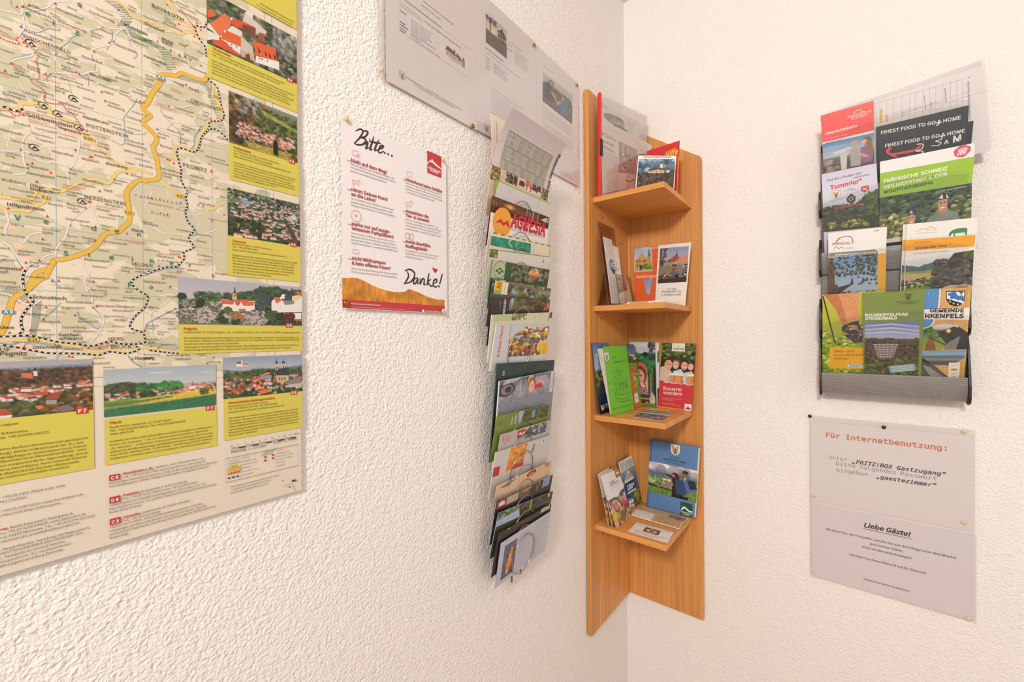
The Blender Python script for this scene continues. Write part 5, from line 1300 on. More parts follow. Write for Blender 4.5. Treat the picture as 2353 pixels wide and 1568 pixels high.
# ================================================================ three excursion sheets in clear film
PA, PB = (860, 0, .1913), (1090, 0, .2806)
def a4sheet(xl_, xr_, ybot_l, seed):
    S = wallL(.0042); a = S.T((xl_, ybot_l)); x1 = S.T((xr_, ybot_l))[0]; S.r_ = (a[0], x1, a[1], a[1]+.297)
    S.body([np.array(p) for p in ((a[0], a[1]), (x1, a[1]), (x1, a[1]+.297), (a[0], a[1]+.297))], '#efe5e3'); return S
def g_rows(S, cr, x0, x1, y0, dy, n, jit=.2, seed=1):
    S.crop(*cr); g = random.Random(seed); R_ = []
    for i in range(n):
        a = S.T((x0, y0+dy*i)); b = S.T((x1, y0+dy*i)); R_.append((a, np.array([a[0]+(b[0]-a[0])*(1-g.random()*jit), a[1]])))
    return R_
S = a4sheet(887.5, 1093.5, 185, 1)
S.crop(*PA)
S.lines('''305 30 575|In dieser 3-stündigen Wanderung geht es
305 65 570|Grabhügel keltischer Bewohner
440 240 685|Samstag, 4. September 2021
440 275 665|Samstag, 2. Oktober 2021
440 308 668|Samstag, 30. Oktober 2021
440 340 690|Samstag, 17. November 2021
440 372 632|10:00 Uhr - 13:00 Uhr
440 402 735|Marktplatz 20, 91332 Heiligenstadt
440 430 560|7 km, 160 hm
440 460 545|7 - 12 Jahre,
560 540 785|5,00 €, ab 13 Jahre - 10,00 €
590 255 1045|zu einem sehenswerten Aussichtspunkt und einer
565 65 795|5,00 €, ab 12 Jahre - 10,00 €
585 18 948|am Oberen Markt, Platz 47, 91332 Heiligenstadt
380 935 1050|Markt Heiligenstadt i. OFr. • Tourist-Information • Marktplatz 20, 91332 Heiligenstadt
480 1025 975|Tel. +49 (0) 9198 9299-32 • tourist-info@heiligenstadt.de''', col='#7a5f60', bold=.005)
S.lines('305 130 385|Termine:\n303 260 375|Uhrzeit:\n303 295 405|Treffpunkt:\n303 330 390|Anforderung:\n303 362 370|Kosten:', col='#5f4a4c', bold=.02)
S.lines('365 8 805|Fränkische Pavillon-Wanderung mit Helmut', col='#8f9a6a', bold=.015)
for a, b in (((560, 150), (1160, 0)), ((340, 400), (1145, 0))): p = S.T(a); q = S.T(b); S.stroke([p, np.array([q[0], p[1]])], .0004, '#cfc4be')
q4 = lambda *p: [S.T(k) for k in p]
def rel(cx, cy, pts, col, k=.0005):
    c = S.T((cx, cy)); S.add([c+k*np.array(p) for p in pts], [tuple(range(len(pts)))], col)
rel(955, 690, [(-42, -8), (-42, 12), (-30, 22), (10, 18), (14, 26), (40, 16), (42, -6), (20, -14), (-20, -14)], '#d8c7ae'); rel(955, 690, [(-45, 10), (-34, 28), (6, 22), (12, 8)], '#5c5650'); rel(955, 690, [(12, 8), (16, 26), (38, 16), (46, 0)], '#6a6258'); rel(955, 690, [(-2, 22), (4, 34), (9, 22)], '#7a4a40'); rel(955, 690, [(44, -12), (48, 14), (54, 24), (60, 12), (60, -14)], '#a3948a'); rel(955, 690, [(46, 12), (54, 28), (60, 12)], '#4a4644')
for x in (-34, -22, -10, 4, 24): rel(955, 690, [(x, -4), (x+4, -4), (x+4, 4), (x, 4)], '#6a5c50')
def crest(S, c, r, base='#f2ece4'):
    """parish shield: two golden figures over a blue one"""
    c = S.T(c); P = lambda pts, col: S.add([c+r*np.array(p) for p in pts], [tuple(range(len(pts)))], col)
    P([(-1, 1.1), (-1, -.3), (-.7, -.9), (0, -1.25), (.7, -.9), (1, -.3), (1, 1.1)], '#8a8078'); P([(-.9, 1.0), (-.9, -.3), (-.62, -.82), (0, -1.12), (.62, -.82), (.9, -.3), (.9, 1.0)], base)
    for s in (-1, 1): P([(s*.75, .7), (s*.6, .2), (s*.62, -.5), (s*.3, -.6), (s*.22, .3), (s*.4, .85)], '#d9a040'); P([(s*.5, .9), (s*.6, .7), (s*.4, .65)], '#b05a3a')
    P([(-.16, .35), (-.3, -.9), (.3, -.9), (.16, .35)], '#4a6a9a'); P([(-.14, .6), (-.14, .3), (.14, .3), (.14, .6)], '#e0b090')
crest(S, (334, 905), .0062)
o = S.build('excursion_sheet', 'paper_matte'); tag(o, 'white excursion sheet with small house picture, leftmost of three on left wall', 'notice', 'excursion sheets in clear film')
a = S.r_; xs = S.T((858, 40)); S.crop(0, 0, 1); xh = S.T((868, 60))[0]
sl = sleeve(S, [np.array(p) for p in ((xh, a[2]-.004), (a[1], a[2]-.004), (a[1], a[3]), (xh, a[3]))], 'plastic_sleeve', o); sl['label'] = 'clear punched plastic sleeve'
rb = link('sleeve_margin', *[(lambda P: P)(x) for x in (lambda: (lambda v: (v, [tuple(range(4))]))(S.P3(np.array([(xh, a[2]-.004), (a[0]-.004, a[2]-.004), (a[0]-.004, a[3]), (xh, a[3])]), .0013)-np.array(o.location)))()], ['milky_film']); rb.parent = o
S = a4sheet(1094.5, 1233, 297.5, 2)
def p_sun(i): i.grad([(0, '#cfc4bc'), (.45, '#e3d2bc'), (.55, '#8a7a6c'), (1, '#5f5852')]); i.ell(.3, .42, .16, .1, '#f4dcae'); i.poly([(0, .5), (1, .62), (1, 1), (0, 1)], '#6a625c', .1); i.poly([(.5, .3), (.7, .16), (.75, .08), (.8, .17), (.98, .34)], '#3e3a38'); i.poly([(.55, .34), (.95, .34), (.93, .6), (.58, .55)], '#3e3a38'); [i.poly([(x, .42), (x+.07, .42), (x+.07, .52), (x, .52)], '#c9a884') for x in (.62, .73, .84)]; i.blobs(.02, 0, .5, .2, 50, .03, ['#4a4440']); i.poly([(.2, .1), (.25, .1), (.24, .5), (.19, .5)], '#4a4440')
S.crop(*PB); S.photo(q4((93, 110), (268, 248), (265, 482), (94, 346)), p_sun, 2)
L4 = lambda d, **k: S.lines(d, **k)
L4('92 97 232|Sonnenaufgangswanderungen', col='#8f9a7a'); L4('272 330 390|3-stündige Wanderung mit', col='#7a6a68'); L4('272 360 310|Termine:\n272 400 310|Uhrzeit:\n92 395 235|Bastionführung mit Udo', col='#6a5a5a', bold=.01)
S.greek(g_rows(S, PB, 332, 445, 415, 17, 7), '#8a6a6c', .0014, 3, .02); S.greek(g_rows(S, PB, 95, 385, 430, 20, 1), '#8a6a6c', .0014, 4, .02); S.greek(g_rows(S, PB, 92, 128, 468, 17, 6), '#6a5558', .0014, 5, .02); S.greek(g_rows(S, PB, 158, 280, 520, 15, 6), '#8a6a6c', .0014, 6, .02); S.greek(g_rows(S, PB, 140, 420, 720, 25, 9, .3), '#93787a', .0013, 7, .03)
S.crop(*PB); p = S.T((128, 668)); q = S.T((428, 668)); S.stroke([p, np.array([q[0], p[1]]), np.array([q[0], p[1]-.125]), np.array([p[0], p[1]-.125])], .0004, '#cf9aa4', closed=True)
crest(S, (100, 1052), .0065)
o = S.build('excursion_sheet', 'paper_matte'); tag(o, 'white excursion sheet with sunset picture, middle of three on left wall', 'notice', 'excursion sheets in clear film'); a = S.r_
sleeve(S, [np.array(p) for p in ((a[0], a[2]-.003), (a[1], a[2]-.003), (a[1], a[3]), (a[0], a[3]))], 'plastic_sleeve', o)
S = a4sheet(1234, 1330, 377, 3)
def p_hik(i):
    i.grad([(0, '#d4d0cc'), (.35, '#b4b2b0'), (.5, '#8a8f80'), (1, '#6a6a60')]); i.blobs(0, .3, 1, .8, 140, .05, ['#5d6a54', '#6f7a5c', '#4c5848']); i.ridge([(0, .8), (1, .72)], '#6c6660', .3); i.poly([(.02, .35), (.2, .2), (.34, .35), (.36, .75), (.05, .8)], '#4a464c'); i.ell(.27, .17, .08, .08, '#5a4238'); i.ell(.27, .2, .06, .07, '#c09884'); i.poly([(.3, .4), (.48, .62), (.44, .68), (.26, .5)], '#c09884'); i.poly([(.55, .5), (.66, .42), (.82, .5), (.82, .88), (.6, .92)], '#5c86aa'); i.ell(.68, .36, .07, .08, '#6a5040'); i.ell(.67, .39, .055, .06, '#c8a08c'); i.poly([(.56, .52), (.42, .72), (.46, .75), (.6, .62)], '#c8a08c'); i.poly([(0, .35), (.1, .32), (.1, .7), (0, .72)], '#44607a')
S.crop(*PB); S.photo(q4((560, 583), (803, 772), (801, 1018), (558, 828)), p_hik, 2)
L4('560 535 643|Unser Wanderführer', col='#8f9a7a'); S.greek(g_rows(S, PB, 558, 812, 872, 13, 7, .1), '#9a8082', .0013, 3, .02); S.greek(g_rows(S, PB, 560, 815, 995, 14, 7, .1), '#9a8082', .0013, 4, .02); S.greek(g_rows(S, PB, 700, 805, 1400, 14, 2, .1), '#9a8082', .0012, 5, .02)
o = S.build('excursion_sheet', 'paper_matte'); tag(o, 'white excursion sheet with two hikers picture, rightmost of three on left wall', 'notice', 'excursion sheets in clear film'); a = S.r_
sleeve(S, [np.array(p) for p in ((a[0], a[2]-.003), (a[1]+.003, a[2]-.003), (a[1]+.003, a[3]), (a[0], a[3]))], 'plastic_sleeve', o)

# ================================================================ leaflets lying sideways in the wire rack
W6, W7, W8 = (1100, 250, .287), (1100, 650, .2615), (1100, 1000, .2422)
XT = .050
def wslot(cr, tl, tr, H=.099, col='#e8e0d8', th=.0008, edge=None, xt=XT, bend=None, k=KL, vis=1.0):
    """a leaflet in the wire rack: its top edge is seen at TL-TR, it hangs H below, tilted like all the others"""
    px = (cr[0]+(tl[0]+tr[0])/2*cr[2], cr[1]+(tl[1]+tr[1])/2*cr[2]); zt = onx(*px, xt)[2]
    S = tiltL(xt, zt, k, bend); S.crop(*cr); a, b = S.T(tl), S.T(tr); u = (b-a)/np.linalg.norm(b-a); d = np.array([u[1], -u[0]])
    S.body([a, b, b+d*H, a+d*H], col, th, edge); S.a, S.b, S.d, S.u, S.H = a, b, d, u, H
    S.q = [a, b, b+d*H*vis, a+d*H*vis]; S.zt = zt; S.W = np.linalg.norm(b-a); return S
def uv(S): S.q = [S.a, S.b, S.b+S.d*S.H, S.a+S.d*S.H]; return S
def fin(S, name, label, group=None, mat='paper_gloss', cat='leaflet'):
    o = S.build(name, mat); tag(o, label, cat, group); return o
GW = 'leaflets in the wire rack'
def vt(S, t, x, y0, y1, col, bold=0., f='sans'):
    """a line of print running up the sheet (the leaflet lies on its side)"""
    S.text(t, (x, y0), (x, y1), col, f, bold, flat=False)
S = wslot(W6, (95, 40), (330, 150), .215, '#ecdccb', k=.03, xt=.026); vt(S, 'Mitarbeiter*innen!', .2, .32, .05, '#4a3f3a', .0, 'sans'); S.stroke([(.28, .1), (.42, .1), (.42, .6), (.28, .6)], .0005, '#8a7a70', closed=True); S.stroke([(.3, .2), (.38, .25), (.33, .35), (.4, .45), (.31, .5)], .0007, '#8a7a70', None, 6); fin(S, 'paper_sheet', 'cream sheet with a vertical handwritten line, tallest at the back of the wire rack', GW)
S = wslot(W6, (220, 70), (430, 222), .12, '#ecb23a', k=.03, xt=.0285); S.curve([(.02, .06), (.1, .02), (.09, .16), (.16, .12), (.1, .28), (.05, .2)], '#5a6a2c'); fin(S, 'card', 'yellow card with a green sprig peeping out behind the curled calendar sheet', GW)
cb = lambda s, t: .055*np.clip((t-cb.t0)/.13, 0, 1)**2
S = tiltL(.036, .33, .10); S.crop(*W6); zt = .33
a, b = S.T((108, 445)), S.T((560, 655)); u = (b-a)/np.linalg.norm(b-a)
a = np.array([a[0], a[1]]); top_ = S.T((262, 165)); W_ = .207
cb.t0 = float(a[1])-.01
S.bend = cb
Q = [np.array([a[0]+.002, a[1]-.03]), np.array([a[0]+.209, a[1]-.03]), np.array([a[0]+.209, a[1]+.105]), np.array([a[0]+.002, a[1]+.105])]
S.body(Q, '#dcd0d0', .0004); S.q = [Q[3], Q[2], Q[1], Q[0]]
S.ops_ = None
for r in range(3):
    for cidx in range(12):
        x0 = .10+.066*cidx; y0 = .26+.19*r; S.rect(x0, y0, x0+.06, y0+.17, ('#c9c0b0', '#bdbba2', '#cfc6c0', '#b9b49a')[(cidx+r) % 4], 1)
        for i in range(7): S.stroke([(x0, y0+.012+.023*i), (x0+.058, y0+.012+.023*i)], .0004, '#6a625c', 2)
    S.stroke([(.1, .25+.19*r), (.89, .25+.19*r)], .0009, '#4a4440', 2)
for cidx in range(13): S.stroke([(.097+.066*cidx, .25), (.097+.066*cidx, .82)], .0004, '#7a726c', 2)
S.text('Kalender 2021', (.955, .18), (.955, .80), '#3a3634', bold=.02, flat=False, layer=3)
fin(S, 'calendar_sheet', 'white calendar sheet curling forward out of the top of the wire rack', GW)
S = wslot(W6, (105, 445), (560, 655), .099, '#d8bfa0', vis=0.28); 
def p_bush(i): i.A[:] = srgb('#c8a878'); i.blobs(0, 0, 1, 1, 120, .12, ['#4c6a2c', '#5c7a34', '#b8946a', '#a8503c', '#3a5224'])
def p_ppl(i): i.A[:] = srgb('#4c4a40'); i.blobs(0, 0, 1, 1, 90, .08, ['#3a4a30', '#8a3a34', '#c8b8a8', '#5a5a58', '#2c2c2a'])
S.photo([(0, 0), (.14, 0), (.14, 1), (0, 1)], p_bush, 1); S.photo([(.23, .0), (.42, 0), (.42, .75), (.23, .75)], p_ppl, 2); S.photo([(.55, 0), (.85, 0), (.85, .8), (.55, .8)], lambda i: (i.A.__setitem__(slice(None), srgb('#b0a0a4')), i.houses(0, .2, 1, .8, 9, .2), i.blobs(.5, .1, 1, .6, 60, .04, ['#3a3030', '#5a4a48'])), 3); S.photo([(.87, 0), (1, 0), (1, .9), (.87, .9)], p_bush, 5)
S.poly([(.45, .62), (.45, .25), (.5, .12), (.55, .25), (.55, .62)], '#5a3a34'); S.stroke([(.45, .62), (.45, .25), (.5, .12), (.55, .25), (.55, .62)], .0012, '#efe4d8', closed=True); S.stroke([(.15, .9), (.21, .1)], .0006, '#a08a6a'); fin(S, 'leaflet', 'beige leaflet with a strip of small photos just under the curled calendar', GW)
S = wslot(W6, (150, 575), (575, 765), .099, '#d5cdc8', edge='#8cc04a', vis=0.23); S.poly([(-.01, -.02), (.03, 0), (.0, .9), (-.02, .9)], '#8cc04a'); S.stroke([(0, 0), (1, 0)], .0018, '#8cc04a'); vt(S, 'innen!', .22, .75, .32, '#5a5048'); vt(S, 'Ihr Partner', .76, .8, .1, '#5a5048'); fin(S, 'leaflet', 'plain grey leaflet with a lime green edge, above the brown one', GW)
S = wslot(W6, (108, 695), (568, 872), .099, '#6a3a22', vis=0.25)
S.photo([(0, 0), (.78, 0), (.78, 1), (0, 1)], lambda i: (i.grad([(0, '#5a3420'), (.5, '#7a4828'), (1, '#4a2a1a')]), i.ell(.36, .38, .12, .22, '#b06a2c'), i.ell(.36, .38, .06, .12, '#eebc6a'), i.mott(.2, 20)), 2); S.rect(.78, 0, .79, 1, '#d8a23c'); S.rect(.79, 0, 1, 1, '#3a241a'); S.poly([(.83, .5), (.95, .1), (.95, .6)], '#d8c4a8'); vt(S, 'BEN', .985, .55, .1, '#efe4d8', .02); vt(S, 'Rauhberg', .035, .6, .3, '#efe4d8', .01); vt(S, 'Museum', .075, .6, .35, '#efe4d8', .01); vt(S, 'früher', .58, .62, .02, '#f0e4d4'); vt(S, 'und', .635, .6, .3, '#f0e4d4', .01); vt(S, 'Berichte', .69, .8, .02, '#f0e4d4', .02); fin(S, 'leaflet', 'dark brown leaflet with a glowing light on it', GW)
S = wslot(W6, (100, 828), (562, 968), .099, '#efe4de', vis=0.3); S.disc((.18, .47), .030, '#eea43a', n=28); S.poly([(.07, .62), (.15, .25), (.2, .45), (.26, .2), (.31, .78), (.235, .5), (.2, .68), (.15, .5)], '#cf2c3a')
S.text('AGNESIA', (.31, .55), (.94, .55), '#cf2c3a', bold=.04, flat=False, hs=1.15); S.text('KLETTER-SEIL-ERLEBNISPARK', (.32, .8), (.94, .8), '#5a4c4a', flat=False, hs=1.5); fin(S, 'leaflet', 'white leaflet with AGNESIA in red beside an orange disc', GW)
S = wslot(W6, (105, 985), (580, 1098), .099, '#e6d6bc', vis=0.27)
S.photo([(0, .0), (.64, .0), (.64, 1), (0, 1)], lambda i: (i.A.__setitem__(slice(None), srgb('#2f8a6c')), i.mott(.25, 12)), 2); S.poly([(0, 0), (1, 0), (1, .16), (0, .3)], '#e6d6bc'); S.stroke([(.02, .05), (.98, .05)], .0026, '#3a8a70', dash=(.012, .012)); S.stroke([(.07, .05), (.98, .05)], .0026, '#d8843c', dash=(.004, .020)); S.stroke([(.3, .3), (.26, .5), (.32, .8)], .003, '#c8d4a0', None, 6); S.poly([(.62, .12), (.97, .1), (.97, 1), (.64, 1)], '#e6d6bc'); vt(S, 'FANS', .4, .75, .25, '#dce8d8'); vt(S, 'Alfred Stephan', .69, .95, .15, '#4a4038'); S.stroke([(.985, 0), (.985, 1)], .0015, '#3a7a54'); fin(S, 'leaflet', 'teal and cream leaflet with a dashed green and orange border', GW)
S = wslot(W6, (90, 1125), (562, 1188), .099, '#ddd4c8', edge='#3a6a40', th=.0005, vis=0.16); S.photo([(0, 0), (.12, 0), (.12, 1), (0, 1)], p_bush, 4); S.stroke([(0, 0), (1, 0)], .0012, '#3a6a40'); vt(S, 'ion...', .33, .6, .2, '#c4603a'); vt(S, 'Öffnungszeiten', .42, .8, .1, '#6a6058'); vt(S, 'Tourist-Info', .52, .85, .1, '#6a6058')
for c, y in (('#d8a040', .25), ('#3a3a38', .6)): S.poly([(.88, y), (.9, y+.1), (.92, y), (.905, y+.15), (.91, y+.3), (.895, y+.18), (.87, y+.25), (.89, y+.13)], c)
vt(S, 'N', .92, .95, .8, '#2e2a28', .03); fin(S, 'leaflet', 'cream leaflet with green edge and two little stars', GW)
S = wslot(W6, (115, 1208), (568, 1290), .099, '#3a5a3c', th=.0018, edge='#5a7a4c', vis=0.37); S.poly([(0, 0), (.27, 0), (.27, 1), (0, 1)], '#b9c49a'); S.poly([(.2, 0), (.3, 0), (.27, 1), (.2, 1)], '#3c5c38'); c = S.T((.12, .5)); S.stroke([c+.018*np.array([math.cos(k), math.sin(k)]) for k in np.arange(24)*math.pi/12], .0012, '#3c5c38', closed=True)
for dx, dy in ((-.04, .05), (0, -.08), (.04, .04), (.0, .15)): S.poly([(.12+dx-.03, .5+dy+.08), (.12+dx, .5+dy-.08), (.12+dx+.03, .5+dy+.08)], '#3c5c38')
S.photo([(.3, 0), (1, 0), (1, 1), (.3, 1)], lambda i: (i.A.__setitem__(slice(None), srgb('#5a4c42')), i.blobs(0, 0, 1, 1, 160, .06, ['#4a4038', '#6a5c50', '#38322c', '#8a8272', '#7a8058', '#5a6a40']), i.poly([(.42, .5), (.52, .1), (.72, .5), (.6, .75)], '#9aa0bc'), i.blobs(.5, .2, .65, .6, 20, .05, ['#b07a3c', '#c4604a', '#d8a84a'])), 3); S.stroke([(.52, 0), (.58, .4), (.66, .9)], .002, '#b04038', dash=(.003, .002)); S.stroke([(.72, .1), (.8, .4), (.86, .8)], .002, '#ded4c4', dash=(.003, .002)); fin(S, 'leaflet', 'green leaflet stack with round emblem and a rocky gorge photo', GW)
S = wslot(W7, (125, -40), (636, 52), .099, '#6a5a48', vis=0.3); S.photo([(0, 0), (1, 0), (1, 1), (0, 1)], lambda i: (i.A.__setitem__(slice(None), srgb('#5c5c48')), i.blobs(0, 0, 1, 1, 260, .035, ['#4c5c38', '#6a7a44', '#8a94a8', '#5a4a3c', '#7a8a58', '#3a4030']), i.poly([(.25, .0), (1, .3), (1, .45), (.25, .2)], '#8a6a50', .2), i.poly([(.8, .3), (1, .3), (1, .55), (.8, .55)], '#8f8880', .2), i.ell(.5, .68, .035, .12, '#c95a3c')), 5)
S.rect(.04, .12, .24, 1, '#efe4d6'); S.poly([(.05, .15), (.16, .15), (.16, .72), (.05, .9)], '#ecb52c'); S.stroke([(.07, .6), (.1, .45), (.09, .3), (.12, .22), (.13, .4), (.1, .5), (.13, .62)], .0022, '#a8582c', None, 5); S.poly([(.05, .78), (.15, .7), (.15, .98), (.05, .98)], '#8ab84a'); vt(S, 'KLETTERWALD', .2, .98, .2, '#5a6a50', .01); fin(S, 'leaflet', 'forest climbing leaflet with a squirrel on a yellow badge', GW)
S = wslot(W7, (115, 130), (630, 150), .099, '#3a3634', vis=0.27); S.photo([(.3, 0), (1, 0), (1, 1), (.3, 1)], lambda i: (i.grad([(0, '#a8b0c0'), (.4, '#b8b4b4'), (1, '#6a6a4c')]), i.blobs(.1, .1, .35, .9, 70, .06, ['#5a5a3c', '#6a6a48', '#4a4432']), i.blobs(.4, .0, 1, .9, 180, .05, ['#3a3c2c', '#4a4a34', '#5c5030', '#2c2c24', '#8a6030'])), 5); S.rect(.92, .35, .96, 1, '#b03a44')
for y in range(5): S.stroke([(.01, .05+.1*y), (.29, .05+.1*y)], .0007, '#5a5450', dash=(.003, .0015))
vt(S, 'WEISEN', .22, 1.3, .1, '#efe8e0', .02); vt(S, 'KIRCHENPFAD', .29, .95, .1, '#efe8e0', .015); vt(S, 'rund um erleben', .14, .95, .2, '#d8d0c8'); vt(S, '2021', .975, .8, .35, '#efe8e0', .02); fin(S, 'leaflet', 'charcoal leaflet with WEISEN in white and a dusky park photo', GW)
S = wslot(W7, (115, 283), (646, 260), .099, '#d6d2b4', th=.002, vis=0.14); S.rect(.03, .05, .3, 1, '#bfc490'); S.photo([(.3, .0), (.54, 0), (.54, 1), (.3, 1)], lambda i: (i.A.__setitem__(slice(None), srgb('#a8905c')), i.blobs(0, 0, 1, 1, 60, .1, ['#7a8a4c', '#c0b48a', '#6a5a3c'])), 2); S.rect(.955, 0, 1, 1, '#6a3a34'); vt(S, 'Führung', .8, .95, .3, '#c83a34', .02); vt(S, 'frei-', .69, .98, .5, '#c83a34', .02); vt(S, 'Rohrbach', .94, 1.5, .4, '#3a3430', .02); vt(S, 'info', .985, .7, .4, '#e8dcd0', .01); fin(S, 'leaflet', 'pale green leaflet with red and black vertical words', GW)
S = wslot(W7, (158, 362), (636, 376), .099, '#cfcfd0', th=.0032, edge='#d8d0d0', vis=0.72)
def p_kni(i): i.grad([(0, '#c8ccd0'), (1, '#d8d4d0')]); i.blobs(.3, .1, 1, .55, 90, .045, ['#c8903c', '#6a7a3c', '#a84a30', '#d8b04a', '#5a6a8a', '#e0d4c4']); i.blobs(.05, .5, 1, 1, 170, .05, ['#b8703c', '#7a5030', '#c8a070', '#5a6a3c', '#e0b080', '#a83a34', '#3c5a8a', '#d8a03c']); i.poly([(.15, .3), (.85, .16), (.85, .2), (.15, .36)], '#a8503c')
S.photo([(.22, .0), (.97, 0), (.97, 1), (.22, 1)], p_kni, 8); S.rect(.86, .6, .99, 1, '#ecb52c'); S.ell((.83, .72), (.89, .72), (.83, .55), '#f0c84a'); vt(S, 'Schloss Thurn', .115, 1.0, .06, '#d84a3a', .025); vt(S, 'Freizeitpark', .25, .55, .06, '#8a4a44'); vt(S, 'Ketten-Flieger', .3, 1.0, .5, '#a83a4c', .01); vt(S, 'Schloss Thurn', .84, .9, .6, '#b0602c', .01); vt(S, 'info@schloss-thurn.de', .935, .98, .64, '#5a4020'); fin(S, 'brochure', 'fat bright theme park brochures with Schloss Thurn running up the left side', GW)
S = wslot(W7, (165, 712), (666, 680), .21, '#2c3830', th=.003, edge='#3a443c', xt=.040, k=.1); S.photo([(0, 0), (1, 0), (1, .8), (0, .8)], lambda i: (i.grad([(0, '#2c4038'), (.25, '#34493f'), (1, '#1f2a24')]), i.mott(.1, 8)), 1); vt(S, 'RK', .12, .125, .075, '#d8d4c8', .01); fin(S, 'brochure', 'large dark green brochure standing behind the family car brochure', GW)
S = wslot(W7, (185, 870), (670, 775), .19, '#8a8c94', th=.0035, k=.14, edge='#d8ccc8', vis=0.37)
def p_fam(i):
    i.grad([(0, '#6a6a74'), (.5, '#9a9aa4'), (1, '#8a8a90')]); i.mott(.2, 14); i.ell(.12, .4, .16, .3, '#4a4648'); i.ell(.14, .42, .1, .2, '#8a8488'); i.ell(.16, .42, .06, .13, '#3c383a'); i.poly([(.1, .0), (.4, 0), (.3, .12), (.05, .2)], '#b8b4bc'); i.poly([(.62, .12), (.9, .1), (.95, .5), (.72, .45)], '#a8a4b4'); i.poly([(.72, .3), (.82, .28), (.88, .52), (.78, .55)], '#e0a888'); i.poly([(.62, .48), (.8, .42), (.84, .66), (.66, .66)], '#c83a40'); i.face(.58, .2, .07, '#d8a084', '#4a3a34'); i.face(.6, .48, .065, '#e8b090', '#8a6040')
S.photo([(0, 0), (.92, 0), (.92, .72), (0, .72)], p_fam, 3); S.rect(.92, 0, .98, .72, '#d8d0d4'); vt(S, 'FÜR DIE GANZE FAMILIE', .965, .62, .08, '#6a6068', .01); vt(S, 'IHRER ERLEBNISMEILE', .36, .64, .08, '#efe8e8', .015); fin(S, 'brochure', 'fanned brochures with a smiling woman and child leaning from a car', GW)
S = wslot(W7, (160, 1172), (635, 1068), .099, '#7a8c40', vis=0.29); S.photo([(.38, .04), (.96, .04), (.96, 1), (.38, 1)], lambda i: (i.grad([(0, '#6a6a3c'), (.5, '#54582c'), (1, '#6a6038')]), i.blobs(.2, 0, 1, 1, 150, .05, ['#4a5230', '#6a6238', '#5a4a30', '#3a4028']), i.poly([(0, 0), (.16, 0), (.1, 1), (0, 1)], '#a8b4cc')), 4); vt(S, 'BAUMWIPFEL', .17, .98, .12, '#4a5a28'); vt(S, 'WIPFELN', .28, .98, .35, '#f0ecd8', .02); vt(S, 'WALDES', .34, .98, .28, '#f0ecd8', .02); S.rect(.62, .15, .69, .8, '#6f9aa4'); S.stroke([(.05, .75), (.06, .5), (.09, .5), (.1, .75)], .0015, '#3c5028'); fin(S, 'leaflet', 'olive green treetop path leaflet in the lower half of the wire rack', GW)
S = wslot(W7, (190, 1338), (643, 1203), .099, '#bfb4ae', vis=0.27); S.photo([(.46, .04), (.9, .04), (.9, 1), (.46, 1)], lambda i: (i.A.__setitem__(slice(None), srgb('#6a6a58')), i.blobs(0, 0, 1, 1, 120, .07, ['#8a8a84', '#4a4a3c', '#a87a6a', '#5a6a5a', '#c8c4bc', '#3c4a6a'])), 6); S.rect(.31, .1, .45, .75, '#c4343c'); S.poly([(.32, .55), (.36, .25), (.39, .45), (.44, .3), (.44, .5), (.39, .58), (.35, .45)], '#efe4dc'); vt(S, 'Tage in', .07, .75, .1, '#c83a3c', .02); vt(S, 'Pottenstein', .12, 1.0, .1, '#c83a3c', .02); vt(S, 'Gast', .17, .75, .3, '#c83a3c', .02); fin(S, 'leaflet', 'grey leaflet with red vertical lines and a red mountain square', GW)
S = wslot(W8, (165, 170), (694, 0), .105, '#cfc8c2', th=.003, edge='#b8b4a8', vis=0.5)
S.photo([(.24, .0), (.53, 0), (.5, 1), (.2, 1)], lambda i: (i.A.__setitem__(slice(None), srgb('#d88a34')), i.mott(.35, 8), i.ell(.75, .5, .35, .3, '#e0a04a', .3), i.ell(.75, .46, .12, .03, '#8a4a24'), i.ell(.95, .46, .08, .03, '#8a4a24'), i.poly([(.85, .5), (.92, .62), (.8, .64)], '#b06a30'), i.ell(.85, .72, .16, .03, '#a84a34'), i.poly([(.4, .78), (1, .8), (1, 1), (.3, 1)], '#b84a30', .2)), 4); S.text('GEN', (.655, .55), (.68, .2), '#3a3430', bold=.03, flat=False); S.rect(.8, .08, .88, .28, '#e6e4e0'); S.rect(.82, .1, .86, .24, '#7aa0b4'); S.rect(0, .62, .1, 1.02, '#c0303a'); fin(S, 'brochure', 'light grey brochure with an orange stone face on a broad stripe', GW)
S = wslot(W8, (170, 488), (695, 245), .099, '#dcb594', vis=0.22); S.poly([(.06, .3), (.14, .22), (.22, -.05), (.26, .12), (.34, .1), (.24, .36), (.22, .6), (.12, .52)], '#7a7c84'); vt(S, 'Abenteuer', .38, .72, .05, '#5a4438'); S.ell((.6, .34), (.69, .3), (.6, .05), '#6a4430'); S.ell((.6, .42), (.66, .4), (.6, .25), '#d8782c'); vt(S, 'Museum', .75, .5, .05, '#4c5a7a', .01); S.text('Tag', (.85, .45), (.94, .38), '#6a4438', flat=False); S.text('Bad', (.86, .25), (.95, .18), '#6a4438', flat=False); fin(S, 'leaflet', 'peach coloured leaflet with a grey winged figure and a glowing cave', GW)
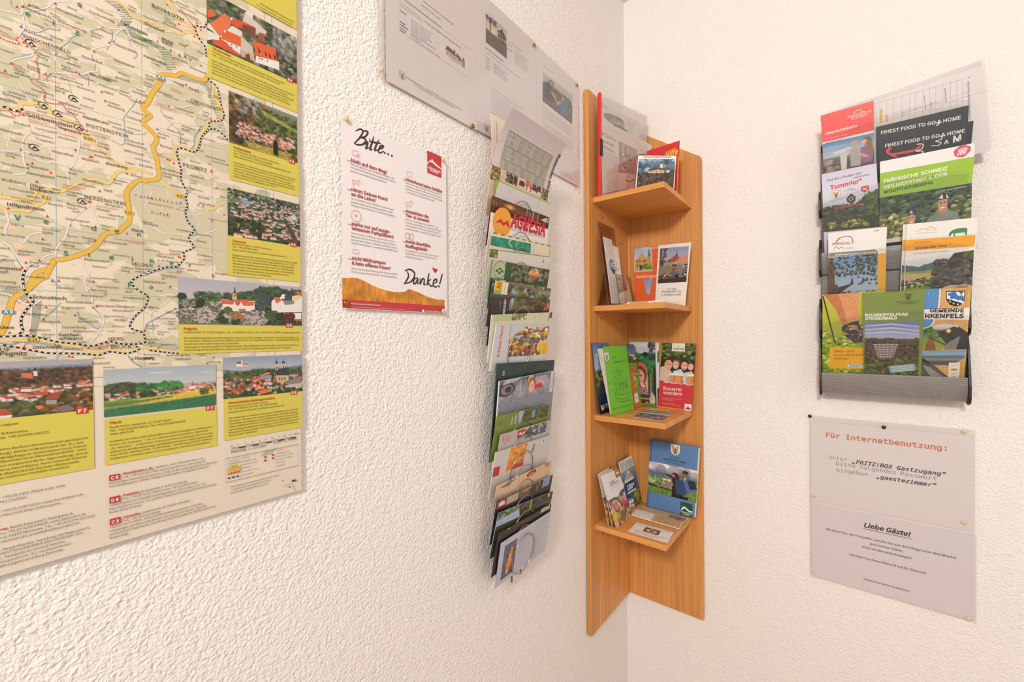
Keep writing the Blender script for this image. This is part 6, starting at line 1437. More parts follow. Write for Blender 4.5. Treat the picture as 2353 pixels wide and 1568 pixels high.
S = wslot(W8, (170, 620), (704, 378), .099, '#3a332c', edge='#8a9aa8', th=.002, vis=0.22); S.photo([(.03, .02), (.97, .02), (.97, 1), (.03, 1)], lambda i: (i.A.__setitem__(slice(None), srgb('#4a4238')), i.blobs(0, 0, 1, 1, 130, .07, ['#3a342c', '#5a5044', '#2c2824', '#6a5a3c', '#54544c']), i.ell(.5, .28, .1, .16, '#b07a2c', .2), i.poly([(.83, .0), (.97, 0), (.97, 1), (.83, 1)], '#8a9cb8', .2)), 7); S.rect(.02, .25, .17, 1, '#a83a3c'); S.poly([(.05, .5), (.09, .35), (.14, .5), (.14, .8), (.05, .8)], '#e8dcd4'); S.rect(.17, .2, .36, 1, '#b8a488'); S.rect(.73, .1, .76, .5, '#c85a54'); fin(S, 'leaflet', 'dark rocky leaflet with a red logo square in its lower left', GW)
S = wslot(W8, (188, 745), (706, 532), .099, '#4a4a34', edge='#6f9ac0', th=.0015, vis=0.3); S.photo([(0, 0), (1, 0), (1, 1), (0, 1)], lambda i: (i.A.__setitem__(slice(None), srgb('#3c3c2c')), i.blobs(0, 0, .5, .6, 170, .03, ['#5a5c38', '#6a6a48', '#8a8a78', '#3c402c']), i.blobs(.4, 0, 1, 1, 120, .05, ['#2c2c20', '#3a3828', '#4c4630']), i.poly([(0, .6), (.35, .35), (.4, 1), (0, 1)], '#a8b8d4', .1), i.poly([(.55, .02), (.58, .02), (.58, .8), (.55, .8)], '#b89a4c'), i.poly([(.68, .75), (.9, .6), (.92, .8), (.7, .9)], '#4a5a8a')), 9); S.ell((.92, .22), (.945, .21), (.92, .06), '#e0b83c'); fin(S, 'leaflet', 'woodland leaflet with a pale blue sky patch and a small yellow mark', GW)
S = wslot(W8, (185, 935), (690, 655), .099, '#2a2420', vis=0.18); S.photo([(.3, 0), (1, 0), (1, .6), (.3, .6)], lambda i: (i.grad([(0, '#3a3028'), (1, '#4a3a2c')]), i.mott(.3, 12)), 2); vt(S, '10', .19, .32, .05, '#efe8e0', .03); S.text('Mittel', (.79, .5), (.97, .5), '#efe8e0', bold=.02, flat=False); S.text('Das Museum', (.045, .98), (.05, .55), '#d8d0c8', bold=.02, flat=False); fin(S, 'leaflet', 'nearly black leaflet with a white number ten, second from the bottom', GW)
S = wslot(W8, (212, 1030), (690, 720), .105, '#c2c0cc', th=.0012, edge='#8a9ab0'); S.photo([(.08, .13), (.31, .13), (.31, .9), (.08, .9)], lambda i: (i.grad([(0, '#5a5c74'), (1, '#54546a')]), i.mott(.3, 6), i.poly([(.55, .15), (.75, .2), (.7, .5), (.8, .6), (.5, .95), (.3, .85), (.35, .5), (.5, .4)], '#d88a34', .3, 10), i.poly([(.5, .3), (.6, .4), (.5, .6), (.45, .45)], '#f0b04a')), 4)
S.greek([(uv(S).T((.36, .1+.062*i)), S.T((.60-.02*(i % 3), .1+.062*i))) for i in range(14)], '#6a6878', .0012, 3, .012); S.greek([(S.T((.64, .1+.062*i)), S.T((.93-.03*(i % 4), .1+.062*i))) for i in range(14)], '#6a6878', .0012, 5, .012); fin(S, 'leaflet', 'lilac grey text page with a fire picture, lowest in the wire rack', GW)
# the wire loops, one in front of each leaflet
def ring(cx, cz, x, ry=.040, rz=.046):
    P = [(x+KL*rz*math.sin(a), cx+ry*math.cos(a), cz+rz*math.sin(a)) for a in np.arange(28)*2*math.pi/28]
    r = tube(P, .0010, 8, True); q = tube([(x-KL*rz, cx, cz-rz), (.012, cx, cz-rz-.004)], .0012, 8)
    V, F = join(r, q); o = link('wire_loop', V, F, ['steel_wire'], smooth=True); under(o, wire)
for px, py in ((1203, 752+10), (1207, 250+742*.287), (1202, 250+868*.287), (1203, 250+990*.287), (1203, 250+1113*.287), (1203, 250+1233*.287), (1204, 250+1352*.287), (1204, 250+1478*.287), (1204, 650+222*.2615), (1203, 650+1072*.2615), (1206, 650+1207*.2615), (1208, 650+1338*.2615), (1208, 650+1478*.2615), (1211, 1000+287*.2422), (1212, 1000+425*.2422), (1210, 1000+577*.2422), (1212, 1000+718*.2422), (1208, 1000+862*.2422), (1212, 1000+946*.2422)):
    c = onx(px, py, XT+.002); ring(c[1], c[2]-.046, XT-.0002-.046*KL)
# ================================================================ things on the corner shelf
S1, S2, S3, S4 = (1320, 180, .2168), (1320, 480, .1913), (1320, 740, .1722), (1320, 980, .1977)
Z1, Z2, Z3, Z4 = [z+.0008 for z in ZTOP]
def at(px, y, z): return np.array([ony(px, 700, y)[0], y, z])
def P_(cr, x, y): return (cr[0]+x*cr[2], cr[1]+y*cr[2])
def stand(bl, br, H, corner=None, right=False, col='#e8e0d8', th=.0008, edge=None, ang=0.0, top=None, cr=None):
    S = lean(bl, br, corner, H, right) if corner is not None else upright(bl, br, H, ang)
    if top:
        S.crop(*cr); S.R4 = [S.T(top[0]), S.T(top[1]), S.R4[2], S.R4[3]]; S.uvq()
    S.body(list(S.R4), col, th, edge); return S
# ---- top shelf
bl, br = np.array((.037, -.262, Z1)), np.array((.098, -.047, Z1))
S = stand(bl, br, .305, P_(S1, 205, 125), col='#e4ddd8'); F_ = S
fo = empty('clip_folder', tuple((bl+br)/2)); tag(fo, 'clip folder with red spine, black clip and clear cover standing on the top shelf', 'folder')
w = F_.R4[1][0]; h = .305
def slab(name, st0, st1, o0, o1, mat, sheet=F_, parent=fo):
    P = []
    for o in (o0, o1): P += list(sheet.P3([(st0[0], st0[1]), (st1[0], st0[1]), (st1[0], st1[1]), (st0[0], st1[1])], o)-np.array(parent.location))
    ob = link(name, P, [(0, 3, 2, 1), (4, 5, 6, 7), (0, 1, 5, 4), (1, 2, 6, 5), (2, 3, 7, 6), (3, 0, 4, 7)], [mat]); ob.parent = parent; return ob
bevel(slab('spine', (-.0045, 0), (.0045, h), -.006, .003, 'red_plastic'), .001)['label'] = 'red plastic spine'
slab('back_cover', (.010, .001), (w, h-.002), -.0035, -.0030, 'milky_film'); slab('front_cover', (.010, .001), (w, h-.002), .0016, .0018, 'sleeve_film')['label'] = 'clear front cover'
bevel(slab('clip', (-.0045, .120), (.006, .168), .0032, .0060, 'black_plastic'), .001)['label'] = 'black clip'
S.crop(*S1); S.O = S.O-S.N*.0016
S.body([(266, 294), (600, 420), (690, 470), (690, 640), (830, 718), (785, 812), (668, 800), (640, 1080), (618, 1165), (298, 1224)], '#ddd0c2', .0005)
S.poly([(266, 294), (600, 420), (690, 470), (690, 640), (560, 575), (266, 455)], '#d9d0c8')
S.photo([(300, 345), (560, 450), (560, 570), (300, 445)], lambda i: (i.A.__setitem__(slice(None), srgb('#d6cdc5')), i.ell(.45, .42, .42, .45, '#8a8079', .2, 10), i.ell(.6, .6, .3, .25, '#a09890', .2, 8), i.ell(.7, .95, .3, .2, '#7a716b')), 2, .0015)
S.poly([(560, 450), (625, 470), (625, 600), (560, 575)], '#cfc4ba'); S.stroke([(262, 500), (560, 612), (800, 770)], .0006, '#7a6f64')
S.lines('285 595 440 678|Im Schloss\n288 668 418 732|geschieht\n290 728 425 797|Seltsames', col='#5a5048', bold=.005); S.lines('690 760 750 782|21.12.2002', col='#8a7f74')
def p_hall(i): i.grad([(0, '#b0a498'), (1, '#a3907e')]); i.mott(.2, 8); [i.poly([(x, 0), (x+.03, 0), (x+.03, .5), (x, .5)], '#8a7c70') for x in (.1, .35, .6, .85)]; i.blobs(.2, .3, .7, .9, 40, .06, ['#c0a890', '#9a8474', '#b8a090', '#8a8a94'])
S.photo([(470, 665), (668, 760), (650, 1020), (470, 1000)], p_hall, 3); S.photo([(560, 1010), (645, 1020), (630, 1150), (540, 1180)], lambda i: (i.A.__setitem__(slice(None), srgb('#c8b4a0')), i.mott(.15, 5)), 4); S.stroke([(540, 1080), (580, 1095), (640, 1075)], .003, '#5a4a40', None, 5)
rows = [((275+.03*i, 770+16*i), (460-.0*i, 835+15*i)) for i in range(7)]+[((280, 880+17*i), (378, 912+16*i)) for i in range(20)]+[((388, 915+17*i), (470, 940+16*i)) for i in range(17)]
S.greek(rows, '#8a7e72', .0013, 4, .02); o = S.build('newspaper_page', 'paper_matte'); tag(o, 'newspaper page headed Im Schloss geschieht Seltsames inside the red clip folder', 'newspaper')
def atd(px, depth, z):
    d = ray(px, 700); fw = -CM[:, 2]; p = CAMP+d*(depth/(d @ fw)); return np.array([p[0], p[1], z])
bl, br = np.array((.098, -.062, Z1)), np.array((.220, -.132, Z1))
S = stand(bl, br, .165, ang=3, top=((770, 772), (1113, 660)), cr=S1, col='#e8343c', th=.0015); S.crop(*S1); S.text('Hilfe', (960, 850), (1095, 805), '#f0c83a', bold=.03, flat=False, hs=1.0); S.uvq(); S.poly([(.975, .3), (1, .3), (1, 1), (.975, 1)], '#ecb834'); o = S.build('booklet'); tag(o, 'plain red booklet with yellow lettering behind the castle booklet on the top shelf', 'booklet', 'booklets and leaflets on the corner shelf')
bl, br = atd(1461.5, 1.19, Z1), atd(1550.5, 1.19, Z1); S = stand(bl, br, .118, ang=4, top=((678, 820), (1080, 822)), cr=S1, col='#efe8e0', th=.003, edge='#e8e0d8')
def p_cas(i):
    i.grad([(0, '#5f7e90'), (.35, '#6f94a6'), (.6, '#8a98a0'), (1, '#3c3c3a')]); i.blobs(0, .0, 1, .5, 26, .12, ['#5a7282', '#88a2ae', '#54697a', '#7f98a6']); i.ridge([(0, .62), (.12, .5), (.35, .42), (.6, .44), (.9, .4), (1, .36)], '#4c4240', .4, 40, .05); i.blobs(0, .48, 1, 1, 260, .035, ['#3c3c38', '#54483c', '#6a4c40', '#2f302c', '#4c4840', '#7a5a4c'])
    i.poly([(.28, .38), (.42, .33), (.55, .34), (.62, .3), (.72, .31), (.72, .46), (.28, .46)], '#d8b890'); i.poly([(.56, .28), (.72, .28), (.77, .36), (.56, .36)], '#6a4c40'); i.poly([(.3, .33), (.5, .28), (.54, .34), (.28, .4)], '#4a4444'); i.poly([(.6, .14), (.66, .14), (.66, .3), (.6, .3)], '#e8d4b4'); i.poly([(.58, .15), (.63, .07), (.68, .15)], '#4a4444'); i.poly([(.78, .36), (.86, .34), (.86, .44), (.78, .46)], '#e0c8a8'); i.poly([(.78, .36), (.82, .28), (.87, .35)], '#4a4444'); [i.poly([(x, .38), (x+.02, .38), (x+.02, .42), (x, .42)], '#6a5444') for x in (.32, .38, .44, .5, .6, .66)]
S.photo([(.02, .1), (.98, .1), (.98, 1), (.02, 1)], p_cas, 3); S.text('SCHLOSS GREIFENSTEIN', (.14, .07), (.86, .07), '#4a4440', bold=.015); o = S.build('booklet'); tag(o, 'small castle booklet titled Schloss Greifenstein, in front of the red booklet on the top shelf', 'booklet', 'booklets and leaflets on the corner shelf')
# ---- second shelf: acrylic holder and leaflets
ya, yb = -.246, -.138
b0 = ony(1399.4, 698, ya); t0 = ony(1363.5, 511.6, ya); f0 = ony(1424.3, 698, ya); t0[0] = max(t0[0], T+.006)
ho = empty('leaflet_holder', (float(b0[0]), (ya+yb)/2, Z2)); tag(ho, 'tilted clear acrylic leaflet holder at the left of the second shelf', 'leaflet holder')
def plate(name, p, q, th=.0022, y0=ya, y1=yb, mat='smoke_acrylic'):
    p, q = np.array(p), np.array(q); d = q-p; d = d/np.linalg.norm(d); n = np.array([-d[1], d[0]])*th
    v, f = prism([(p[0], y0, p[1]), (q[0], y0, q[1]), (q[0]+n[0], y0, q[1]+n[1]), (p[0]+n[0], y0, p[1]+n[1])], (0, y1-y0, 0)); o = link(name, v, f, [mat, 'acrylic_edge'], [1, 1, 0, 1, 0, 1]); under(o, ho); return o
xb, xt, zt = float(b0[0]), float(t0[0]), float(t0[2]); xf = float(f0[0]); dx = (xt-xb)/(zt-Z2)
plate('back_plate', (xb, Z2+.0015), (xt, zt)); plate('base_plate', (xb+.0025, Z2+.0022), (xf-.0008, Z2+.0022), .0020)
plate('front_plate', (xf, Z2+.003), (xf+dx*.088, Z2+.091)); zm = Z2+.105; plate('rear_leg', (T+.004, Z2+.0005), (xb+dx*(zm-Z2)-.003, zm))
def hold(y0, y1, off, H, z0=Z2+.006):
    bl = np.array((xb+off+dx*.004, y0, z0)); br = np.array((xb+off+dx*.004, y1, z0)); S = upright(bl, br, H, math.degrees(math.atan(-dx))); return S
S = hold(-.2, -.139, .0055, .187); S.body(list(S.R4), '#ece4de', .0012); S.stroke([(.35, .2), (.3, .35), (.5, .4), (.55, .28), (.4, .25)], .0022, '#4a4c74', None, 5); S.stroke([(.5, .15), (.8, .2), (.85, .35)], .002, '#e0a04a', None, 5, dash=(.003, .002)); S.stroke([(.3, .42), (.6, .42), (.8, .36)], .0014, '#b8504a', None, 5); S.text('BÜRGERBUS', (.2, .58), (.92, .58), '#b0483c', bold=.03); S.text('Heiligenstadt', (.3, .65), (.9, .65), '#8a7a74'); o = S.build('leaflet'); tag(o, 'white leaflet headed Buergerbus in the right half of the acrylic holder', 'leaflet', 'booklets and leaflets on the corner shelf')
S = hold(ya+.002, -.185, .0085, .203); S.body(list(S.R4), '#d8d0cc', .0012); S.photo([(0, 0), (1, 0), (1, 1), (0, 1)], lambda i: (i.A.__setitem__(slice(None), srgb('#d8cfca')), i.mott(.08, 6)), 2); S.text('Liebe', (.4, .12), (.6, .12), '#5a5450'); S.text('Haus der', (.35, .22), (.7, .22), '#c07a78'); S.text('Begegnung', (.3, .26), (.8, .26), '#c07a78'); c = S.T((.62, .42)); S.photo([(.28, .31), (.98, .31), (.98, .55), (.28, .55)], lambda i: (i.grad([(0, '#6a84b4'), (1, '#8a9cc4')]), i.poly([(.4, .3), (1, .2), (1, 1), (.3, 1)], '#d8d0c8'), [i.poly([(.45, y), (1, y-.05), (1, y), (.45, y+.05)], '#4a4a5a') for y in (.35, .5, .65)], i.blobs(.4, .6, 1, 1, 20, .1, ['#3a3438', '#6a5a58'])), 3, .001, [(.5+.5*math.cos(k), .5+.5*math.sin(k)) for k in np.arange(20)*math.pi/10]); o = S.build('leaflet'); tag(o, 'tall mottled grey leaflet with a round picture in the left half of the acrylic holder', 'leaflet', 'booklets and leaflets on the corner shelf')
# church leaflet and the white St. Veit leaflet
bl, br = at(1456.5, -.030, Z2), at(1512, -.030, Z2)
S = stand(bl, br, .165, ang=2, top=((720, 475), (1040, 442)), cr=S2, col='#dc6430', th=.001)
def p_chu(i):
    i.grad([(0, '#9ab0cc'), (.5, '#c4ccd8'), (1, '#b8a080')]); i.poly([(.05, .52), (.2, .4), (.3, .3), (.42, .2), (.55, .3), (.62, .4), (.9, .42), (.9, .95), (.05, .95)], '#c89858', .15); i.poly([(.74, .4), (.84, .02), (.94, .38)], '#5a6a84'); i.poly([(.76, .4), (.94, .4), (.94, .9), (.76, .9)], '#c09050'); [i.poly([(x, y), (x+.06, y), (x+.06, y+.1), (x, y+.1)], '#5a4430') for x in (.15, .3, .5, .62) for y in (.5, .68)]; i.blobs(.5, .7, 1, .95, 40, .06, ['#6a8a2c', '#54702c']); i.poly([(.33, .72), (.45, .72), (.45, .95), (.33, .95)], '#4a3424'); i.poly([(0, .92), (1, .9), (1, 1), (0, 1)], '#b8b0a4')
S.crop(*S2); S.photo([(722, 478), (925, 458), (940, 750), (715, 765)], p_chu, 4); S.photo([(835, 850), (940, 850), (895, 1040), (868, 1020)], lambda i: (i.grad([(0, '#7a94c4'), (1, '#a8b4d0')]), i.mott(.08, 5)), 5); S.lines('735 835 990 825|Seelsorger', col='#f2dcd0', bold=.005, shear=.3); S.lines('805 490 1000 478|Katholische', col='#f2dcd0'); o = S.build('leaflet'); tag(o, 'orange church leaflet leaning in the corner behind the white leaflet on the second shelf', 'leaflet', 'booklets and leaflets on the corner shelf')
bl, br = at(1504.6, -.056, Z2), at(1574.4, -.078, Z2)
S = stand(bl, br, .185, ang=6, top=((1008, 440), (1402, 402)), cr=S2, col='#efe6dc', th=.001); S.crop(*S2)
def p_egg(i):
    i.grad([(0, '#8a98b8'), (.3, '#a8acb8'), (1, '#4a4440')]); i.blobs(0, .0, .25, .45, 40, .05, ['#5a5048', '#6a6058']); i.poly([(.3, .36), (.5, .27), (.6, .2), (.7, .3), (.78, .4), (.3, .44)], '#9a5a48'); i.poly([(.58, .25), (.61, .1), (.64, .25)], '#4a4448'); i.poly([(.55, .42), (.75, .3), (1, .24), (1, .45), (.6, .5)], '#d88a68', .1); i.poly([(.3, .45), (1, .42), (1, .62), (.3, .62)], '#b0988a', .2); i.blobs(0, .5, 1, .95, 260, .03, ['#6a5a4c', '#3a302c', '#a8947c', '#4c443c', '#c8b8a0', '#2c2624', '#8a5a30']); [i.ell(x, .62, .13, .14, '#8a7a68') or i.ell(x, .63, .1, .11, '#5c5048') for x in (.12, .35, .72)]; i.ell(.1, .42, .09, .12, '#8a5c34'); i.ell(.1, .42, .06, .09, '#54483c'); i.poly([(.6, .7), (.7, .7), (.7, .95), (.6, .95)], '#2a2830'); i.ell(.64, .74, .06, .04, '#4a6aa8'); i.poly([(0, .88), (1, .86), (1, 1), (0, 1)], '#3c342e', .2)
S.photo([(1030, 478), (1375, 447), (1345, 878), (1000, 898)], p_egg, 6); S.lines('1115 978 1222 975|St. Veit\n1048 1010 1280 1004|Michaelskirche\n1042 1048 1280 1040|in Heiligenstadt', col='#4a4648', bold=.008); S.lines('1175 1122 1282 1117|Tourist-Information', col='#8a8480'); o = S.build('leaflet'); tag(o, 'white leaflet with fountain photo titled St. Veit on the second shelf', 'leaflet', 'booklets and leaflets on the corner shelf')
S_q = (('lowest', .0), ('middle', .0018), ('topmost', .0036))
for nm, dz in S_q:
    S = flatz(Z2+.0014+dz); sx = max(.116, xf+.004); S.q = [np.array(p) for p in ((sx+dz, -.094), (.221-dz, -.094), (.223-dz, -.262+dz*.4), (sx+dz, -.262+dz*.4))]
    S.body([(0, 0), (1, 0), (1, 1), (0, 1)], '#efe8e0', .0014, '#efe8e2'); S.rect(.04, .05, .6, .95, '#dccf9a'); o = S.build('leaflet')
    fl = link('printed_edge', [np.array(S.T((u, 1)).tolist()+[0])+np.array((0, -.0001, Z2+.0002+dz+zz)) for u, zz in ((.08, .0), (.6, .0), (.6, .0009), (.08, .0009))], [(0, 1, 2, 3)], ['map_edge'] if 'map_edge' in MATS else [plain('map_edge', '#a8963a', .6).name]); under(fl, o)
    tag(o, nm+' of the flat yellow and white leaflets lying at the front of the second shelf', 'leaflet', 'booklets and leaflets on the corner shelf')
# ---- third shelf
GB = 'booklets and leaflets on the corner shelf'
S = stand((.030, -.257, Z3), (.036, -.155, Z3), .205, ang=2, top=((232, 285), (455, 285)), cr=S3, col='#27354f'); S.photo([(0, 0), (1, 0), (1, 1), (0, 1)], lambda i: (i.grad([(0, '#4a6a9a'), (.35, '#a8bcd0'), (.42, '#6a7a4c'), (.6, '#4c5a3c'), (.68, '#3a4a6a'), (1, '#141c30')]), i.blobs(0, .42, 1, .6, 60, .08, ['#4a5a34', '#6a6a3c', '#8a8a54', '#3a4a3c'])), 3); S.poly([(.1, .88), (.3, .88), (.3, .93), (.2, .96), (.1, .93)], '#e8dcd4'); S.poly([(.15, .89), (.25, .89), (.22, .94)], '#a8604c'); S.text('Wasserwelten', (.36, .9), (1.0, .9), '#e8e4e0', bold=.02); S.text('Markt Heiligenstadt', (.36, .93), (1.0, .93), '#c8c8cc'); S.text('Na', (.12, .2), (.3, .2), '#d8e0ea'); S.text('und', (.12, .26), (.36, .26), '#d8e0ea'); o = S.build('leaflet'); tag(o, 'dark blue lake leaflet at the far left of the third shelf, behind the green booklet', 'leaflet', GB)
S = stand((.063, -.250, Z3), (.080, -.120, Z3), .205, P_(S3, 345, 305), col='#6fbf35', th=.0006); Sg = S; S.crop(*S3)
crest(S, (430, 465), .012); S.lines('512 490 565 487|Markt\n520 548 692 536|Heiligenstadt i. OFr.\n515 1172 790 1108|Ortsplan · Orts- und Straßenverzeichnis', col='#33512a', bold=.005)
g = random.Random(5)
for i in range(150):
    a = g.uniform(0, 6.28); q = math.sqrt(g.random()); x, y = 585+135*q*math.cos(a), 790+170*q*math.sin(a); b = g.uniform(0, 6.28); l = g.uniform(10, 34); S.stroke([(x, y), (x+l*math.cos(b), y+l*math.sin(b)*.8)], .0005, '#35602a')
for pts in ([(550, 690), (560, 640), (590, 700)], [(560, 850), (565, 940)], [(600, 830), (605, 930)], [(640, 820), (650, 920)], [(690, 810), (700, 910)], [(545, 960), (600, 975), (680, 965), (725, 930)], [(545, 960), (550, 1010), (620, 1030), (690, 1015), (725, 985), (725, 930)], [(620, 820), (690, 800), (690, 870), (625, 880), (620, 820)], [(560, 1075), (600, 1060), (640, 1070), (700, 1045), (745, 1045)]): S.stroke(pts, .0008, '#35602a', None, 4)
o = S.build('booklet'); tag(o, 'bright green town plan booklet with coat of arms and fountain drawing on the third shelf', 'booklet', GB); pg = o
for k, (off, sh) in enumerate(((.003, .0), (.0075, .006), (.012, .012))):
    R4 = np.array([(0, .002), (.125, .002), (.118, .203), (-.006-sh*.6, .200)]); P = Sg.P3(R4, -.0008-off*.12)
    top = Sg.N*off*.8; P = P+np.array([[0, 0, 0], [0, 0, 0], -top, -top]); P2 = P-Sg.N*.0006
    pa = link('folded_page', np.r_[P, P2]-np.array(pg.location), [(0, 1, 2, 3), (7, 6, 5, 4), (0, 4, 5, 1), (1, 5, 6, 2), (2, 6, 7, 3), (3, 7, 4, 0)], ['page_paper'] if 'page_paper' in MATS else [plain('page_paper', '#e8dccb', .8).name]); pa.parent = pg
S = stand((.066, -.120, Z3+.0006), (.075, -.043, Z3+.0006), .203, P_(S3, 790, 300), True, col='#7d9a3c'); S.crop(*S3)
S.photo([(690, 297), (790, 300), (848, 545), (715, 545)], lambda i: (i.grad([(0, '#46507c'), (.45, '#6a7a98'), (.55, '#5a6a44'), (1, '#4c5a3a')]), i.houses(0, .5, 1, .8, 8, .12)), 2); S.disc((800, 800), .020, '#a8b860', n=26); S.disc((800, 800), .012, '#7d9a3c'); S.disc((795, 760), .006, '#d4dca0'); S.poly([(730, 560), (765, 560), (845, 1150), (800, 1150)], '#d86a3c'); S.poly([(740, 635), (850, 625), (865, 662), (745, 680)], '#c8604a'); S.poly([(745, 690), (870, 680), (880, 705), (750, 715)], '#9aa85c'); S.poly([(800, 960), (838, 940), (862, 1070), (808, 1082)], '#efe8e0'); c = S.T((826, 1015)); S.stroke([c+.0042*(1-k*.028)*np.array([math.cos(k*.5), math.sin(k*.5)]) for k in range(30)], .0008, '#3a3a4a'); S.poly([(800, 1115), (945, 1085), (955, 1110), (810, 1145)], '#d86a3c'); o = S.build('leaflet'); tag(o, 'olive leaflet with spiral logo partly hidden right of the green booklet on the third shelf', 'leaflet', GB)
S = stand((.026, -.0185, Z3), (.124, -.0195, Z3), .212, None, col='#e4e0dc'); S.poly([(.94, .15), (1, .12), (1, .3), (.94, .32)], '#3c7a3c'); S.poly([(.94, .72), (1, .7), (1, 1), (.94, 1)], '#2c4030'); o = S.build('leaflet'); tag(o, 'white and green leaflet of which a strip shows right of the girl leaflet', 'leaflet', GB)
S = stand((.020, -.0235, Z3), (.117, -.0255, Z3), .213, ang=.5, top=((745, 268), (1075, 270)), cr=S3, col='#5a6a4a'); S.crop(*S3); g_ = [(745, 268), (1075, 270), (1108, 1132), (960, 1115)]; S.uvq()
def p_girl(i):
    i.grad([(0, '#d4d4d8'), (.2, '#c0c8cc'), (.3, '#4c6a44'), (1, '#3c3a2c')]); i.blobs(.1, .2, 1, .5, 70, .12, ['#3c7a44', '#2f6a3a', '#4c8a4c', '#2c5a34']); i.poly([(.45, .2), (.58, .15), (.7, .18), (.82, .13), (.72, .22), (.6, .24)], '#2c2a30'); i.blobs(.75, 0, 1, .25, 20, .08, ['#4a4a4c', '#6a6a68']); i.poly([(.62, .5), (.7, .5), (.72, 1), (.62, 1)], '#b8a888', .2); i.poly([(.78, .48), (.84, .48), (.86, 1), (.78, 1)], '#8a7a5c', .2); i.poly([(.9, .4), (1, .4), (1, 1), (.92, 1)], '#2c2a20', .2); i.ell(.4, .47, .3, .15, '#c8604c'); i.ell(.38, .52, .28, .14, '#6a4630'); i.ell(.36, .55, .22, .12, '#dca084'); i.ell(.28, .53, .03, .012, '#3a2c24'); i.ell(.45, .53, .03, .012, '#3a2c24'); i.ell(.37, .585, .03, .012, '#c88a70'); i.ell(.37, .62, .08, .012, '#b86a5c'); i.poly([(.3, .66), (.6, .62), (.75, .85), (.4, .95)], '#c86a5c', .2); i.blobs(.35, .64, .6, .85, 30, .03, ['#2c2624', '#e0d8d0']); i.poly([(.45, .78), (.72, .78), (.72, .81), (.45, .81)], '#5a94b8'); i.poly([(.3, .82), (.85, .82), (.85, .93), (.3, .95)], '#5a3428', .2); i.ell(.86, .9, .1, .1, '#c8bca4', .2); i.poly([(.8, .8), (.86, .76), (.9, .88), (.82, .9)], '#b8ac94'); i.poly([(0, .955), (1, .955), (1, 1), (0, 1)], '#4c8a3c')
S.photo([(0, 0), (1, 0), (1, 1), (0, 1)], p_girl, 6); S.text('Tourenvielfalt zum', (.2, .11), (.75, .1), '#5a5a58', flat=False, shear=.3); S.text('Meter Grüner Fels', (.2, .15), (.78, .135), '#5a5a58', flat=False, shear=.3); S.text('Winden', (.45, .9), (.78, .9), '#e8dcd0'); o = S.build('leaflet'); tag(o, 'leaflet with a girl in a red cap at the back of the third shelf', 'leaflet', GB)
S = stand((.1235, -.031, Z3), (.230, -.040, Z3), .203, ang=2, top=((1168, 283), (1625, 292)), cr=S3, col='#cf3a44', th=.0025, edge='#d84a50')
def p_beer(i):
    i.grad([(0, '#3c4030'), (.5, '#2c2c22'), (1, '#3a2c20')]); i.blobs(0, 0, 1, .5, 90, .07, ['#5a6a34', '#6a7a3c', '#3c4428', '#2c3020', '#7a7a48']); i.poly([(0, .6), (.2, .55), (.35, .7), (.35, 1), (0, 1)], '#d8b8a8', .1); i.poly([(.4, .68), (.62, .62), (.78, .8), (.6, 1), (.35, 1)], '#d0d4e0', .08); i.poly([(.72, .7), (.95, .66), (1, 1), (.7, 1)], '#c0ccd8', .08)
    i.face(.24, .52, .13, '#e0a080', '#3c2a20'); i.face(.46, .52, .1, '#e8b098', '#8a5434'); i.face(.71, .53, .105, '#e0a588', '#3a2820'); i.face(.89, .55, .085, '#e8b49c', '#4a3024')
    for x in (.4, .6, .9): i.poly([(x-.09, .76), (x+.1, .76), (x+.08, 1), (x-.07, 1)], '#d8863c', .15); i.poly([(x-.1, .73), (x+.1, .72), (x+.1, .78), (x-.1, .79)], '#f0e0cc'); i.ell(x-.05, .88, .07, .1, '#d89478')
S.photo([(0, 0), (1, 0), (1, .62), (0, .62)], p_beer, 8, .0009); S.poly([(0, .57), (.1, .575), (.18, .61), (.3, .6), (.42, .615), (.55, .6), (.66, .615), (.72, .6), (.85, .62), (1, .61), (1, .7), (0, .7)], '#cf3a44'); S.stroke([(0, .57), (.1, .575), (.18, .61), (.3, .6), (.42, .615), (.55, .6), (.66, .615), (.72, .6), (.85, .62), (1, .61)], .0014, '#f0d8d0'); S.rect(.31, 0, .69, .12, '#ece6da'); S.text('neuburg', (.35, .095), (.66, .095), '#4c4a3a', bold=.02); S.poly([(.38, .055), (.5, .035), (.64, .055), (.5, .045)], '#b8b03c')
S.text('Brauerei-', (.14, .72), (.72, .72), '#f4e0da', bold=.012); S.text('wandern', (.14, .785), (.7, .785), '#f4e0da', bold=.012); S.text('Wanderführer Fränkische Schweiz', (.12, .85), (.7, .85), '#eeb8b4'); S.text('und Oberes Maintal', (.12, .875), (.44, .875), '#eeb8b4'); S.text('Mehr Informationen im Netz', (.12, .925), (.52, .925), '#eeb8b4'); S.text('Tourismusverband Fränkische Schweiz e.V.', (.12, .945), (.7, .945), '#eeb8b4'); S.rect(.8, .9, 1, 1, '#ece4e0'); S.poly([(.83, .98), (.84, .955), (.88, .95), (.9, .92), (.92, .95), (.97, .955), (.98, .98)], '#cf3a44'); S.poly([(-.0, .975), (.78, .985), (.78, 1), (0, 1)], '#e8963c'); o = S.build('booklet'); tag(o, 'red beer hiking booklet with four laughing people at the right of the third shelf', 'booklet', GB)
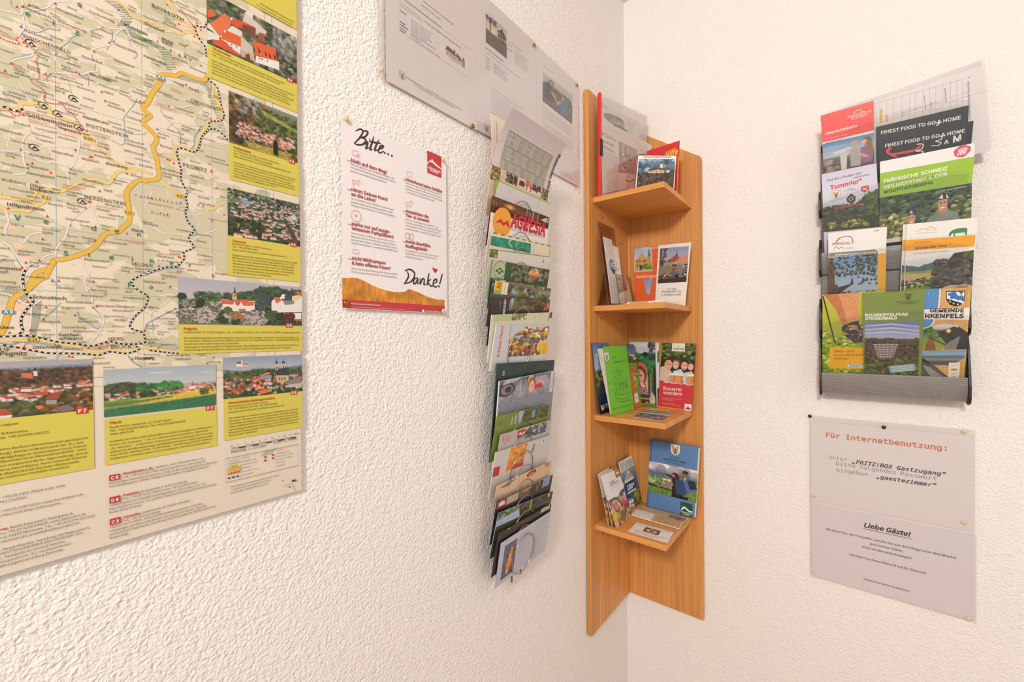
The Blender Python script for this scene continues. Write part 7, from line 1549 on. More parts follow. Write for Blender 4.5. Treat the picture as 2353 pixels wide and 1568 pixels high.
S = flatz(Z3+.0012); S.q = [np.array(p) for p in ((.101, -.050), (.185, -.042), (.213, -.243), (.124, -.236))]; S.body([(0, 0), (1, 0), (1, 1), (0, 1)], '#e89a38', .0010, '#efe6dc'); S.photo([(.0, .28), (1, .28), (1, .55), (0, .55)], lambda i: (i.grad([(0, '#5a6a80'), (.4, '#a8a8a8'), (.6, '#6a7a4c'), (1, '#d0c0a8')]), i.mott(.2, 10)), 3); S.photo([(0, .6), (1, .6), (1, 1), (0, 1)], lambda i: (i.grad([(0, '#4a5a6a'), (1, '#3a4460')]), i.houses(0, .1, 1, .8, 40, .05, ('#8a6a50', '#a88a5c', '#5a6a7a'))), 4); S.rect(0, .55, 1, .6, '#e8d0b4'); S.text('Tauchen & Genießen', (.12, .12), (.9, .12), '#f4ecdc', bold=.02, hs=1.6); S.text('rund um Heiligenstadt', (.15, .2), (.85, .2), '#f4ecdc', bold=.02, hs=1.6); o = S.build('leaflet'); tag(o, 'orange leaflet with town photos lying flat at the front of the third shelf', 'leaflet', GB)
# ---- lowest shelf
def gastro(dx, tp, first, lab):
    S = stand((.082-dx, -.258, Z4), (.079-dx, -.150, Z4), .152, ang=13, top=tp, cr=S4, col='#f0eae6', th=.001); S.uvq()
    def pv(i): i.grad([(0, '#5a6a54'), (.3, '#4c5c40'), (1, '#4a4438')]); i.blobs(0, 0, 1, .3, 40, .1, ['#5a6a5a', '#3c4a34', '#6a7a5c']); i.blobs(0, .25, 1, 1, 70, .11, ['#d89a3c', '#c83a34', '#d8b84a', '#b8a894', '#8a8a8c', '#4c6a34', '#d8708a', '#c8c0b8', '#7a5a48', '#e07a3c']); i.poly([(.3, .85), (.8, .55), (1, .6), (.6, 1)], '#8a6248', .2)
    S.photo([(0, .42), (1, .42), (1, 1), (0, 1)], pv, 4); S.curve([(-.0, .38), (.0, .46), (.3, .47), (.6, .5), (.72, .44), (1, .4), (1, .3), (.5, .3)], '#f0eae6'); S.rect(.72, .0, 1, .16, '#b8862c'); S.poly([(.76, .08), (.85, .04), (.9, .07), (.97, .05), (.97, .08), (.88, .09)], '#f0e8dc'); S.text('UNSERE', (.3, .22), (.6, .22), '#5a5048', bold=.01); S.text('GASTRONOMIE', (.3, .265), (.8, .265), '#5a5048', bold=.01); S.text('kulinarisch genießen', (.32, .31), (.85, .31), '#c0a488'); o = S.build('leaflet'); tag(o, lab, 'leaflet', GB)
gastro(.0, ((308, 580), (515, 490)), 1, 'foremost of three white and vegetable photo gastronomy leaflets on the lowest shelf'); gastro(.013, None, 0, 'middle of three white and vegetable photo gastronomy leaflets on the lowest shelf'); gastro(.025, None, 0, 'rearmost of three white and vegetable photo gastronomy leaflets on the lowest shelf')
def sich(dx, tp, lab):
    S = stand((.058-dx, -.110, Z4), (.066-dx, -.021, Z4), .150, ang=11, top=tp, cr=S4, col='#e4e2dc', th=.0012, edge='#d8d4d0')
    S.photo([(0, .22), (1, .22), (1, 1), (0, 1)], lambda i: (i.grad([(0, '#8aa0b4'), (.25, '#5a7290'), (.5, '#46607c'), (1, '#5a6a3c')]), i.poly([(.1, .25), (.45, .04), (.6, .1), (.85, .28), (.1, .32)], '#b0a898', .2), i.poly([(.35, .1), (.5, .02), (.62, .12)], '#e0dcd4'), i.blobs(.4, .6, 1, 1, 60, .1, ['#8a8a3c', '#a8903c', '#4c5c34', '#6a5a3c']), i.poly([(.05, .72), (.4, .7), (.42, 1), (.05, 1)], '#6a8ab8'), i.blobs(.05, .8, .4, 1, 20, .06, ['#e0c8a8', '#c8a088', '#f0e8e0']), i.blobs(0, .4, .4, .7, 30, .08, ['#3c5470', '#5a7690'])), 3); S.text('REISEGUTHABEN', (.04, .1), (.96, .1), '#5a7088', bold=.01, hs=1.5); S.text('SICHERN!', (.06, .2), (.94, .2), '#8a8a54', bold=.01, hs=1.3); S.rect(.12, .47, .8, .64, '#28406a'); S.text('100€', (.18, .62), (.72, .62), '#f0ece8', bold=.03); S.rect(.12, .42, .75, .46, '#e8e4e0'); S.rect(.14, .66, .75, .69, '#e8e4e0'); o = S.build('leaflet'); tag(o, lab, 'leaflet', GB)
sich(0, ((510, 425), (665, 335)), 'front blue mountain lake voucher leaflet headed Sichern on the lowest shelf'); sich(.009, None, 'rear voucher leaflet half hidden behind the blue mountain lake one on the lowest shelf')
S = stand((.089, -.047, Z4+.001), (.240, -.050, Z4+.001), .212, ang=3.5, top=((885, 155), (1443, 242)), cr=S4, col='#5f84b4', th=.0012); bk = S; S.crop(*S4); crest(S, (1172, 275), .0155); S.lines('1100 366 1228 384|ZERTIFIZIERTE\n1035 390 1297 440|WANDERTOUREN\n1050 415 1275 462|im Markt Heiligenstadt i. OFr.', col='#22304a', bold=.012)
def p_wand(i):
    i.grad([(0, '#b8b0b0'), (.15, '#d0ccc8'), (.3, '#b8c0c4'), (.36, '#6a8090'), (.5, '#7a9a5c'), (1, '#6a8a44')]); i.blobs(0, 0, 1, .25, 30, .12, ['#a8a4a8', '#d8d4d0', '#c0bcbc', '#8a8a94']); i.ridge([(0, .28), (.25, .36), (.5, .42), (1, .4)], '#5a7484', .1, 20); i.ridge([(0, .4), (.3, .45), (.6, .5), (1, .46)], '#7a9458', .3, 50); i.blobs(0, .45, .5, .68, 60, .03, ['#b8b894', '#8aa05c', '#5a7a44', '#c8b8a0']); i.ridge([(0, .7), (.4, .78), (1, .72)], '#6a8a3c', .3, 40)
    i.poly([(.02, .72), (.5, .78), (.5, .82), (.02, .78)], '#3a3430'); i.poly([(.5, .4), (.62, .36), (.72, .5), (.74, .98), (.52, .95)], '#26221f'); i.poly([(.56, .42), (.74, .38), (.84, .55), (.84, .85), (.6, .88)], '#34466e', .15); i.ell(.555, .3, .07, .09, '#3a2a24'); i.ell(.6, .36, .05, .06, '#3a2a24'); i.ell(.525, .32, .035, .05, '#b07a60'); i.poly([(.5, .4), (.36, .33), (.37, .29), (.52, .34)], '#2c2624'); i.poly([(.5, .5), (.2, .76), (.22, .79), (.55, .62)], '#a8745c'); i.poly([(.68, .3), (.85, .28), (.96, .4), (.98, .7), (.8, .72)], '#4a6ea8', .1); i.poly([(.8, .36), (.95, .36), (1, .6), (.86, .64)], '#2c2c34', .2); i.ell(.75, .18, .06, .09, '#8a5a48'); i.ell(.76, .14, .06, .05, '#3a2a26'); i.poly([(.74, .3), (.79, .29), (.74, .45)], '#c8c83c'); [i.poly([(x, .75), (x+.01, .75), (x+.01, 1), (x, 1)], '#3a3a34') for x in (.3, .42, .9, .96)]; i.poly([(.8, .75), (1, .75), (1, .98), (.8, .98)], '#6a8a44', .3); i.poly([(.52, .92), (.84, .9), (.84, 1), (.5, 1)], '#1f1c1c')
S.photo([(872, 402), (1435, 520), (1417, 890), (845, 748)], p_wand, 7, .0009); S.poly([(1233, 874), (1372, 908), (1368, 1066), (1230, 1034)], '#1f5440'); S.poly([(1235, 975), (1260, 935), (1285, 935), (1300, 950), (1340, 985), (1370, 990), (1370, 1005), (1330, 1000), (1280, 955), (1240, 980)], '#eef0ea'); S.lines('1238 1000 1362 1030|FRÄNKISCHE\n1255 1025 1340 1047|SCHWEIZ', col='#eef0ea', bold=.015); S.uvq(); S.rect(0, 0, .045, 1, '#49699a', 1)
o = S.build('hiking_book'); tag(o, 'blue hardback hiking book with two hikers photo leaning at the right of the lowest shelf', 'book')
P = []
ins = lambda q, m: [q[3]+(m, m), q[2]+(m*.8, m), q[1]+(m*.8, -m), q[0]+(m, -m)]
for off in (-.0016, -.0085): P += list(bk.P3(ins(bk.R4, .003), off)-np.array(o.location))
q = link('page_block', P, [(0, 1, 2, 3), (7, 6, 5, 4), (0, 4, 5, 1), (1, 5, 6, 2), (2, 6, 7, 3), (3, 7, 4, 0)], ['page_paper']); q.parent = o; q['label'] = 'white page block'
P = []
for off in (-.0088, -.0100): P += list(bk.P3(ins(bk.R4, 0), off)-np.array(o.location))
plain('book_blue', '#5478aa', .4); q = link('back_cover', P, [(0, 1, 2, 3), (7, 6, 5, 4), (0, 4, 5, 1), (1, 5, 6, 2), (2, 6, 7, 3), (3, 7, 4, 0)], ['book_blue']); q.parent = o
bd = lambda s, t: .004*np.sin(np.clip((t+.155)/.095, 0, 1)*math.pi)
S = flatz(Z4+.0035); S.bend = bd; S.q = [np.array(p) for p in ((.078, -.060), (.2265, -.064), (.2265, -.154), (.080, -.150))]; S.body([(0, 1), (1, 1), (1, 0), (0, 0)], '#ddd0c4', .0026, '#efe8e2'); S.photo([(0, 0), (1, 0), (1, 1), (0, 1)], lambda i: (i.grad([(0, '#b8a898'), (1, '#c8a880')]), i.mott(.15, 20), i.poly([(0, .5), (.42, .5), (.42, 1), (0, 1)], '#e4d8cc'), [i.ell(.72, .85, .28-.04*k, .5-.08*k, ('#c8a070', '#b89060')[k % 2]) for k in range(6)], i.poly([(.66, .15), (1, .15), (1, .5), (.66, .5)], '#8a7468', .2), i.ell(.88, .4, .05, .12, '#a8404a')), 3); S.poly([(.02, .08), (.66, .1), (.68, .6), (.06, .52)], '#e0c88a'); S.stroke([(.05, .15), (.1, .45)], .0016, '#5a4a3c'); S.ell((.17, .3), (.21, .3), (.17, .18), '#c8a45c')
for i in range(8): S.stroke([(.32+.04*i, .2), (.33+.04*i, .5)], .0006, '#a8905c')
o = S.build('leaflet'); tag(o, 'folded cream and wood brown leaflet lying flat in front of the blue hiking book', 'leaflet', GB)
S = flatz(Z4+.0006); S.crop(*S4); S.body([(725, 1115), (1155, 1235), (1080, 1360), (620, 1225)], '#e6dcd8', .0005); S.quad((725, 1115), (1155, 1235), (1080, 1360), (620, 1225)); S.photo([(.3, .2), (.7, .2), (.7, .6), (.3, .6)], lambda i: (i.A.__setitem__(slice(None), srgb('#6a4034')), i.ell(.5, .55, .38, .3, '#d8b070'), i.ell(.5, .55, .26, .18, '#6a4034'), i.ell(.3, .6, .1, .15, '#e0c080'), i.ell(.7, .6, .1, .15, '#e0c080'), i.ell(.5, .3, .1, .1, '#e0c080')), 2); S.text('Bäckerei und Konditorei Heiligenstadt', (.1, .13), (.93, .13), '#4a4240', bold=.01)
S.greek([(S.T((.1+.05*(i % 2), .66+.065*i)), S.T((.95-.07*i, .66+.065*i))) for i in range(5)], '#6a5f5a', .0016, 3, .016); o = S.build('card', 'paper_matte'); tag(o, 'small white bakery card with a pretzel picture at the front of the lowest shelf', 'card')
# ================================================================ notices on the right wall
NC = (1820, 920, .338)
S = wallR(.0042); S.crop(*NC); a, b = S.T((126, 136)), S.T((1236, 880)); a2 = S.T((125, 683)); x0, x1 = a[0], b[0]; zt_, zb_ = a[1]-.001, a2[1]
S.body([np.array(p) for p in ((x0, zb_), (x1, zb_), (x1, zt_), (x0, zt_))], '#efe5e0')
S.text('Für Internetbenutzung:', (230, 250), (1052, 345), '#e0806a', 'mono', .025, flat=True, hs=.95)
S.lines('250 400 375|Unter\n300 442 430|bitte\n460 468 705|folgendes\n740 512 980|Passwort\n302 485 535|eingeben:', col='#8f8580', f='mono'); S.lines('405 428 1050|„FRITZ!BOX Gastzugang“\n570 530 985|„gaestezimmer“', col='#51474a', f='mono', bold=.02, shear=.25)
o = S.build('internet_notice', 'paper_matte'); tag(o, 'white internet notice with red heading, pinned above the dear-guests notice', 'notice', 'notices on the right wall')
S.crop(*NC); zp = S.T((112, 100))[1]; sl = sleeve(S, [np.array(p) for p in ((x0-.003, zb_-.002), (x1+.002, zb_-.002), (x1+.002, zt_), (x0-.003, zt_))], 'plastic_sleeve', o); sl['label'] = 'clear punched plastic sleeve'
P = S.P3(np.array([(x0-.004, zt_), (x1+.003, zt_), (x1+.003, zp), (x0-.004, zp)]), .0009)-np.array(o.location); m_ = link('sleeve_margin', P, [(0, 1, 2, 3)], ['milky_film']); m_.parent = o; m_['label'] = 'milky punched margin'
S = wallR(.0030); S.crop(*NC); b = S.T((1238, 1500)); c = S.T((126, 1188)); S.body([np.array(p) for p in ((x0+.0005, c[1]), (x1, c[1]), (x1, zb_-.0002), (x0+.0005, zb_-.0002))], '#ebe2e2')
S.text('Liebe Gäste!', (487, 862), (810, 920), '#3d3537', 'sans', .028, .25); p, q = S.T((485, 874)), S.T((812, 935)); S.stroke([p, np.array([q[0], p[1]])], .0012, '#3d3537')
S.lines('''230 882 1118|Wir bitten Sie, die Prospekte, welche Sie aus dem Regal oder Wandhalter
530 982 757|genommen haben,
477 1003 815|nicht wieder zurückzulegen!
390 1055 912|Nehmen Sie diese bitte mit auf ihr Zimmer!
485 1220 800|Vielen Dank für Ihr Verständnis!''', col='#51474a', bold=.012)
o = S.build('guest_notice', 'paper_matte'); tag(o, 'white dear-guests notice with an underlined heading, below the internet notice', 'notice', 'notices on the right wall')
sl = sleeve(S, [np.array(p) for p in ((x0-.003, c[1]-.004), (x1+.004, c[1]-.004), (x1+.004, zb_-.004), (x0-.003, zb_-.004))], 'plastic_sleeve', o); sl['label'] = 'clear plastic sleeve'

# ================================================================ leaflets in the grey rack
K1, K2 = (1850, 120, .2679), (1850, 500, .287); GR = 'leaflets in the grey rack'
def rslot(cr, row, tl, tr, H, col, off=0.0, th=.0010, edge=None, W_=None, bl=None, br=None, nip=0):
    zb = RZ[row]; S = tiltR(-.0455-off, zb, KR); S.crop(*cr); a, b = S.T(tl), S.T(tr); u = (b-a)/np.linalg.norm(b-a); d = np.array([u[1], -u[0]])
    if W_: b = a+u*W_
    dl = d if bl is None else (S.T(bl)-a)/np.linalg.norm(S.T(bl)-a); dr = d if br is None else (S.T(br)-b)/np.linalg.norm(S.T(br)-b); S.R4 = [a, b, b+dr*H, a+dl*H]; S.body([S.R4[0], S.R4[1], b+dr*H*.72, S.R4[2]-u*nip, S.R4[3]] if nip else list(S.R4), col, th, edge); S.cr = cr; return S
def done(S, name, label, cat='leaflet'): o = S.build(name); tag(o, label, cat, GR); return o
# row 3 is the topmost
S = rslot(K1, 3, (130, 546), (1518, 66), .188, '#efe6e2', -.008); S.poly([(595, 440), (1350, 232), (1350, 235), (595, 443)], '#c8a8a0')
for x in (640, 700, 760, 830, 895, 945, 1010, 1070, 1120, 1180, 1245, 1300, 1352): S.stroke([(x, 432-.28*(x-600)), (x, 700-.25*(x-600))], .0004, '#b0a4a4')
for x, y in ((640, 580), (830, 520), (1070, 440), (1245, 420)): S.stroke([(x, y), (x+330, y-95)], .0004, '#b0a4a4')
S.poly([(640, 490), (662, 484), (662, 602), (640, 608)], '#eab85c'); S.poly([(690, 546), (712, 540), (712, 594), (690, 600)], '#eab85c'); S.lines('1040 490 1028 372|Kurse und Termine\n1090 470 1085 428|Anfrage\n843 552 838 512|14 Uhr\n1215 428 1205 305|Markt Heiligenstadt\n1420 580 1408 250|Veranstaltungskalender Gemeinde', col='#6a5f60'); S.poly([(1400, 215), (1415, 211), (1415, 216), (1400, 221)], '#c04a4a')
o = done(S, 'table_sheet', 'large white table sheet in a punched clear sleeve rising behind everything in the grey rack', 'paper sheet')
sl = sleeve(S, [S.R4[0]+(-.003, .003), S.R4[1]+(.003, .003), S.R4[2]+(.003, 0), S.R4[3]+(-.003, 0)], 'plastic_sleeve', o); sl['label'] = 'clear plastic sleeve'
u_ = (S.R4[1]-S.R4[0]); dn = (S.R4[3]-S.R4[0])/np.linalg.norm(S.R4[3]-S.R4[0]); P = S.P3([S.R4[0]+(-.003, .003), S.R4[0]+(-.003, .003)+dn*.012, S.R4[1]+(.003, .003)+dn*.012, S.R4[1]+(.003, .003)], .0013)-np.array(o.location); m_ = link('sleeve_margin', P, [(0, 1, 2, 3)], ['milky_film']); m_.parent = o
S = rslot(K1, 3, (135, 546), (588, 415), .203, '#ec5048', .001, bl=(160, 1040), br=(593, 955))
S.poly([(148, 775), (590, 670), (590, 698), (150, 790)], '#e8e4e0')
def p_tele(i):
    i.grad([(0, '#5a8ac0'), (.35, '#a8c0d8'), (.5, '#c4c8c8'), (.55, '#7a8a7a'), (1, '#5a5448')]); i.ell(.2, .2, .3, .05, '#9ab8d8'); i.blobs(0, .55, 1, .75, 40, .06, ['#6a8070', '#7a8a6a', '#8a8474']); i.blobs(0, .7, .5, 1, 30, .08, ['#4a4844', '#5a5650', '#8a8278']); i.poly([(.2, .36), (.55, .28), (.58, .36), (.25, .46)], '#e0dcd8'); i.ell(.42, .5, .09, .09, '#d4d0cc'); i.poly([(.35, .55), (.48, .55), (.47, 1), (.36, 1)], '#dcd8d4'); i.poly([(.55, .36), (.68, .3), (.76, .4), (.74, .95), (.55, .95)], '#b8b4b4'); [i.poly([(.55, y), (.75, y-.03), (.75, y-.02), (.55, y+.01)], '#8a8890') for y in (.45, .53, .61, .69, .77)]; i.ell(.63, .2, .07, .1, '#d0a088'); i.poly([(.74, .4), (.86, .34), (.97, .42), (.96, .9), (.76, .9)], '#a06a98'); i.ell(.86, .2, .09, .13, '#8a6238'); i.poly([(.86, .2), (.96, .2), (.99, .6), (.9, .55)], '#9a7040'); i.ell(.81, .22, .05, .08, '#e0b098'); i.poly([(.7, .5), (.9, .7), (.86, .76), (.66, .58)], '#d8a48c')
S.photo([(150, 790), (593, 690), (593, 955), (160, 1040)], p_tele, 3, .0009)
S.lines('365 570 570 512|FRÄNKISCHE\n395 582 535 545|SCHWEIZ\n175 775 335 745|ERLEBNISREICH'.rsplit('\n', 1)[0], col='#f6d8d0'); S.lines('175 712 447 640|Übersichtskarte', col='#fbeee8', bold=.012); S.lines('175 752 375 705|Die Region auf einen Blick', col='#f8dcd4'); S.lines('178 790 335 748|ERLEBNISREICH', col='#5a6a80'); S.stroke([(415, 525), (450, 495), (468, 500), (520, 515)], .0014, '#f4d0c8'); done(S, 'leaflet', 'red general map leaflet with a couple at a telescope, top left of the grey rack')
def menu(tl, tr, off, lab, full):
    S = rslot(K1, 3, tl, tr, .112 if full else .148, '#2b2c2e', off, bl=(tl[0]+2, 1000), br=(tr[0]-22, 800), nip=.014); x, y = tl[0]-610, tl[1]-640
    dx, dy = (0, 0) if not full else (35, 112)
    S.lines('%d %d %d %d|FINEST FOOD TO GO & HOME' % (650+dx, 718+dy-12, 1335+dx, 575+dy), col='#eeeae4', bold=.02)
    if full: S.curve([(692, 850), (720, 820), (745, 822), (720, 850), (740, 868), (850, 850), (940, 830), (985, 800), (990, 815), (940, 850), (850, 870), (770, 885), (800, 900), (780, 905), (720, 880)], '#e8504a', 4); S.poly([(870, 880), (905, 870), (885, 885)], '#e8504a'); S.lines('1190 790 1232 782|A\n1268 776 1338 762|M\n1022 930 1270 885|urger', col='#eeeae4', bold=.02); S.stroke([(960, 790), (1010, 790), (1000, 830), (950, 850), (1010, 850), (990, 890)], .002, '#eeeae4', None, 6); S.stroke([(1145, 725), (1165, 720), (1170, 745), (1120, 765), (1165, 775), (1140, 800), (1085, 802)], .0018, '#eeeae4', None, 6)
    else: S.stroke([(1120, 605), (1150, 610), (1125, 632)], .0022, '#eeeae4', None, 5)
    done(S, 'menu', lab, 'menu')
menu((610, 642), (1405, 455), -.003, 'rear black takeaway menu with white capitals at the top of the grey rack', False); menu((630, 740), (1445, 588), .0005, 'front black takeaway menu with red bull horns at the top of the grey rack', True)
S = rslot(K1, 2, (142, 1048), (612, 953), .204, '#d8d4e4', bl=(160, 1545), br=(640, 1500)); S.photo([(142, 1048), (612, 953), (640, 1500), (160, 1545)], lambda i: (i.grad([(0, '#cfcbe0'), (.35, '#d8d6e2'), (.55, '#c8ccd8'), (.62, '#6a6a5c'), (.85, '#5a5440'), (1, '#3a3026')]), i.ridge([(0, .62), (.2, .58), (.5, .6), (.75, .5), (.85, .42), (.95, .44), (1, .5)], '#454a3c', .4, 40, .06), i.blobs(0, .58, 1, .8, 160, .03, ['#3c4434', '#50563f', '#5c5a44', '#6a5c48', '#4a4c38']), i.blobs(.8, .42, 1, .8, 60, .04, ['#4a5a34', '#5a6a3c']), i.blobs(.1, .85, .8, .95, 50, .04, ['#8a8a4c', '#a8a05c', '#6a6038'])), 5, .0009)
S.lines('190 1112 485 1045|Auf den Pfaden der\n410 1085 555 1055|sagenhaften', col='#4a4046', bold=.008); S.lines('215 1180 490 1118|Tummler*', col='#e0443c', bold=.03); S.lines('258 1350 525 1300|Rundwanderweg ...', col='#e0603c', bold=.01); S.lines('205 1327 345 1300|Ein ausgezeichneter', col='#6a6470'); crest(S, (267, 1220), .0085)
S.poly([(478, 1155), (548, 1140), (546, 1180), (515, 1205), (480, 1190)], '#d04a44'); S.stroke([(492, 1165), (535, 1185)], .0016, '#f0dcd4'); S.stroke([(535, 1155), (495, 1190)], .0016, '#f0dcd4'); S.poly([(355, 1255), (392, 1212), (435, 1240), (430, 1280), (395, 1300), (360, 1285)], '#4a4648'); S.disc((394, 1258), .0045, '#d8d4d8'); S.disc((394, 1258), .0034, '#4a4648'); S.stroke([(365, 1185), (385, 1165), (400, 1178), (420, 1175)], .0009, '#4a4648'); S.lines('335 1198 445 1178|FRÄNKISCHE SCHWEIZ\n220 1278 320 1262|Markt Heiligenstadt\n470 1225 555 1208|Gemeinde Aufseß', col='#8a8490'); done(S, 'leaflet', 'pale lilac Tummler circular walk leaflet with woods, below the red map leaflet')
S = rslot(K1, 2, (643, 940), (1455, 778), .190, '#f0e8e4', .0, .0016, bl=(637, 1480), br=(1424, 1400), nip=.012); S.poly([(641, 1040), (1453, 893), (1432, 1122), (638, 1250)], '#9cc03c')
def p_bike(i):
    i.grad([(0, '#4a5c4c'), (.3, '#54604a'), (.6, '#7a7a50'), (1, '#8a8250')]); i.blobs(0, 0, 1, .55, 170, .035, ['#3c4a3a', '#4c5c44', '#5a6a50', '#6a7a5c', '#2f3a30']); i.blobs(0, .3, .35, 1, 120, .03, ['#9a9a58', '#b8b070', '#7a7a44', '#c8b880', '#5a6038']); i.blobs(.6, .2, 1, .8, 80, .03, ['#7a8a58', '#9a9a6a', '#54603c']); i.poly([(.5, .62), (.56, .46), (.66, .38), (.76, .38), (.86, .44), (.9, .6), (.9, 1), (.5, 1)], '#8a948a', .1); i.poly([(.28, .7), (.33, .54), (.41, .52), (.46, .6), (.48, 1), (.28, 1)], '#5a7aa0', .1); i.poly([(.24, .9), (.3, .56), (.35, .54), (.31, .9)], '#d8a080')
    i.poly([(.64, .36), (.68, .3), (.74, .3), (.77, .36), (.74, .42), (.68, .42)], '#c08c70'); i.ell(.705, .27, .05, .12, '#d09a7c'); i.poly([(.64, .2), (.66, .12), (.71, .08), (.77, .11), (.79, .2), (.72, .19)], '#3a3638'); i.poly([(.66, .17), (.7, .1), (.71, .18)], '#e8e4e0'); i.poly([(.74, .1), (.77, .18), (.74, .18)], '#e8e4e0'); i.ell(.705, .325, .026, .014, '#f0e4dc'); i.ell(.685, .245, .009, .012, '#3a2c28'); i.ell(.725, .24, .009, .012, '#3a2c28')
    i.ell(.37, .42, .042, .11, '#d8a488'); i.poly([(.325, .38), (.33, .29), (.37, .26), (.42, .29), (.42, .37), (.37, .35)], '#32446a'); i.poly([(.35, .33), (.37, .28), (.39, .34)], '#e0e0e0'); i.ell(.328, .44, .014, .09, '#b89048'); i.ell(.37, .475, .02, .012, '#f0e4dc'); i.ell(.355, .405, .008, .01, '#3a2c28'); i.ell(.388, .4, .008, .01, '#3a2c28')
S.photo([(638, 1250), (1432, 1122), (1420, 1640), (636, 1780)], p_bike, 7, .0009, [(0, 0), (1, 0), (1, .72), (0, .68)])
S.lines('675 1122 970 1062|FRÄNKISCHE\n992 1055 1222 1010|SCHWEIZ\n678 1172 1045 1095|HEILIGENSTADT\n1065 1090 1232 1060|i. OFR.', col='#f6f6ea', bold=.02); S.lines('678 1215 1098 1130|MOUNTAINBIKING', col='#23503e', bold=.02); S.lines('1168 1196 1388 1155|Echt. Stark. Oberfranken!', col='#e8ece0', bold=.012)
for x, y, r in ((1320, 850, .010), (1350, 835, .012), (1375, 842, .010), (1310, 872, .007), (1345, 865, .011), (1395, 825, .006)): S.disc((x, y), r*.8, '#cf5a62')
S.lines('1310 852 1395 832|OBER\n1318 868 1388 850|FRAN\n1305 888 1378 870|KEN', col='#f2e4e0', bold=.03); done(S, 'brochure', 'green and white mountain biking brochure with two helmeted riders in the grey rack', 'brochure')
S = rslot(K2, 1, (185, 125), (655, 75), .207, '#f0e9e4', .0012, .0016, bl=(190, 605), br=(637, 590)); S.crop(*K2)
S.photo([(188, 322), (582, 290), (580, 740), (190, 760)], lambda i: (i.grad([(0, '#6a90c0'), (.5, '#a8bcd4'), (1, '#c8c8c0')]), i.blobs(0, .6, 1, 1, 70, .05, ['#6a6a44', '#8a7a4c', '#4c4a34']), i.poly([(0, .0), (.1, .0), (.14, .5), (.2, .62), (.0, .7)], '#6a5038', .3), i.poly([(.2, .55), (.45, .5), (.5, .38), (.52, .5), (.3, .62), (.2, .7)], '#4a3c30'), i.poly([(.05, .5), (.2, .5), (.24, 1), (.05, 1)], '#5a4a3a', .2), i.blobs(0, 0, .95, .35, 150, .028, ['#4a4438', '#5a5444', '#6a6a50', '#38342c']), i.blobs(.6, .0, 1, .55, 70, .03, ['#5a5a48', '#6a7a58', '#4a4638'])), 4, .0008)
S.poly([(192, 318), (192, 285), (560, 255), (582, 275), (582, 290)], '#8a8684'); S.poly([(582, 290), (650, 285), (640, 740), (578, 745)], '#eeac38'); S.lines('243 306 570 283|Erlebnisse in und um Bamberg', col='#f4f0ec', bold=.015); S.lines('218 222 362 215|BAMBERG', col='#4a4244', bold=.005); S.lines('320 255 382 250|Land', col='#6a7a5c', shear=.3); S.lines('548 112 592 108|2021', col='#4a4446', bold=.01); S.stroke([(245, 205), (280, 165), (340, 150), (375, 165), (383, 210)], .0018, '#8a8488', None, 6); S.stroke([(243, 205), (270, 170), (290, 160)], .0022, '#c04a44', None, 4); S.stroke([(230, 250), (250, 232), (270, 250), (290, 236), (310, 248)], .0014, '#6a9a5c', None, 4); done(S, 'leaflet', 'white and orange Bamberg leaflet with a bare tree, third pocket left')
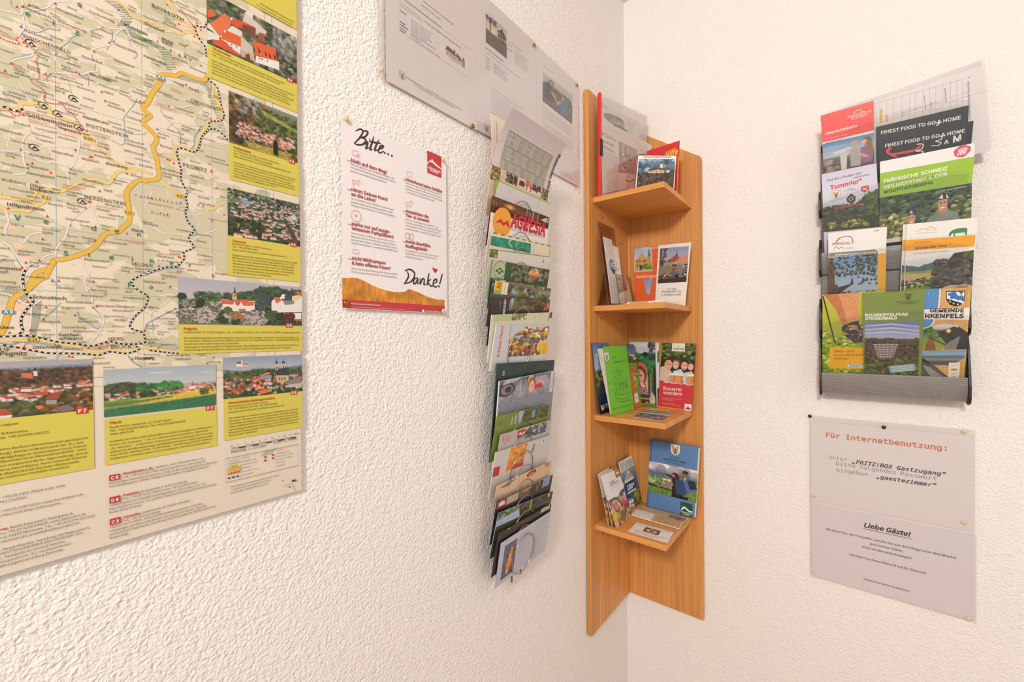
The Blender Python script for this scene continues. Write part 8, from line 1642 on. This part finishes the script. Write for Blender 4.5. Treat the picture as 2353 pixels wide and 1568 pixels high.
def jura(dx, off, lab):
    S = rslot(K2, 1, (815-dx, 55+dx*.06), (1386-dx, 0+dx*.06), .203, '#efe9e2', off, .0028, '#efe8e0', bl=(790-dx, 580), br=(1330-dx, 560), nip=.012); S.crop(*K2) if not dx else S.crop(K2[0]-dx*.287, K2[1], K2[2])
    S.poly([(812, 182), (1365, 140), (1355, 232), (806, 268)], '#f0a436')
    S.photo([(806, 345), (1352, 260), (1330, 700), (790, 720)], lambda i: (i.grad([(0, '#dfe2e4'), (.2, '#c8d0d4'), (.25, '#5a6a68'), (.4, '#c0a868'), (.6, '#7a8a50'), (1, '#6a7a44')]), i.ridge([(0, .1), (.2, .18), (.5, .1), (.75, .16), (1, .2)], '#56666a', .2, 30, .02), i.ridge([(0, .24), (.3, .27), (.6, .24), (1, .3)], '#8a9a58', .2, 20), i.poly([(0, .3), (.5, .32), (.6, .45), (0, .42)], '#c4ac70', .1), i.poly([(0, .44), (.4, .46), (.5, .56), (0, .58)], '#d0b878', .1), i.houses(0, .38, .4, .5, 16, .03), i.blobs(0, .42, .5, .58, 50, .03, ['#4a5a38', '#3c4a30', '#5a6a40']), i.poly([(.55, .25), (.8, -.1), (1, -.1), (1, .7), (.38, .75), (.42, .5)], '#4a443e', .35, 20), i.blobs(.45, .1, 1, .7, 130, .05, ['#54504a', '#3c3834', '#6a645c', '#4a4640']), i.blobs(.85, -.05, 1, .12, 40, .03, ['#4a5a30', '#5c6a3a']), i.ell(.72, .72, .18, .12, '#cdb8a4', .15, 10), i.ell(.88, .7, .14, .1, '#b8a090', .15, 10), i.ell(.62, .78, .1, .08, '#c4b09c', .15, 10)), 5, .0009)
    S.lines('875 210 1010 198|Wanderführer', col='#5a4424'); S.lines('873 258 1168 228|„Blühender Jura“', col='#4a3418', bold=.02); S.lines('868 295 1150 272|Auf den Spuren der Schäferei', col='#5a5650')
    S.poly([(1148, 148), (1155, 122), (1185, 98), (1230, 86), (1285, 82), (1300, 92), (1296, 118), (1215, 126), (1178, 128), (1162, 150)], '#4c8a5c'); S.poly([(1186, 120), (1202, 120), (1200, 152), (1190, 152)], '#4c8a5c'); S.poly([(1278, 112), (1296, 110), (1296, 143), (1284, 143)], '#4c8a5c'); S.stroke([(888, 115), (940, 90), (975, 98), (1050, 100)], .0009, '#8aa08a', None, 5); S.stroke([(970, 92), (1000, 75), (1055, 92)], .0012, '#e0a04a', None, 5); S.lines('888 132 1050 120|Landschaftspflegeverband', col='#8a9488')
    for i in range(26): S.stroke([(825+21*i, 180-1.5*i), (832+21*i, 165-1.5*i)], .0005, '#8aa47a')
    done(S, 'booklet', lab, 'booklet')
jura(30, -.0035, 'rear white and orange Jura hiking guide, its left edge showing behind its twin'); jura(0, .0012, 'front white and orange Jura hiking guide with a dark rock and sheep')
S = rslot(K2, 0, (140, 620), (460, 598), .200, '#b8b42c', .0, .0014, W_=.118, bl=(140, 1242)); S.crop(*K2)
def p_shoe(i):
    i.grad([(0, '#c8c050'), (.4, '#b0b034'), (.7, '#8aa02c'), (1, '#7a9a28')]); i.blobs(0, .45, 1, 1, 160, .05, ['#8aa830', '#a8b83c', '#6a8a24', '#c0c45c']); i.poly([(.03, .0), (.34, .0), (.58, .36), (.44, .4), (.3, .2)], '#c07a50', .1); i.poly([(.34, .0), (.78, .0), (.74, .34), (.54, .36), (.44, .15)], '#d89468', .1); i.poly([(.0, .02), (.03, .02), (.3, .62), (.27, .62)], '#2c2a28'); i.poly([(.42, .42), (.6, .36), (.78, .34), (.8, .42), (.44, .48)], '#3c3a3c'); i.poly([(.5, .42), (.82, .4), (1, .5), (1, .6), (.7, .62), (.48, .52)], '#4a4240', .2); i.blobs(.5, .4, .95, .58, 40, .05, ['#c86a34', '#3a3434', '#e08a4a', '#8a8480', '#2c2a2a'])
S.photo([(140, 620), (520, 594), (505, 1250), (138, 1242)], p_shoe, 3, .0009); S.poly([(197, 1038), (520, 1045), (520, 1212), (195, 1210)], '#eeb02c'); S.lines('230 1082 398 1080|Aktiv- und\n230 1112 490 1108|Gesundheitspark\n230 1140 350 1138|Hollfeld', col='#7a5a20', shear=.2, bold=.008); S.poly([(340, 1176), (520, 1178), (520, 1202), (340, 1200)], '#e8e4d4'); S.lines('356 1195 480 1195|bayern', col='#4a6a8a', bold=.01); done(S, 'brochure', 'yellow green brochure with walking boots and legs, bottom left of the grey rack', 'brochure')
S = rslot(K2, 0, (820, 590), (1330, 563), .200, '#d8a868', .0012, .0014, bl=(800, 1290), br=(1275, 1296)); S.crop(*K2)
S.photo([(820, 585), (1330, 562), (1275, 1296), (800, 1290)], lambda i: (i.A.__setitem__(slice(None), srgb('#d6a766')), i.mott(.08, 30), [i.poly([(x, 0), (x+.006, 0), (x+.006, 1), (x, 1)], '#a87a44') for x in (.55, .75, .93)]), 2, .0012)
S.poly([(930, 575), (1075, 568), (1060, 720), (1010, 865), (930, 900)], '#5a8fc4'); S.stroke([(1082, 568), (1070, 720), (1015, 860), (940, 890)], .0022, '#eee8e2', None, 6)
c = S.T((985, 680))
for k in range(16): S.stroke([c+.016*np.array([math.cos(k*.39), math.sin(k*.39)]), c+.024*np.array([math.cos(k*.39), math.sin(k*.39)])], .0009, '#8ab4dc')
S.poly([(950, 738), (1318, 722), (1312, 820), (948, 815)], '#f0e8e0'); S.lines('995 758 1272 758|GEMEINDE\n958 805 1270 805|NKENFELS', col='#2e2a2a', bold=.035)
S.poly([(1125, 590), (1285, 585), (1275, 670), (1240, 705), (1205, 712), (1160, 700), (1130, 660)], '#3a342e'); S.poly([(1133, 597), (1277, 592), (1268, 665), (1270, 690), (1135, 650)], '#efe8e0'); S.curve([(1140, 620), (1150, 605), (1175, 600), (1185, 590), (1205, 598), (1215, 615), (1235, 630), (1250, 622), (1265, 630), (1272, 650), (1262, 672), (1245, 660), (1225, 665), (1210, 655), (1185, 650), (1170, 655), (1158, 640), (1165, 630)], '#3f7ac0', 3)
for x, y in ((1160, 673), (1188, 687), (1222, 695)): S.poly([(x-9, y-2), (x-2, y-2), (x, y-9), (x+3, y-2), (x+10, y-1), (x+4, y+3), (x+5, y+10), (x, y+5), (x-6, y+9), (x-4, y+3)], '#efe8e0')
S.poly([(1234, 592), (1250, 596), (1266, 592), (1262, 604), (1252, 606), (1256, 618), (1242, 618), (1247, 606), (1236, 604)], '#2e2a28')
S.photo([(1015, 850), (1305, 850), (1298, 1055), (1000, 1060)], lambda i: (i.grad([(0, '#e4dcd4'), (.2, '#c8c0b8'), (.3, '#4a4438'), (1, '#4c4a40')]), i.ridge([(0, .3), (.3, .28), (.6, .12), (.8, .15), (1, .3)], '#3a3830', .3, 20, .05), i.poly([(.3, .9), (.75, .5), (.8, .5), (.7, 1), (.2, 1)], '#8a847c', .1), i.ell(.48, .28, .07, .08, '#f4a84a'), i.ell(.48, .28, .03, .04, '#fff0c8')), 3, .0009, [(0, .1), (.3, 0), (.7, .05), (1, .35), (1, 1), (.4, 1), (.2, .6)])
S.photo([(940, 870), (1125, 870), (1125, 1065), (935, 1065)], lambda i: (i.grad([(0, '#5a7a34'), (.5, '#7a9440'), (1, '#a8a850')]), i.blobs(0, 0, 1, .45, 60, .08, ['#3c5a24', '#54702c', '#6a8a34']), i.poly([(.1, 1), (.3, .45), (.45, .45), (.6, 1)], '#8a5c34', .2), i.poly([(.3, .42), (1, .75), (1, .8), (.3, .48)], '#4a3424')), 5, .0009, [(0, .15), (.4, 0), (.75, .35), (1, .7), (.8, 1), (0, 1)])
S.photo([(940, 1065), (1290, 1062), (1275, 1185), (930, 1185)], lambda i: i.grad([(0, '#6aa0cc'), (.3, '#9ab8cc'), (.4, '#5a6a74'), (.6, '#8a949c'), (.8, '#4a4a48'), (1, '#6a6664')]), 6, .0012, [(0, .05), (1, 0), (.98, .5), (.7, 1), (0, .95)])
S.poly([(935, 1130), (960, 1150), (1010, 1170), (1040, 1190), (1160, 1290), (930, 1292)], '#5a5654'); S.poly([(940, 1180), (1000, 1200), (1120, 1285), (1010, 1285)], '#9a9490'); S.poly([(930, 1120), (1000, 1160), (995, 1180), (930, 1150)], '#3a2c24'); S.poly([(1150, 1162), (1240, 1162), (1232, 1290), (1145, 1290)], '#efe6de'); S.stroke([(1170, 1185), (1225, 1185)], .0012, '#d8a49c'); S.ell((1192, 1218), (1222, 1218), (1192, 1208), '#b0a84c'); S.stroke([(1165, 1250), (1220, 1250)], .001, '#7a9a8a'); S.disc((1190, 1275), .0012, '#3a4a5a'); done(S, 'brochure', 'wood grained municipality brochure with blue lion shield, bottom right of the grey rack', 'brochure')
S = rslot(K2, 0, (458, 606), (960, 580), .206, '#7f8f4c', .004, .0016, bl=(468, 1256), br=(930, 1278)); S.crop(*K2)
def p_tower(i):
    i.grad([(0, '#6a7cb4'), (.2, '#9aa4cc'), (.3, '#b4acc0'), (.305, '#5a5048'), (1, '#4c5038')]); [i.poly([(0, y), (.5, y-.04), (1, y+.02), (1, y+.035), (.5, y-.01), (0, y+.02)], '#c8c4d8') for y in (.06, .13, .2)]; i.blobs(0, .3, 1, 1, 420, .028, ['#5a4c40', '#6a5444', '#4a4a34', '#7a5a4a', '#54583a', '#3c3c2c']); i.blobs(0, .65, 1, 1, 160, .04, ['#5a6a3c', '#4c5a38', '#6a7044', '#3f4a30'])
    for k in range(6): w = .24-.022*k; y = .41+.045*k; i.poly([(.4-w, y), (.4+w, y-.012), (.4+w*.96, y+.012), (.4-w*.96, y+.024)], '#b0a0a0'); i.poly([(.4-w*.94, y+.024), (.4+w*.94, y+.012), (.4+w*.92, y+.03), (.4-w*.92, y+.04)], '#6a5c58')
    [i.poly([(.4+x, .4), (.408+x, .4), (.405+x*.7, .68), (.4+x*.7, .68)], '#cfc4c0') for x in (-.2, -.12, -.04, .04, .12, .2)]
S.photo([(478, 842), (918, 838), (905, 1278), (473, 1256)], p_tower, 5, .0009); S.lines('728 682 925 676|BAUMWIPFELPFAD\n752 695 902 692|STEIGERWALD', col='#3c4a24', bold=.008); S.lines('480 793 825 785|BAUMWIPFELPFAD\n480 820 738 815|STEIGERWALD', col='#f4f2e6', bold=.035)
for k in range(5): S.stroke([(800+13*k, 608), (812+7*k, 635), (815+5*k, 660)], .0008, '#33441f', None, 4)
for y in (618, 630, 642): S.stroke([(797, y), (856, y-2)], .0007, '#33441f')
S.poly([(668, 1190), (878, 1170), (885, 1225), (682, 1246)], '#8aaeb4'); S.lines('690 1205 865 1190|GANZJÄHRIG GEÖFFNET\n695 1221 868 1206|WIPFELSTUBE VOR ORT\n700 1236 868 1222|BARRIEREFREIER WEG', col='#e8f0f0', bold=.015); done(S, 'leaflet', 'olive treetop path leaflet with round tower photo, bottom middle of the grey rack')
